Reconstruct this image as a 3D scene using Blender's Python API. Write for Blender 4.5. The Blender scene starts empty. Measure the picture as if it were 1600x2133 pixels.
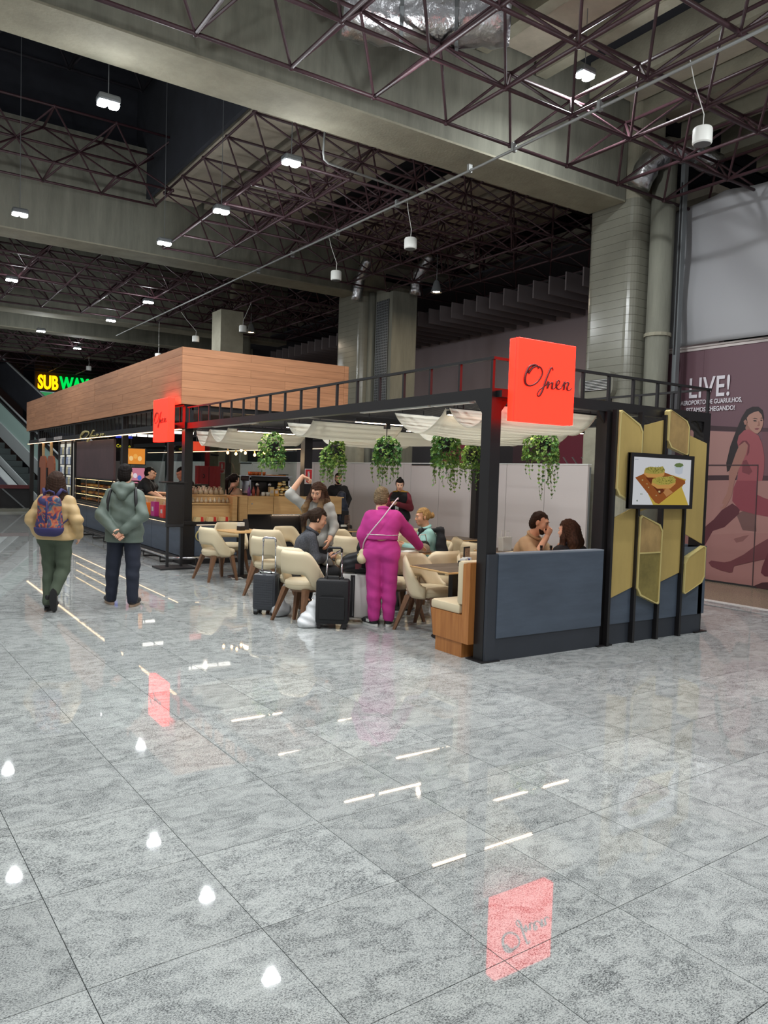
import bpy, bmesh, math, random
import numpy as np
from mathutils import Vector, Matrix

random.seed(7); rng = np.random.default_rng(7)
PI = math.pi
S = bpy.context.scene
C = S.collection

# ------------------------------------------------------------------ camera
cam = bpy.data.cameras.new('camera'); camo = bpy.data.objects.new('camera', cam); C.objects.link(camo)
cam.sensor_fit = 'VERTICAL'; cam.sensor_height = 24.0; cam.lens = 1607.64 / 2133.0 * 24.0
cam.clip_end = 300
_r = Vector((0.8314643, -0.5547148, 0.0309607)); _u = Vector((0.0004160, 0.0563486, 0.9984111)); _f = Vector((0.5555780, 0.8301303, -0.0470826))
camo.matrix_world = Matrix(((_r.x, _u.x, -_f.x, -4.677), (_r.y, _u.y, -_f.y, -5.2958), (_r.z, _u.z, -_f.z, 1.68), (0, 0, 0, 1)))
S.camera = camo
S.view_settings.view_transform = 'Standard'; S.view_settings.look = 'None'
S.view_settings.gamma = 1.0; S.view_settings.use_curve_mapping = False
S.view_settings.exposure = 0.0
S.cycles.use_denoising = True
S.cycles.max_bounces = 6; S.cycles.diffuse_bounces = 3; S.cycles.glossy_bounces = 3
S.cycles.transmission_bounces = 4; S.cycles.transparent_max_bounces = 8
S.cycles.sample_clamp_indirect = 4.0; S.cycles.caustics_reflective = False; S.cycles.caustics_refractive = False

# ------------------------------------------------------------------ world (the night hall: a little even grey)
w = bpy.data.worlds.new('world'); S.world = w; w.use_nodes = True
w.node_tree.nodes['Background'].inputs[0].default_value = (0.96, 0.98, 1.0, 1)
w.node_tree.nodes['Background'].inputs[1].default_value = 0.36

# ------------------------------------------------------------------ helpers
def lin(c):
    return tuple(((x / 255.0) / 12.92 if x / 255.0 <= 0.04045 else ((x / 255.0 + 0.055) / 1.055) ** 2.4) for x in c)

def link(o, parent=None):
    C.objects.link(o)
    if parent is not None: o.parent = parent
    return o

def tag(o, label=None, cat=None, group=None, kind=None):
    if label: o['label'] = label
    if cat: o['category'] = cat
    if group: o['group'] = group
    if kind: o['kind'] = kind
    return o

def thing(name, label, cat, loc=(0, 0, 0), rz=0.0, group=None, kind=None):
    o = bpy.data.objects.new(name, None); o.empty_display_size = 0.1
    C.objects.link(o); o.location = loc; o.rotation_euler = (0, 0, rz)
    return tag(o, label, cat, group, kind)

def copy_tree(o, parent=None):
    c = o.copy(); C.objects.link(c)
    if parent is not None: c.parent = parent
    for ch in o.children: copy_tree(ch, c)
    return c

def place(o, loc, rz=0.0, label=None, group=None):
    o.location = loc; o.rotation_euler = (0, 0, rz)
    if label: o['label'] = label
    if group: o['group'] = group
    return o

class MB:
    """collects shapes into one mesh"""
    def __init__(s): s.v = []; s.f = []
    def add(s, vs, fs):
        n = len(s.v); s.v.extend([tuple(map(float, p)) for p in vs]); s.f.extend([tuple(n + i for i in f) for f in fs]); return s
    def bb(s, a, b):
        x0, y0, z0 = a; x1, y1, z1 = b
        return s.add([(x0, y0, z0), (x1, y0, z0), (x1, y1, z0), (x0, y1, z0), (x0, y0, z1), (x1, y0, z1), (x1, y1, z1), (x0, y1, z1)],
                     [(0, 3, 2, 1), (4, 5, 6, 7), (0, 1, 5, 4), (1, 2, 6, 5), (2, 3, 7, 6), (3, 0, 4, 7)])
    def box(s, c, d, rz=0.0):
        cz, sz = math.cos(rz), math.sin(rz); hx, hy, hz = d[0] / 2, d[1] / 2, d[2] / 2
        P = [(x, y, z) for z in (-hz, hz) for x, y in ((-hx, -hy), (hx, -hy), (hx, hy), (-hx, hy))]
        return s.add([(c[0] + x * cz - y * sz, c[1] + x * sz + y * cz, c[2] + z) for x, y, z in P],
                     [(0, 3, 2, 1), (4, 5, 6, 7), (0, 1, 5, 4), (1, 2, 6, 5), (2, 3, 7, 6), (3, 0, 4, 7)])
    def rbox(s, a, b, r=0.01):
        """box with chamfered edges (all twelve)"""
        x0, y0, z0 = a; x1, y1, z1 = b
        bm = bmesh.new(); bmesh.ops.create_cube(bm, size=1.0)
        for v in bm.verts:
            v.co = Vector((x0 + (v.co.x + .5) * (x1 - x0), y0 + (v.co.y + .5) * (y1 - y0), z0 + (v.co.z + .5) * (z1 - z0)))
        bmesh.ops.bevel(bm, geom=bm.edges[:], offset=r, segments=2, affect='EDGES', profile=0.5)
        bm.verts.index_update()
        s.add([v.co for v in bm.verts], [[v.index for v in f.verts] for f in bm.faces]); bm.free(); return s
    def bar(s, p, q, w, h, up=(0, 0, 1)):
        p = Vector(p); q = Vector(q); d = (q - p).normalized(); up = Vector(up)
        if abs(d.dot(up)) > .98: up = Vector((0, 1, 0))
        sx = d.cross(up).normalized() * (w / 2); sy = sx.cross(d).normalized() * (h / 2)
        vs = [p - sx - sy, p + sx - sy, p + sx + sy, p - sx + sy, q - sx - sy, q + sx - sy, q + sx + sy, q - sx + sy]
        return s.add(vs, [(0, 1, 2, 3), (7, 6, 5, 4), (0, 4, 5, 1), (1, 5, 6, 2), (2, 6, 7, 3), (3, 7, 4, 0)])
    def tube(s, pts, r, n=8, cap=True, closed=False):
        pts = [Vector(p) for p in pts]; m = len(pts)
        rs = r if isinstance(r, (list, tuple)) else [r] * m
        base = len(s.v); up = None
        for i, p in enumerate(pts):
            if closed: d = pts[(i + 1) % m] - pts[i - 1]
            else: d = pts[min(i + 1, m - 1)] - pts[max(i - 1, 0)]
            d = d.normalized() if d.length > 1e-9 else Vector((0, 0, 1))
            if up is None:
                up = Vector((0, 0, 1)) if abs(d.z) < .9 else Vector((1, 0, 0))
            a = d.cross(up)
            if a.length < 1e-6: a = d.cross(Vector((0.3, 1, 0.2)))
            a.normalize(); b = a.cross(d).normalized(); up = b
            for k in range(n):
                t = 2 * PI * k / n; s.v.append(tuple(p + a * (rs[i] * math.cos(t)) + b * (rs[i] * math.sin(t))))
        for i in range(m if closed else m - 1):
            j = (i + 1) % m
            for k in range(n):
                k2 = (k + 1) % n
                s.f.append((base + i * n + k, base + j * n + k, base + j * n + k2, base + i * n + k2))
        if cap and not closed:
            s.f.append(tuple(base + k for k in range(n))); s.f.append(tuple(base + (m - 1) * n + k for k in reversed(range(n))))
        return s
    def lathe(s, prof, n=16, c=(0, 0, 0), sx=1.0, sy=1.0):
        base = len(s.v); m = len(prof)
        for r, z in prof:
            for k in range(n):
                t = 2 * PI * k / n; s.v.append((c[0] + sx * r * math.cos(t), c[1] + sy * r * math.sin(t), c[2] + z))
        for i in range(m - 1):
            for k in range(n):
                k2 = (k + 1) % n; s.f.append((base + i * n + k, base + i * n + k2, base + (i + 1) * n + k2, base + (i + 1) * n + k))
        s.f.append(tuple(base + k for k in reversed(range(n)))); s.f.append(tuple(base + (m - 1) * n + k for k in range(n)))
        return s
    def ball(s, c, r, n=8, m=6):
        rx, ry, rz = r if isinstance(r, (list, tuple)) else (r, r, r)
        base = len(s.v)
        s.v.append((c[0], c[1], c[2] - rz))
        for i in range(1, m):
            a = -PI / 2 + PI * i / m
            for k in range(n):
                t = 2 * PI * k / n; s.v.append((c[0] + rx * math.cos(a) * math.cos(t), c[1] + ry * math.cos(a) * math.sin(t), c[2] + rz * math.sin(a)))
        s.v.append((c[0], c[1], c[2] + rz)); top = len(s.v) - 1
        for k in range(n):
            k2 = (k + 1) % n
            s.f.append((base, base + 1 + k2, base + 1 + k)); s.f.append((top, base + 1 + (m - 2) * n + k, base + 1 + (m - 2) * n + k2))
            for i in range(m - 2):
                s.f.append((base + 1 + i * n + k, base + 1 + i * n + k2, base + 1 + (i + 1) * n + k2, base + 1 + (i + 1) * n + k))
        return s
    def prism(s, poly, o, ax, ay, t):
        """polygon poly (2-D) laid out from o along ax, ay, extruded by the vector t"""
        o = Vector(o); ax = Vector(ax); ay = Vector(ay); t = Vector(t); n = len(poly)
        vs = [o + ax * x + ay * y for x, y in poly]; vs += [v + t for v in vs]
        fs = [tuple(range(n)), tuple(range(2 * n - 1, n - 1, -1))] + [(i, n + i, n + (i + 1) % n, (i + 1) % n) for i in range(n)]
        return s.add(vs, fs)
    def mesh(s, name):
        me = bpy.data.meshes.new(name); me.from_pydata(s.v, [], s.f); me.update(); return me
    def build(s, name, mat, parent=None, smooth=False, loc=None, rz=None, kind=None, fix=True, auto=None):
        me = s.mesh(name)
        if fix and len(s.f) < 20000:
            bm = bmesh.new(); bm.from_mesh(me); bmesh.ops.recalc_face_normals(bm, faces=bm.faces[:]); bm.to_mesh(me); bm.free()
        if smooth:
            me.polygons.foreach_set('use_smooth', [True] * len(me.polygons))
            if auto: me.set_sharp_from_angle(angle=auto)
        if mat is not None: me.materials.append(mat)
        o = bpy.data.objects.new(name, me); link(o, parent)
        if loc is not None: o.location = loc
        if rz is not None: o.rotation_euler = (0, 0, rz)
        if kind: o['kind'] = kind
        return o

def inst(o, parent, loc=(0, 0, 0), rot=(0, 0, 0), mat=None):
    c = bpy.data.objects.new(o.name.split('.')[0], o.data); link(c, parent); c.location = loc; c.rotation_euler = rot
    return c

# ------------------------------------------------------------------ materials
MATS = {}
def mat(name, col, rough=0.6, metal=0.0, emit=None, estr=0.0, bump=0.0, bscale=40.0, var=0.0, vscale=3.0, stretch=(1, 1, 1), spec=0.5, coat=0.0, trans=0.0, alpha=1.0, col2=None, coords='Object'):
    m = bpy.data.materials.new(name); m.use_nodes = True; nt = m.node_tree; b = nt.nodes['Principled BSDF']
    c = lin(col); b.inputs['Base Color'].default_value = (*c, 1); b.inputs['Roughness'].default_value = rough; b.inputs['Metallic'].default_value = metal
    b.inputs['Specular IOR Level'].default_value = spec; b.inputs['Coat Weight'].default_value = coat; b.inputs['Coat Roughness'].default_value = 0.08
    b.inputs['Transmission Weight'].default_value = trans; b.inputs['Alpha'].default_value = alpha
    if emit is not None:
        b.inputs['Emission Color'].default_value = (*lin(emit), 1); b.inputs['Emission Strength'].default_value = estr
    if var or bump:
        tc = nt.nodes.new('ShaderNodeTexCoord'); mp = nt.nodes.new('ShaderNodeMapping'); mp.inputs['Scale'].default_value = stretch
        nt.links.new(tc.outputs[coords], mp.inputs['Vector'])
    if var:
        n = nt.nodes.new('ShaderNodeTexNoise'); n.inputs['Scale'].default_value = vscale; n.inputs['Detail'].default_value = 6; n.inputs['Roughness'].default_value = .65
        nt.links.new(mp.outputs['Vector'], n.inputs['Vector'])
        rp = nt.nodes.new('ShaderNodeValToRGB')
        c2 = lin(col2) if col2 else tuple(x * (1 - var) for x in c); c1 = c if col2 else tuple(min(1, x * (1 + var)) for x in c)
        rp.color_ramp.elements[0].position = .32; rp.color_ramp.elements[1].position = .68
        rp.color_ramp.elements[0].color = (*c2, 1); rp.color_ramp.elements[1].color = (*c1, 1)
        nt.links.new(n.outputs['Fac'], rp.inputs['Fac']); nt.links.new(rp.outputs['Color'], b.inputs['Base Color'])
    if bump:
        n2 = nt.nodes.new('ShaderNodeTexNoise'); n2.inputs['Scale'].default_value = bscale; n2.inputs['Detail'].default_value = 4
        nt.links.new(mp.outputs['Vector'], n2.inputs['Vector'])
        bp = nt.nodes.new('ShaderNodeBump'); bp.inputs['Strength'].default_value = bump; bp.inputs['Distance'].default_value = 0.02
        nt.links.new(n2.outputs['Fac'], bp.inputs['Height']); nt.links.new(bp.outputs['Normal'], b.inputs['Normal'])
    MATS[name] = m
    return m

def emitter(name, col, strength):
    m = bpy.data.materials.new(name); m.use_nodes = True; nt = m.node_tree; nt.nodes.clear()
    e = nt.nodes.new('ShaderNodeEmission'); e.inputs[0].default_value = (*lin(col), 1); e.inputs[1].default_value = strength
    o = nt.nodes.new('ShaderNodeOutputMaterial'); nt.links.new(e.outputs[0], o.inputs[0]); return m

def wood(name, c1, c2, scale=1.0, rough=0.5, axis=(0.6, 0.6, 9.0), island=0.25):
    """board wood: grain stretched along its length, each board (mesh island) a little lighter or darker"""
    m = bpy.data.materials.new(name); m.use_nodes = True; nt = m.node_tree; b = nt.nodes['Principled BSDF']; L = nt.links.new
    tc = nt.nodes.new('ShaderNodeTexCoord'); mp = nt.nodes.new('ShaderNodeMapping'); mp.inputs['Scale'].default_value = tuple(a * scale for a in axis)
    oi = nt.nodes.new('ShaderNodeObjectInfo'); add = nt.nodes.new('ShaderNodeVectorMath'); add.operation = 'ADD'
    sc = nt.nodes.new('ShaderNodeVectorMath'); sc.operation = 'SCALE'; sc.inputs[0].default_value = (13, 7, 5); L(oi.outputs['Random'], sc.inputs['Scale'])
    L(tc.outputs['Object'], add.inputs[0]); L(sc.outputs[0], add.inputs[1]); L(add.outputs[0], mp.inputs['Vector'])
    n = nt.nodes.new('ShaderNodeTexNoise'); n.inputs['Scale'].default_value = 3.0; n.inputs['Detail'].default_value = 7; n.inputs['Distortion'].default_value = 0.6
    L(mp.outputs['Vector'], n.inputs['Vector'])
    rp = nt.nodes.new('ShaderNodeValToRGB'); rp.color_ramp.elements[0].position = .3; rp.color_ramp.elements[1].position = .72
    rp.color_ramp.elements[0].color = (*lin(c2), 1); rp.color_ramp.elements[1].color = (*lin(c1), 1)
    L(n.outputs['Fac'], rp.inputs['Fac'])
    mr = nt.nodes.new('ShaderNodeMapRange'); mr.inputs['To Min'].default_value = 1 - island; mr.inputs['To Max'].default_value = 1 + island; L(oi.outputs['Random'], mr.inputs['Value'])
    mx = nt.nodes.new('ShaderNodeVectorMath'); mx.operation = 'SCALE'; L(rp.outputs['Color'], mx.inputs[0]); L(mr.outputs[0], mx.inputs['Scale'])
    L(mx.outputs[0], b.inputs['Base Color']); b.inputs['Roughness'].default_value = rough
    return m

def granite():
    m = bpy.data.materials.new('granite'); m.use_nodes = True; nt = m.node_tree; b = nt.nodes['Principled BSDF']; L = nt.links.new; N = nt.nodes.new
    ge = N('ShaderNodeNewGeometry'); oi = N('ShaderNodeObjectInfo')
    rnd = N('ShaderNodeMath'); rnd.operation = 'ADD'; L(ge.outputs['Random Per Island'], rnd.inputs[0]); L(oi.outputs['Random'], rnd.inputs[1])
    fr = N('ShaderNodeMath'); fr.operation = 'FRACT'; L(rnd.outputs[0], fr.inputs[0])
    off = N('ShaderNodeVectorMath'); off.operation = 'SCALE'; off.inputs[0].default_value = (31, 17, 5); L(fr.outputs[0], off.inputs['Scale'])
    ad = N('ShaderNodeVectorMath'); ad.operation = 'ADD'; L(ge.outputs['Position'], ad.inputs[0]); L(off.outputs[0], ad.inputs[1])
    def noise(scale, detail, rough, sx=1.0, sy=1.0, rot=0.0, dist=0.0):
        mp = N('ShaderNodeMapping'); mp.inputs['Scale'].default_value = (sx, sy, 1); mp.inputs['Rotation'].default_value = (0, 0, rot); L(ad.outputs[0], mp.inputs['Vector'])
        n = N('ShaderNodeTexNoise'); n.inputs['Scale'].default_value = scale; n.inputs['Detail'].default_value = detail; n.inputs['Roughness'].default_value = rough; n.inputs['Distortion'].default_value = dist
        L(mp.outputs['Vector'], n.inputs['Vector']); return n.outputs['Fac']
    fleck = noise(135, 3, .75, 1, 1.9, .5); cloud = noise(5.5, 5, .65, 1, 1.7, .5, 1.2); grain = noise(230, 2, .6)
    # flecks of dark mica, thinner where the pale quartz clouds are
    a1 = N('ShaderNodeMapRange'); a1.inputs['From Min'].default_value = .36; a1.inputs['From Max'].default_value = .62; a1.inputs['To Min'].default_value = -0.055; a1.inputs['To Max'].default_value = .055; L(cloud, a1.inputs['Value'])
    s1 = N('ShaderNodeMath'); s1.operation = 'ADD'; L(fleck, s1.inputs[0]); L(a1.outputs[0], s1.inputs[1])
    rp = N('ShaderNodeValToRGB'); e = rp.color_ramp.elements; e[0].position = .36; e[0].color = (*lin((88, 90, 91)), 1); e[1].position = .58; e[1].color = (*lin((194, 197, 194)), 1)
    x = e.new(.46); x.color = (*lin((154, 158, 157)), 1)
    L(s1.outputs[0], rp.inputs['Fac'])
    g = N('ShaderNodeMapRange'); g.inputs['From Min'].default_value = .25; g.inputs['From Max'].default_value = .75; g.inputs['To Min'].default_value = .80; g.inputs['To Max'].default_value = 1.16; L(grain, g.inputs['Value'])
    t = N('ShaderNodeMapRange'); t.inputs['To Min'].default_value = .90; t.inputs['To Max'].default_value = 1.07; L(fr.outputs[0], t.inputs['Value'])
    mm = N('ShaderNodeMath'); mm.operation = 'MULTIPLY'; L(g.outputs[0], mm.inputs[0]); L(t.outputs[0], mm.inputs[1])
    sc = N('ShaderNodeVectorMath'); sc.operation = 'SCALE'; L(rp.outputs['Color'], sc.inputs[0]); L(mm.outputs[0], sc.inputs['Scale'])
    L(sc.outputs[0], b.inputs['Base Color'])
    rg = N('ShaderNodeMapRange'); rg.inputs['From Min'].default_value = .36; rg.inputs['From Max'].default_value = .6; rg.inputs['To Min'].default_value = .034; rg.inputs['To Max'].default_value = .012; L(s1.outputs[0], rg.inputs['Value']); L(rg.outputs[0], b.inputs['Roughness'])
    b.inputs['IOR'].default_value = 1.6
    return m

M = dict(
    granite=granite(),
    grout=mat('grout', (70, 72, 74), .8),
    black=mat('black_steel', (26, 24, 25), .38, spec=.5),
    blacksat=mat('black_laminate', (30, 29, 31), .55, var=.15, vscale=6),
    blue=mat('blue_grey_laminate', (76, 86, 100), .5, var=.16, vscale=2.2, stretch=(.6, .6, 3.5)),
    skirt=mat('dark_skirting', (50, 54, 62), .5, var=.08, vscale=3),
    woodf=wood('fascia_oak', (200, 142, 102), (172, 118, 82), .55, .55, (.7, .7, 14.0), .07),
    oakc=wood('counter_oak', (214, 176, 122), (196, 154, 102), .7, .5, (1.0, 1.0, 14.0), .05),
    benchw=wood('bench_wood', (186, 124, 66), (160, 98, 48), .9, .45, (9.0, 9.0, .8), .04),
    legw=wood('leg_wood', (128, 92, 66), (104, 72, 50), 1.0, .45, (12, 12, 1.2), .06),
    cream=mat('cream_leatherette', (214, 198, 166), .55, bump=.12, bscale=160),
    concrete=mat('concrete', (150, 146, 128), .85, var=.16, vscale=2.2, bump=.25, bscale=26, coords='Object'),
    concdark=mat('formwork_concrete', (122, 122, 110), .9, var=.22, vscale=1.6, stretch=(2.6, 2.6, .35), bump=.2, bscale=20),
    slab=mat('roof_slab', (190, 180, 162), .9, var=.2, vscale=1.2, bump=.2, bscale=12),
    roofdark=mat('dark_roof', (50, 52, 60), .95, var=.2, vscale=1.0),
    truss=mat('maroon_paint', (66, 42, 48), .45, var=.22, vscale=8),
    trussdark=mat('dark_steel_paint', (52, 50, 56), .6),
    white=mat('white_laminate', (196, 186, 182), .5),
    tile=mat('glazed_tile', (126, 125, 113), .16, var=.06, vscale=3),
    cloth=mat('canopy_canvas', (244, 240, 228), .9, bump=.15, bscale=60),
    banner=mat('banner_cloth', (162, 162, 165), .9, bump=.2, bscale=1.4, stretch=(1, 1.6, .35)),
    gold=mat('gold_anodised', (192, 166, 100), .5, .2, var=.10, vscale=3.0, stretch=(1, 1, .25)),
    goldw=mat('worn_brass', (172, 142, 92), .5, .2, var=.28, vscale=5, stretch=(1, 1, .5)),
    goldg=mat('tarnished_brass', (134, 120, 66), .5, .2, var=.25, vscale=6),
    goldy=mat('bright_gold', (216, 198, 132), .35, .3),
    chrome=mat('chrome', (200, 200, 204), .18, 1.0),
    foil=mat('foil_duct', (205, 205, 208), .28, 1.0, bump=1.0, bscale=9),
    grey=mat('grey_metal', (120, 124, 126), .4, .3),
    pipe=mat('grey_conduit', (150, 152, 150), .45, .2),
    plastw=mat('white_plastic', (222, 222, 216), .5),
    glass=mat('clear_glass', (235, 245, 242), .02, trans=1.0, spec=.5),
    dglass=mat('dark_glass', (12, 13, 16), .05),
)
def glass_thin(name, tint=(240, 248, 246), refl=.09):
    m = bpy.data.materials.new(name); m.use_nodes = True; nt = m.node_tree; nt.nodes.clear()
    o = nt.nodes.new('ShaderNodeOutputMaterial'); t = nt.nodes.new('ShaderNodeBsdfTransparent'); t.inputs[0].default_value = (*lin(tint), 1)
    g = nt.nodes.new('ShaderNodeBsdfGlossy'); g.inputs['Roughness'].default_value = .02
    f = nt.nodes.new('ShaderNodeLayerWeight'); f.inputs[0].default_value = .5; p = nt.nodes.new('ShaderNodeMath'); p.operation = 'POWER'; p.inputs[1].default_value = 4.0; q = nt.nodes.new('ShaderNodeMath'); q.operation = 'MULTIPLY_ADD'; q.inputs[1].default_value = .5; q.inputs[2].default_value = .035; x = nt.nodes.new('ShaderNodeMixShader')
    nt.links.new(f.outputs['Facing'], p.inputs[0]); nt.links.new(p.outputs[0], q.inputs[0]); nt.links.new(q.outputs[0], x.inputs[0]); nt.links.new(t.outputs[0], x.inputs[1]); nt.links.new(g.outputs[0], x.inputs[2]); nt.links.new(x.outputs[0], o.inputs[0]); return m
def translucent(m, amount=.55):
    nt = m.node_tree; b = nt.nodes['Principled BSDF']; o = nt.nodes['Material Output']; t = nt.nodes.new('ShaderNodeBsdfTranslucent'); t.inputs[0].default_value = b.inputs['Base Color'].default_value
    x = nt.nodes.new('ShaderNodeMixShader'); x.inputs[0].default_value = amount; nt.links.new(b.outputs[0], x.inputs[1]); nt.links.new(t.outputs[0], x.inputs[2]); nt.links.new(x.outputs[0], o.inputs[0])
translucent(M['cloth'])
M['pane'] = glass_thin('pane_glass')
M['lamp'] = emitter('lamp_glow', (248, 252, 255), 90.0)
M['ledk'] = emitter('kiosk_led', (255, 214, 170), 3.2)
M['ledw'] = emitter('warm_led', (255, 205, 150), 4.0)
M['ledn'] = emitter('neutral_led', (255, 222, 185), 30.0)

def lamp(kind, loc, energy, col=(1, 1, 1), size=.3, aim=None, spread=None, spot=None, name='hall_light'):
    l = bpy.data.lights.new(name, kind); l.energy = energy; l.color = col
    if kind == 'AREA': l.shape = 'DISK'; l.size = size
    else: l.shadow_soft_size = size
    if spot: l.spot_size = spot; l.spot_blend = .6
    if spread: l.spread = spread
    o = bpy.data.objects.new(name, l); C.objects.link(o); o.location = loc
    if aim is not None: o.rotation_euler = (Vector(aim) - Vector(loc)).to_track_quat('-Z', 'Y').to_euler()
    return o

def text_obj(name, body, mat_, parent, loc, rot, size, extrude=.004, align='LEFT', sx=1.0, bold=0.0, spacing=1.0, shear=0.0):
    cu = bpy.data.curves.new(name, 'FONT'); cu.body = body; cu.size = size; cu.extrude = extrude; cu.align_x = align; cu.offset = bold; cu.space_character = spacing; cu.shear = shear; cu.resolution_u = 3
    o = bpy.data.objects.new(name, cu); C.objects.link(o)
    dg = bpy.context.evaluated_depsgraph_get(); dg.update()
    me = bpy.data.meshes.new_from_object(o.evaluated_get(dg)); bpy.data.objects.remove(o)
    me.materials.clear(); me.materials.append(mat_)
    t = bpy.data.objects.new(name, me); link(t, parent); t.location = loc; t.rotation_euler = rot; t.scale = (sx, 1, 1); return t
# flat print: outlines in metres on the hoarding (y, z) and on the screen (x, z)
MURAL = [
    ('rail_print',(70, 42, 50), [(3.266, 2.773),(2.309, 2.686),(2.305, 2.613),(3.261, 2.679)]),
    ('rail_print',(84, 52, 62), [(1.939, 2.667),(1.289, 2.624),(1.286, 2.578),(1.935, 2.602)]),
    ('wall_print',(190, 134, 126), [(3.367, 2.671),(2.328, 2.605),(2.287, 1.875),(3.321, 1.848)]),
    ('wall_print',(128, 78, 88), [(1.89, 2.596),(1.286, 2.574),(1.247, 1.88),(1.871, 1.873)]),
    ('rail_print',(70, 38, 46), [(3.321, 1.848),(2.311, 1.874),(2.306, 1.79),(3.316, 1.756)]),
    ('rail_print',(84, 46, 54), [(1.894, 1.868),(1.247, 1.88),(1.242, 1.793),(1.889, 1.782)]),
    ('wall_print',(186, 126, 118), [(3.316, 1.756),(2.306, 1.79),(1.242, 1.793),(1.194, 0.945),(3.259, 0.754)]),
    ('shade_print',(128, 84, 80), [(2.274, 1.214),(1.956, 1.363),(1.898, 0.942),(2.141, 0.946)]),
    ('ground_print',(180, 118, 112), [(3.313, 0.749),(2.068, 0.907),(1.195, 0.966),(1.144, 0.046),(3.271, 0.004)]),
    ('ground_print',(150, 90, 86), [(2.297, 0.789),(2.135, 0.847),(2.02, 0.878),(2.13, 0.759),(2.246, 0.726)]),
    ('back_leg_print',(104, 38, 50), [(2.355, 1.388),(2.208, 1.306),(2.226, 1.217),(2.477, 0.976),(2.695, 0.892),(2.833, 0.627),(2.971, 0.335),(3.123, 0.224),(3.058, 0.489),(2.922, 0.851),(2.826, 0.974),(2.682, 1.099),(2.542, 1.266)]),
    ('hair_print',(44, 32, 36), [(2.482, 1.925),(2.505, 2.078),(2.446, 2.368),(2.353, 2.632),(2.266, 2.849),(2.185, 2.977),(2.083, 3.019),(1.981, 3.013),(1.905, 2.951),(1.876, 2.832),(1.885, 2.746),(2.023, 2.557),(2.16, 2.539),(2.291, 2.366),(2.347, 2.1),(2.411, 1.966)]),
    ('neck_print',(172, 112, 96), [(2.161, 2.757),(2.003, 2.6),(1.988, 2.534),(2.163, 2.594),(2.191, 2.671)]),
    ('leggings_print',(160, 60, 74), [(2.283, 1.813),(1.936, 1.82),(1.933, 1.56),(1.783, 1.501),(1.219, 1.39),(1.201, 1.069),(1.722, 1.203),(1.948, 1.229),(2.206, 1.28),(2.357, 1.432),(2.346, 1.656)]),
    ('vest_print',(178, 80, 88), [(2.207, 2.632),(2.12, 2.642),(1.949, 2.533),(1.883, 2.403),(1.829, 2.187),(1.823, 1.973),(1.844, 1.789),(2.282, 1.78),(2.278, 1.968),(2.246, 2.189),(2.288, 2.321),(2.323, 2.432),(2.301, 2.542)]),
    ('pocket_print',(140, 56, 66), [(2.206, 2.112),(2.137, 2.134),(2.023, 1.938),(2.077, 1.883),(2.207, 1.925)]),
    ('armhole_print',(130, 50, 60), [(2.31, 2.366),(2.225, 2.457),(2.155, 2.456),(2.096, 2.385),(2.098, 2.254),(2.14, 2.188),(2.122, 2.363),(2.177, 2.434),(2.268, 2.387)]),
    ('arm_print',(180, 118, 102), [(2.286, 2.366),(2.189, 2.439),(2.128, 2.381),(2.144, 2.254),(2.205, 2.101),(2.269, 1.968),(2.339, 1.745),(2.372, 1.521),(2.415, 1.43),(2.45, 1.361),(2.495, 1.296),(2.578, 1.291),(2.526, 1.33),(2.5, 1.385),(2.544, 1.374),(2.532, 1.434),(2.472, 1.54),(2.433, 1.698),(2.445, 1.921),(2.383, 2.1),(2.332, 2.256)]),
    ('face_print',(198, 140, 120), [(2.172, 2.836),(2.133, 2.887),(2.053, 2.926),(1.976, 2.94),(1.914, 2.876),(1.881, 2.768),(1.89, 2.682),(1.922, 2.608),(1.973, 2.564),(2.034, 2.592),(2.097, 2.646),(2.142, 2.709)]),
    ('ear_print',(186, 124, 106), [(2.225, 2.782),(2.194, 2.811),(2.164, 2.779),(2.17, 2.723),(2.203, 2.72)]),
    ('eye_print',(44, 28, 30), [(2.063, 2.784),(2.036, 2.796),(2.004, 2.79),(1.99, 2.772),(2.03, 2.769)]),
    ('eye_print',(44, 28, 30), [(1.937, 2.791),(1.91, 2.795),(1.891, 2.781),(1.917, 2.769)]),
    ('brow_print',(50, 34, 36), [(2.074, 2.815),(2.034, 2.83),(1.983, 2.815),(1.982, 2.804),(2.033, 2.817)]),
    ('brow_print',(50, 34, 36), [(1.943, 2.818),(1.907, 2.829),(1.889, 2.815),(1.911, 2.816)]),
    ('nose_print',(172, 112, 96), [(1.967, 2.771),(1.951, 2.771),(1.931, 2.701),(1.958, 2.689),(1.986, 2.703),(1.964, 2.715)]),
    ('lips_print',(150, 70, 76), [(2.024, 2.652),(1.984, 2.664),(1.938, 2.654),(1.973, 2.629),(2.009, 2.635)]),
    ('front_leg_print',(124, 54, 62), [(2.74, 0.332),(2.691, 0.374),(2.443, 0.37),(2.324, 0.405),(2.094, 0.541),(1.918, 0.69),(1.697, 0.84),(1.194, 0.945),(1.176, 0.614),(1.679, 0.519),(1.905, 0.447),(2.178, 0.355),(2.266, 0.322),(2.285, 0.219),(2.337, 0.206),(2.509, 0.226),(2.68, 0.27)]),
    ('fabric_print',(110, 34, 48), [(1.781, 0.27),(1.761, 0.381),(1.684, 0.605),(1.477, 0.732),(1.185, 0.78),(1.156, 0.263),(1.712, 0.222)]),
    ('sole_print',(74, 28, 36), [(1.886, 0.038),(1.75, 0.111),(1.154, 0.232),(1.144, 0.056),(1.811, 0.001)]),
    ('door_line_print',(74, 50, 54), [(2.887, 2.049),(1.922, 2.054),(1.921, 2.036),(2.886, 2.03)]),
    ('door_line_print',(74, 50, 54), [(1.937, 2.036),(1.921, 2.036),(1.907, 0.009),(1.923, 0.007)]),
]
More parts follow.
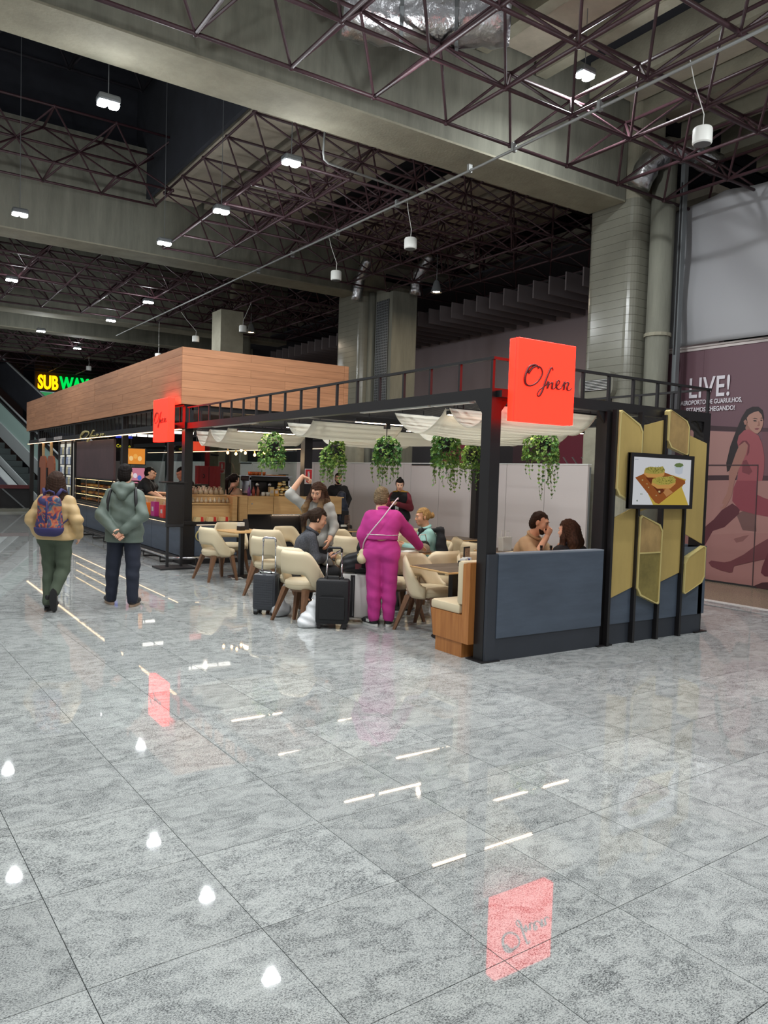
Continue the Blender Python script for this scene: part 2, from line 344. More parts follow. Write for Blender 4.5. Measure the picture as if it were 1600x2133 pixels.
FOOD = [
    ('table_print',(226, 228, 232), [(1.81, 1.962),(2.782, 1.955),(2.795, 1.443),(1.827, 1.442)]),
    ('cloth_print',(206, 178, 80), [(2.069, 1.587),(2.334, 1.803),(2.706, 1.739),(2.643, 1.651),(2.74, 1.509),(2.779, 1.448),(2.179, 1.446)]),
    ('board_print',(156, 90, 48), [(1.86, 1.74),(2.006, 1.787),(2.293, 1.815),(2.692, 1.726),(2.699, 1.697),(2.262, 1.47),(2.2, 1.485)]),
    ('board_print',(196, 140, 88), [(2.308, 1.609),(2.398, 1.643),(2.491, 1.596),(2.385, 1.548)]),
    ('board_print',(110, 56, 34), [(2.028, 1.744),(2.126, 1.759),(2.349, 1.61),(2.27, 1.57)]),
    ('bun_print',(212, 160, 90), [(1.992, 1.781),(2.003, 1.825),(2.089, 1.852),(2.289, 1.861),(2.333, 1.826),(2.328, 1.774),(2.257, 1.747),(2.058, 1.745)]),
    ('topping_print',(176, 164, 84), [(1.999, 1.796),(2.015, 1.842),(2.089, 1.859),(2.209, 1.856),(2.299, 1.869),(2.336, 1.831),(2.318, 1.802),(2.214, 1.784),(2.094, 1.784)]),
    ('bun_print',(212, 160, 90), [(2.122, 1.672),(2.134, 1.729),(2.256, 1.757),(2.461, 1.767),(2.526, 1.738),(2.525, 1.688),(2.438, 1.637),(2.225, 1.631)]),
    ('topping_print',(184, 170, 84), [(2.129, 1.695),(2.142, 1.734),(2.256, 1.76),(2.358, 1.76),(2.465, 1.773),(2.53, 1.738),(2.52, 1.701),(2.406, 1.678),(2.243, 1.67)]),
    ('ramekin_print',(204, 212, 222), [(2.489, 1.883),(2.645, 1.888),(2.635, 1.803),(2.577, 1.789),(2.516, 1.803)]),
    ('herb_print',(112, 132, 84), [(2.485, 1.885),(2.517, 1.907),(2.575, 1.914),(2.631, 1.908),(2.649, 1.888),(2.6, 1.868),(2.526, 1.868)]),
    ('crumb_print',(196, 176, 120), [(1.962, 1.722),(1.985, 1.723),(1.982, 1.71),(1.962, 1.712)]),
    ('crumb_print',(196, 176, 120), [(2.033, 1.681),(2.054, 1.684),(2.055, 1.671)]),
    ('crumb_print',(196, 176, 120), [(2.061, 1.646),(2.084, 1.649),(2.082, 1.634)]),
    ('crumb_print',(220, 200, 150), [(2.237, 1.608),(2.267, 1.611),(2.273, 1.593),(2.245, 1.59)]),
    ('crumb_print',(196, 176, 120), [(2.19, 1.563),(2.214, 1.567),(2.211, 1.551)]),
    ('leaf_print',(84, 110, 70), [(1.945, 1.576),(1.96, 1.579),(1.958, 1.561)]),
    ('leaf_print',(84, 110, 70), [(1.964, 1.574),(1.976, 1.579),(1.977, 1.564)]),
    ('logo_print',(90, 110, 90), [(1.888, 1.508),(1.907, 1.513),(1.908, 1.495),(1.893, 1.495)]),
]
# ================================================================== SETTING
TS, TT, TX0, TY0, TR = 0.6222, 0.6285, -4.184, -2.6536, 0.0333
fl = MB().add([(-14, -8, -.006), (5.55, -8, -.006), (5.55, 70, -.006), (-14, 70, -.006)], [(0, 1, 2, 3)]).build('floor', M['grout'], kind='structure')
def tile_w(i, j):
    x = TX0 + (i + .5) * TS; y = TY0 + (j + .5) * TT
    return x * math.cos(TR) - y * math.sin(TR), x * math.sin(TR) + y * math.cos(TR)
tb = MB(); h1, h2 = TS / 2 - .0016, TT / 2 - .0016
tb.add([(-h1, -h2, -.006), (h1, -h2, -.006), (h1, h2, -.006), (-h1, h2, -.006), (-h1, -h2, 0), (h1, -h2, 0), (h1, h2, 0), (-h1, h2, 0)], [(4, 5, 6, 7), (0, 1, 5, 4), (1, 2, 6, 5), (2, 3, 7, 6), (3, 0, 4, 7)])
tm = tb.mesh('tile'); tm.materials.append(M['granite'])
cells = []
def in_frame(p, mx=60):
    d = Vector(p) - Vector((-4.677, -5.2958, 1.68)); zf = d.dot(_f)
    if zf < .3: return False, 0
    u = 800 + 1607.64 * d.dot(_r) / zf; v = 1066.5 - 1607.64 * d.dot(_u) / zf
    return (-mx < u < 1600 + mx and -mx < v < 2133 + 3 * mx), d.length
for i in range(-14, 18):
    for j in range(-4, 54):
        x, y = tile_w(i, j)
        if x > 5.55 - .33: continue
        ok, d = in_frame((x, y, 0)); cells.append((0 if ok else 1, d, i, j, x, y))
cells.sort()
st = MB()
for k, (nf, d, i, j, x, y) in enumerate(cells):
    if k < 300:
        o = bpy.data.objects.new('tile', tm); link(o, fl); o.location = (x, y, 0); o.rotation_euler = (0, 0, TR)
    else:
        c_, s_ = math.cos(TR), math.sin(TR); n = len(st.v)
        st.add([(x + a * c_ - b * s_, y + a * s_ + b * c_, z) for z in (-.006, 0) for a, b in ((-h1, -h2), (h1, -h2), (h1, h2), (-h1, h2))], [(4, 5, 6, 7), (0, 1, 5, 4), (1, 2, 6, 5), (2, 3, 7, 6), (3, 0, 4, 7)])
st.build('far_tiles', M['granite'], fl, kind='stuff', fix=False)
MB().bb((-14, 30.5, -.006), (5.5, 70, -.001)).build('far_paving', M['granite'], fl, kind='structure')
MB().bb((5.2, -8, -.006), (5.55, 31, -.001)).build('edge_paving', M['granite'], fl)
terr = mat('terrazzo', (150, 134, 112), .25, var=.35, vscale=60, col2=(104, 92, 76))
MB().bb((5.62, -8, -.01), (14, 60, .004)).build('floor', terr, kind='structure')
MB().bb((5.55, -8, -.01), (5.62, 31, .008)).build('trim_1', M['white'], kind='structure')

# ---- roof: slabs and ribs that run along Y
ceil = MB().bb((-12, -9, 8.75), (16, 4.1, 8.9)).build('ceiling', M['roofdark'], kind='structure')
sl = MB().bb((-.42, -9, 8.4), (.42, 4.0, 8.58)).mesh('roof_slab'); sl.materials.append(M['slab'])
rb = MB().bb((-.11, -9, 8.15), (.11, 4.0, 8.74)).mesh('roof_rib'); rb.materials.append(M['concrete'])
for k in range(-8, 10):
    if k % 3 != 0:
        link(bpy.data.objects.new('roof_slab', sl), ceil).location = (1.2 + k * 1.25, 0, 0)
    link(bpy.data.objects.new('roof_rib', rb), ceil).location = (1.2 + .62 + k * 1.25, 0, 0)
ceil2 = MB().bb((.75, 4.9, 8.75), (16, 13.2, 8.9)).build('ceiling', M['roofdark'], kind='structure')
sl2 = MB().bb((-.5, 4.95, 8.0), (.5, 13.1, 8.2)).mesh('roof_slab'); sl2.materials.append(M['slab'])
for k in range(0, 11):
    if k % 4 != 3: link(bpy.data.objects.new('roof_slab', sl2), ceil2).location = (1.4 + k * 1.2, 0, 0)
ceil3 = MB().bb((-16, 13.9, 9.3), (18, 64, 9.5)).build('ceiling', M['roofdark'], kind='structure')
for y in (14.8, 17.2, 20, 25.2, 28.3, 33, 38):
    MB().bb((-14, y, 8.9), (14, y + .9, 9.2)).build('roof_slab', M['slab'], ceil3)
MB().bb((6.5, 4.0, 8.75), (16, 4.95, 8.9)).build('ceiling', M['roofdark'], kind='structure')
# the dark atrium well over the left
MB().bb((-16, 4.9, 12.4), (.75, 14.2, 12.6)).build('ceiling', M['roofdark'], kind='structure')
MB().bb((-16, 14.0, 9.0), (.75, 14.2, 12.4)).build('wall_back', M['roofdark'], kind='structure')
MB().bb((.72, 4.9, 7.95), (.80, 14.2, 12.6)).build('wall_right', M['roofdark'], kind='structure')

# ---- concrete beams along X
def beam(y0, y1, z0, z1, x0, x1, label):
    t = thing('concrete_beam', label, 'beam', (0, y0, 0), kind='structure')
    MB().bb((x0, 0, z0), (x1, y1 - y0, z0 + .03)).build('beam_soffit', M['concrete'], t)
    b = MB(); c = .10
    b.prism([(0, z0 + .03), (y1 - y0, z0 + .03), (y1 - y0, z1), (0, z1)], (x0, 0, 0), (0, 1, 0), (0, 0, 1), (x1 - x0, 0, 0)); b.build('beam_web', M['concdark'], t)
    return t
beam(4.08, 4.92, 6.7, 9.4, -16, 6.58, 'long bare concrete beam crossing the top of the picture to the tiled column')
beam(13.15, 13.92, 6.7, 9.1, -16, 6.58, 'second concrete beam behind the dark roof well, running to the middle column')
beam(22.4, 23.2, 6.7, 9.0, -16, 9, 'third concrete beam, beyond the lit rear trusses')
beam(25.6, 26.2, 6.6, 9.0, -16, 9, 'fourth concrete beam, narrow and close behind the third')
beam(31.4, 32.2, 6.6, 9.0, -16, 9, 'farthest concrete beam above the wooden fascia')

# ---- columns
def rounded(x0, y0, x1, y1, r, n=5):
    P = []
    for cx, cy, a0 in ((x1 - r, y1 - r, 0), (x0 + r, y1 - r, 90), (x0 + r, y0 + r, 180), (x1 - r, y0 + r, 270)):
        for k in range(n + 1):
            a = math.radians(a0 + 90 * k / n); P.append((cx + r * math.cos(a), cy + r * math.sin(a)))
    return P
def column(y0, y1, label, vent=True):
    t = thing('column', label, 'column', (6.6, (y0 + y1) / 2, 0), kind='structure')
    hy = (y1 - y0) / 2
    MB().prism(rounded(.012, -hy + .012, .85, hy - .012, .16), (0, 0, 0), (1, 0, 0), (0, 1, 0), (0, 0, 9.0)).build('concrete_core', M['concrete'], t)
    cm = MB().prism(rounded(0, -hy, .86, hy, .17), (0, 0, 0), (1, 0, 0), (0, 1, 0), (0, 0, .142)).mesh('tile_course'); cm.materials.append(M['tile'])
    for p in cm.polygons: p.use_smooth = False
    z = 3.08; k = 0
    while z < 6.68:
        o = bpy.data.objects.new('tile_course', cm); link(o, t); o.location = (0, 0, z); z += .147
    if vent:
        MB().prism(rounded(-.40, -.26, .40, .26, .2, 6), (-.13, .08, 3.46), (0, 1, 0), (0, 0, 1), (.16, 0, 0)).build('air_outlet', M['tile'], t)
        v = MB().bb((-.145, -.24, 3.36), (-.128, .36, 3.56)).build('grille_back', M['blacksat'], t)
        for q in range(7):
            MB().box((-.15, .06, 3.375 + q * .028), (.03, .58, .008)).build('louvre', M['plastw'], t)
    return t
column(3.86, 4.95, 'tiled round-cornered column with an air outlet, behind the gold panels')
column(12.98, 14.35, 'tiled round-cornered column rising behind the wooden fascia', False)
column(22.2, 23.3, 'far pale column partly hidden by the wooden fascia', False)
p = thing('concrete_pipe', 'round concrete downpipe between the tiled column and the white banner', 'pipe', (7.05, 3.62, 0), kind='structure')
MB().tube([(0, 0, 0), (0, 0, 7.4)], .21, 14).build('pipe_shaft', M['concdark'], p, smooth=True)
MB().lathe([(.235, 4.3), (.235, 4.36)], 14).build('pipe_collar', M['concrete'], p)
p = thing('cable_riser', 'perforated steel cable riser beside the concrete downpipe', 'riser', (7.2, 3.36, 0), kind='structure')
MB().bb((0, -.04, 0), (.1, .04, 7.3)).build('channel', M['grey'], p)
hm = MB().box((-.003, 0, 0), (.006, .03, .05)).mesh('slot'); hm.materials.append(M['blacksat'])
for k in range(60):
    o = bpy.data.objects.new('slot', hm); link(o, p); o.location = (0, 0, 4.0 + k * .05)
p = thing('column_cladding', 'dark perforated service casing on the right of the middle column', 'casing', (6.9, 12.45, 0), kind='structure')
perf = mat('perforated_sheet', (58, 60, 60), .5, .4)
MB().bb((0, -.55, 0), (.8, .25, 6.7)).build('casing', M['concdark'], p)
MB().tube([(.05, .5, 0), (.05, .5, 6.7)], .13, 12).build('pipe_shaft', M['concdark'], p, smooth=True)
MB().bb((-.02, -.40, 2.2), (0, .2, 6.4)).build('perforated_sheet', perf, p)
g = MB()
for k in range(8): g.bb((-.032, -.39 + k * .08, 2.2), (-.02, -.375 + k * .08, 6.4))
for k in range(60): g.bb((-.032, -.40, 2.2 + k * .07), (-.02, .2, 2.216 + k * .07))
g.build('mesh_grid', M['grey'], p, kind='stuff')

# ---- silver ducts
def duct(label, pts, r, n=14):
    t = thing('air_duct', label, 'duct', pts[0]); q = [Vector(a) - Vector(pts[0]) for a in pts]
    pp = []; rr = []
    for a, b in zip(q, q[1:]):
        m = max(2, int((b - a).length / .11))
        for k in range(m):
            pp.append(a + (b - a) * k / m); rr.append(r * (1 + .06 * ((len(pp)) % 2)) * random.uniform(.96, 1.04))
    pp.append(q[-1]); rr.append(r)
    MB().tube(pp, rr, n).build('duct_skin', M['foil'], t, smooth=True)
    for i in (len(pp) // 3, 2 * len(pp) // 3):
        MB().tube([pp[i] - (pp[i + 1] - pp[i]) * .2, pp[i] + (pp[i + 1] - pp[i]) * .2], r * 1.1, n).build('duct_band', M['grey'], t)
    return t
duct('large foil-wrapped air duct above the near trusses', [(.3, 3.45, 7.64), (.9, 3.2, 7.64), (1.5, 2.8, 7.64), (2.1, 2.3, 7.64)], .42)
duct('silver flexible duct bending over the top of the near column', [(6.5, 3.75, 6.85), (6.6, 3.6, 7.25), (6.9, 3.45, 7.5), (7.4, 3.3, 7.5), (7.9, 3.2, 7.4)], .2)
duct('silver flexible duct at the head of the middle column', [(6.44, 13.02, 6.45), (6.44, 12.85, 7.0), (6.42, 12.4, 7.45)], .14)
duct('short silver duct hanging right of the middle column', [(7.4, 11.6, 6.5), (7.4, 11.5, 7.0), (7.6, 11.2, 7.5)], .15)

# ---- hoarding with the printed advertisement, and the banner above it
hd = thing('advertising_hoarding', 'plum printed hoarding of a striding woman in gym clothes, under the white banner', 'hoarding', (7.6, 0, 0))
plum = mat('plum_print', (102, 74, 82), .55)
for k in range(5):
    MB().bb((.0, 4.28 - (k + 1) * 1.24, .03), (.05, 4.28 - k * 1.24 - .004, 4.08)).build('hoarding_panel', plum, hd)
MB().bb((-.01, -2.0, .0), (.06, 4.28, .035)).build('plinth', M['blacksat'], hd)
MB().bb((-.015, -2.0, 4.075), (.06, 4.28, 4.115)).build('top_rail', M['white'], hd)
for k, (n, c, poly) in enumerate(MURAL):
    mk = 'print_%d_%d_%d' % c
    g_ = sum(c) / 3
    if mk not in MATS: mat(mk, tuple((x * .82 + g_ * .18) * .86 for x in c), .55)
    MB().prism(poly, (-.003 - .0004 * k, 0, 0), (0, 1, 0), (0, 0, 1), (.002, 0, 0)).build(n, MATS[mk], hd)
wp = mat('white_print', (214, 208, 214), .5)
R_M = (PI / 2, 0, -PI / 2)
text_obj('headline', 'LIVE!', wp, hd, (-.02, 3.31, 3.24), R_M, .50, .002, sx=.74, bold=.007, spacing=1.06)
text_obj('caption', 'AEROPORTO DE GUARULHOS,', wp, hd, (-.02, 2.86, 3.115), R_M, .112, .002, 'CENTER', sx=.76, bold=.002)
text_obj('caption', 'ESTAMOS CHEGANDO!', wp, hd, (-.02, 2.86, 2.985), R_M, .112, .002, 'CENTER', sx=.8, bold=.002)

bn = thing('cloth_banner', 'large blank white cloth banner stretched above the plum hoarding', 'banner', (7.5, 0, 0))
mb = MB(); ny, nz = 56, 26; Y0, Y1 = 4.22, -2.2
for j in range(nz + 1):
    for i in range(ny + 1):
        a = i / ny; b = j / nz; y = Y0 + (Y1 - Y0) * a
        top = 6.72 + .1 * a - .10 * abs(math.sin(a * PI * 4.2)) * (1 - a * .5) - .12 * math.exp(-((a - .03) / .03) ** 2)
        bot = 4.16 + .02 * math.sin(a * 9) + .10 * math.exp(-(a / .02) ** 2)
        z = bot + (top - bot) * b
        x = .05 * math.sin(a * 26 + b * 3) * (1 - b) * .5 + .035 * math.sin(b * 9 + a * 14) + .05 * math.sin(a * 5 + 1)
        mb.v.append((x, y + .06 * (1 - b) * math.exp(-a * 10) * math.sin(b * 7), z))
for j in range(nz):
    for i in range(ny):
        k = j * (ny + 1) + i; mb.f.append((k, k + 1, k + ny + 2, k + ny + 1))
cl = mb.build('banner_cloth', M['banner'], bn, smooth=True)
sd = cl.modifiers.new('thick', 'SOLIDIFY'); sd.thickness = .006
MB().tube([(.07, 4.25, 4.1), (.07, 4.25, 6.7)], .025, 8).build('edge_pole', M['grey'], bn)
MB().tube([(.09, -2.2, 4.14), (.09, 4.2, 4.14)], .02, 8).build('bottom_batten', M['white'], bn)

# ---- white site partition behind the seating
wl = tag(MB().bb((6.32, 4.40, 0), (6.36, 39, 1.95)).build('wall_right', M['grey']), kind='structure')
ys = [4.40, 5.48, 6.57, 7.70, 8.83, 9.95, 10.26, 11.40, 12.59, 13.7, 14.85, 16.0, 17.1, 18.2, 19.3, 20.5, 22, 23.5, 25, 26.5, 28, 29.5, 31, 33, 35, 37, 39]
for a, b in zip(ys, ys[1:]):
    MB().bb((6.28, a + .006, .02), (6.325, b - .006, 1.99)).build('panel', M['white'], wl)
MB().bb((6.27, 4.40, 1.99), (6.37, 39, 2.01)).build('trim_2', M['plastw'], kind='structure')
for a, b in ((17.15, 18.15), (19.35, 20.4), (9.2, 9.9)):
    MB().bb((6.26, a, 1.955), (6.28, b, 1.99)).build('trim_3', M['blacksat'], kind='structure')

# ---- far right wall, ceiling fins, shop fronts behind the partition
mauve = mat('mauve_wall', (158, 144, 148), .8)
tag(MB().bb((11.0, 5.0, 3.55), (11.2, 40, 6.3)).build('wall_far', mauve), kind='structure')
sf = tag(MB().bb((10.9, 0.0, 0), (11.2, 40, 3.55)).build('wall_shop', mat('shop_front', (40, 37, 42), .5)), kind='structure')
for k, (y0, y1, c) in enumerate(((6.5, 8.2, (92, 50, 60)), (8.5, 9.6, (120, 48, 66)), (9.9, 11.3, (66, 42, 50)), (13.5, 14.6, (150, 40, 70)), (15.2, 17.2, (58, 56, 62)), (18, 21, (70, 62, 66)), (22, 24, (84, 78, 82)), (24.4, 27, (60, 58, 62)))):
    MB().bb((10.86, y0, 1.9), (10.9, y1, 3.0)).build('shop_panel', mat('shop_panel_%d' % k, c, .5), sf)
for k in range(10): MB().bar((10.85, 6.5 + k * .32, 2.05), (10.85, 6.75 + k * .32, 2.32), .012, .08, (1, 0, 0)).build('hazard_stripe', M['pipe'], sf)
fn = mat('ceiling_fin', (122, 114, 116), .8)
tf = thing('baffle_ceiling', 'row of hanging ceiling fins above the far mauve wall', 'ceiling fins', (10.2, 12, 6.05))
fm = MB().bb((-1.6, -.02, 0), (.9, .02, .42)).mesh('ceiling_fin'); fm.materials.append(fn)
for k in range(34):
    o = bpy.data.objects.new('ceiling_fin', fm); link(o, tf); o.location = (0, -6.2 + k * .52, 0)
for xx in (-1.2, .5): MB().bb((xx - .02, -6.6, .42), (xx + .02, 11.4, .46)).build('fin_rail', M['black'], tf)
tag(MB().bb((8.3, 5, 6.9), (11.2, 30, 6.95)).build('ceiling', M['roofdark']), kind='structure')
tag(MB().bb((14.5, -9, 0), (14.7, 60, 9.5)).build('wall_outer', M['roofdark']), kind='structure')
tag(MB().bb((-16, 58, 0), (18, 58.3, 9.5)).build('wall_end', M['roofdark']), kind='structure')

# ================================================================== SPACE FRAMES
def unit_tube(name, d, r, n, m):
    me = MB().tube([(0, 0, 0), d], r, n).mesh(name); me.materials.append(m); return me
def space_frame(label, xs, ys, levels, m, r=.026, rw=.019, solo=True):
    """levels: heights of the chord layers; every second layer lies half a bay off"""
    dx = xs[1] - xs[0]; dy = ys[1] - ys[0]
    t = thing('space_frame', label, 'truss', (xs[0], ys[0], levels[0])); o3 = Vector((xs[0], ys[0], levels[0]))
    stuff = MB(); count = 0; cache = {}
    for li, z in enumerate(levels):
        ox, oy = (dx / 2, dy / 2) if li % 2 else (0, 0)
        X = [x + ox for x in xs][:len(xs) - (li % 2)]; Y = [y + oy for y in ys][:len(ys) - (li % 2)]
        for y in Y: MB().tube([Vector((X[0], y, z)) - o3, Vector((X[-1], y, z)) - o3], r, 7).build('bottom_chord' if li == 0 else 'top_chord', m, t, smooth=True)
        for x in X: MB().tube([Vector((x, Y[0], z)) - o3, Vector((x, Y[-1], z)) - o3], r, 7).build('bottom_chord' if li == 0 else 'top_chord', m, t, smooth=True)
        nb = MB()
        for x in X:
            for y in Y: nb.ball(Vector((x, y, z)) - o3, .042, 6, 4)
        nb.build('node_joints', m, t, kind='stuff', smooth=True)
    for li in range(len(levels) - 1):
        lo, hi = levels[li], levels[li + 1]
        # apexes are the nodes of the odd layer
        for i in range(len(xs) - 1):
            for j in range(len(ys) - 1):
                ax, ay = xs[i] + dx / 2, ys[j] + dy / 2
                for sx, sy in ((-1, -1), (1, -1), (1, 1), (-1, 1)):
                    a = Vector((ax + sx * dx / 2, ay + sy * dy / 2, lo if li % 2 == 0 else hi)); b = Vector((ax, ay, hi if li % 2 == 0 else lo))
                    key = (sx, sy, li % 2)
                    if solo and count < 300:
                        if key not in cache: cache[key] = unit_tube('web_tube', b - a, rw, 6, m)
                        o = bpy.data.objects.new('web_tube', cache[key]); link(o, t); o.location = a - o3; count += 1
                    else: stuff.tube([a - o3, b - o3], rw, 5)
    if stuff.v: stuff.build('far_web_tubes', m, t, kind='stuff', smooth=True, fix=False)
    return t
fx = lambda a, n, s=1.2: [a + s * k for k in range(n)]
space_frame('maroon tubular space frame nearest the camera, in front of the long beam', fx(-4.0, 11), fx(-2.6, 6, 1.206), (6.6, 7.2), M['truss'])
space_frame('dense maroon space frame beyond the long beam, over the kiosk seating', fx(.8, 8), fx(6.05, 6), (6.6, 7.2, 7.8), M['truss'], .024, .018)
space_frame('narrow band of space frame along the dark roof well', fx(-5.2, 6), fx(11.5, 2), (7.7, 8.25, 8.8), M['truss'], .026, .02)
space_frame('maroon space frame beyond the second beam', fx(-6.2, 14), fx(14.7, 6, 1.25), (6.6, 7.25), M['truss'], .028, .022, False)
space_frame('farther space frame beyond the third beam', fx(-6.2, 14), fx(26.6, 5, 1.2), (6.5, 7.15), M['truss'], .028, .022, False)
space_frame('farthest space frame at the back of the hall', fx(-6.2, 13, 1.3), fx(33.0, 4, 1.3), (6.4, 7.1), M['truss'], .03, .024, False)
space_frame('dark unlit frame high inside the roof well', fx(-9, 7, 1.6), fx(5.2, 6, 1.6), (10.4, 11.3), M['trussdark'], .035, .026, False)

# conduits and hanging things
t = thing('conduit', 'long grey pipe clipped under the maroon frame, running away from the camera', 'pipe', (3.18, 0, 6.5))
MB().tube([(0, -3, .02), (0, 4.0, .0), (-.15, 13, 0), (-.3, 24, .0)], .021, 8).build('pipe_run', M['pipe'], t, smooth=True)
for y in (-.6, 1.7, 3.3, 4.3, 6.3, 8.4, 10.4, 12.2): MB().bb((-.035, y, -.03), (.035, y + .05, .1)).build('pipe_clip', M['pipe'], t)
t = thing('conduit', 'thin bent grey conduit dropping from the frame over the second bay', 'pipe', (1.15, 5.4, 6.5))
MB().tube([(0, -.1, 1.1), (0, 0, .12), (.03, .02, .03), (.12, .05, 0), (2.0, .35, .05)], .018, 8).build('pipe_run', M['pipe'], t, smooth=True)
MB().tube([(0, -.05, .7), (0, -.04, .76)], .028, 8).build('pipe_coupling', M['pipe'], t)

def speaker(loc, label, s=1.0):
    xs_ = [.8 + 1.2 * k for k in range(8)] if loc[1] < 13 else [-6.2 + 1.2 * k for k in range(14)]; cx = min(xs_, key=lambda q: abs(q - loc[0])) - loc[0]; cord = (6.6 if loc[1] < 25 else 6.5 if loc[1] < 32 else 6.4) - loc[2]
    t = thing('pendant_loudspeaker', label, 'loudspeaker', loc)
    MB().lathe([(.10 * s, -.10 * s), (.112 * s, -.085 * s), (.112 * s, .07 * s), (.10 * s, .09 * s)], 20).build('housing', M['plastw'], t, smooth=True, auto=.6)
    MB().lathe([(.095 * s, -.103 * s), (.095 * s, -.100 * s)], 20).build('grille', M['grey'], t)
    MB().tube([(0, 0, .09 * s), (.01, 0, .25 * s), (cx * .6, .01, cord * .7), (cx, .0, cord)], .006, 6).build('cord', M['plastw'], t)
speaker((3.51, .43, 5.8), 'white drum loudspeaker hanging by the white banner')
speaker((3.31, 6.06, 5.8), 'white drum loudspeaker hanging above the near pergola sign')
speaker((3.41, 8.85, 5.8), 'white drum loudspeaker hanging in front of the middle column')
speaker((4.35, 15.84, 5.8), 'white drum loudspeaker hanging above the right end of the wooden fascia')
speaker((3.91, 18.51, 5.8), 'white drum loudspeaker low above the corner of the wooden fascia')
speaker((3.39, 20.6, 5.43), 'white drum loudspeaker just over the middle of the wooden fascia')
speaker((3.4, 30.5, 6.0), 'farthest white drum loudspeaker, above the lit yellow and green sign')

# ---- hall lamps: twin LED floods on cords
def hall_lamp(loc, label, top, power, lens=True, s=.60, col=(.94, .98, 1.0)):
    if lens:
        t = thing('hall_lamp', label, 'lamp', loc)
        MB().rbox((-.23 * s, -.17 * s, .02), (.23 * s, .17 * s, .12), .03).build('lamp_housing', M['grey'], t)
        for q in (-1, 1):
            MB().prism(rounded(-.10 * s, -.15 * s, .10 * s, .15 * s, .05), (q * .12 * s, 0, .018), (1, 0, 0), (0, 1, 0), (0, 0, -.02)).build('lens', M['lamp'], t)
        MB().tube([(0, 0, .12), (0, 0, top - loc[2] + .1)], .006, 6).build('cord', M['grey'], t)
    lamp('AREA', (loc[0], loc[1], loc[2] - .03), power, col, .2, (loc[0], loc[1], 0)); lamp('POINT', (loc[0], loc[1], loc[2] - .10), power * UPF, col, .06)
UPF = .44
PW = 80
LAMPS = [((-2.12, 5.16, 6.3), 'hall lamp hanging on a long cord inside the dark roof well', 12.4),
 ((.60, 5.38, 6.3), 'hall lamp just beyond the long beam, above the maroon frame edge', 12.4),
 ((.59, 8.12, 6.3), 'hall lamp on the maroon frame, left of the second conduit bend', 12.4),
 ((-2.33, 10.69, 6.3), 'hall lamp before the second beam at the left picture edge', 12.4),
 ((.40, 10.74, 6.3), 'hall lamp before the second beam, right of two on that row', 12.4),
 ((-1.66, 16.43, 6.3), 'hall lamp beyond the second beam at the left picture edge', 9.2),
 ((1.84, 16.62, 6.3), 'hall lamp beyond the second beam, above the wooden fascia corner', 9.2),
 ((1.72, 20.16, 6.3), 'hall lamp ahead of the third beam', 9.2),
 ((.31, 23.92, 6.3), 'hall lamp under the third and fourth beams', 9.2),
 ((2.19, 27.1, 6.3), 'farthest hall lamp, above the lit yellow and green sign', 9.2),
 ((3.83, 2.61, 7.45), 'hall lamp glowing above the near maroon frame, under the roof slabs', 8.4)]
for loc, lab, top in LAMPS: hall_lamp(loc, lab, top, PW)
# the same lamps go on overhead and behind the photographer
for loc in ((.6, 2.6, 6.3), (.6, -.6, 6.3), (-2.3, -1.2, 6.3), (-2.3, 1.8, 6.3), (3.6, -1.6, 6.3), (-5.2, 1.0, 6.3), (-5.2, 5.2, 6.3), (-5.2, -3.5, 6.3), (-1.0, -5.0, 6.3), (3.2, -4.2, 6.3), (-3.6, 21.5, 6.3), (-4.2, 29.0, 6.3)):  # last two: unseen lamps off to the left, added to brighten the escalator
    hall_lamp(loc, '', 0, PW, False)
def warm_down(loc, label, power=70):
    t = thing('warm_downlight', label, 'lamp', loc)
    MB().lathe([(.09, 0), (.14, -.02), (.07, .22), (.05, .26)], 14).build('lamp_shade', M['grey'], t, smooth=True, auto=.7)
    MB().lathe([(.085, -.005), (.085, .004)], 12).build('lens', emitter('warm_lens', (255, 214, 170), 25), t)
    MB().tube([(0, 0, .26), (0, 0, 3.1)], .008, 6).build('cord', M['grey'], t)
    lamp('AREA', (loc[0], loc[1], loc[2] - .04), power, (1, .82, .62), .15, (loc[0], loc[1], 0))
warm_down((6.6, 9.6, 6.1), 'warm bell downlight under the frame behind the near sign')
warm_down((5.2, 17.2, 6.0), 'small warm downlight above the right end of the wooden fascia', 60)

# ================================================================== FAR END: escalator, low wall, lit sign
hv = Vector((-.39, .921, 0)); hs = Vector((hv.y, -hv.x, 0))     # heading up, and its right-hand side
es = thing('escalator', 'escalator with steel skirts rising behind the left end of the kiosk', 'escalator', (1.256, 27.9, -.2), math.atan2(-hv.x, hv.y))
TG = math.tan(math.radians(30)); LEN = 8.2
es.scale = (1.12, 1.12, 1.12)
def slab(x0, x1, dz0, dz1, m, name, y0=-.5):
    MB().prism([(y0, y0 * TG + dz0), (LEN, LEN * TG + dz0), (LEN, LEN * TG + dz1), (y0, y0 * TG + dz1)], (x0, 0, 0), (0, 1, 0), (0, 0, 1), (x1 - x0, 0, 0)).build(name, m, es)
alu = mat('brushed_steel', (206, 212, 212), .35, .35)
navy = mat('navy_cladding', (44, 42, 62), .35)
slab(-1.10, -1.05, -4.0, .62, navy, 'side_cladding'); slab(-1.10, -.80, .60, .66, alu, 'near_skirt'); slab(-.58, -.55, .5, .8, alu, 'inner_skirt')
slab(.55, .62, .45, 1.0, alu, 'far_skirt'); slab(.62, .64, 1.0, 1.75, mat('green_glass', (168, 194, 186), .15), 'far_glass'); slab(.58, .70, 1.75, 1.83, M['black'], 'handrail')
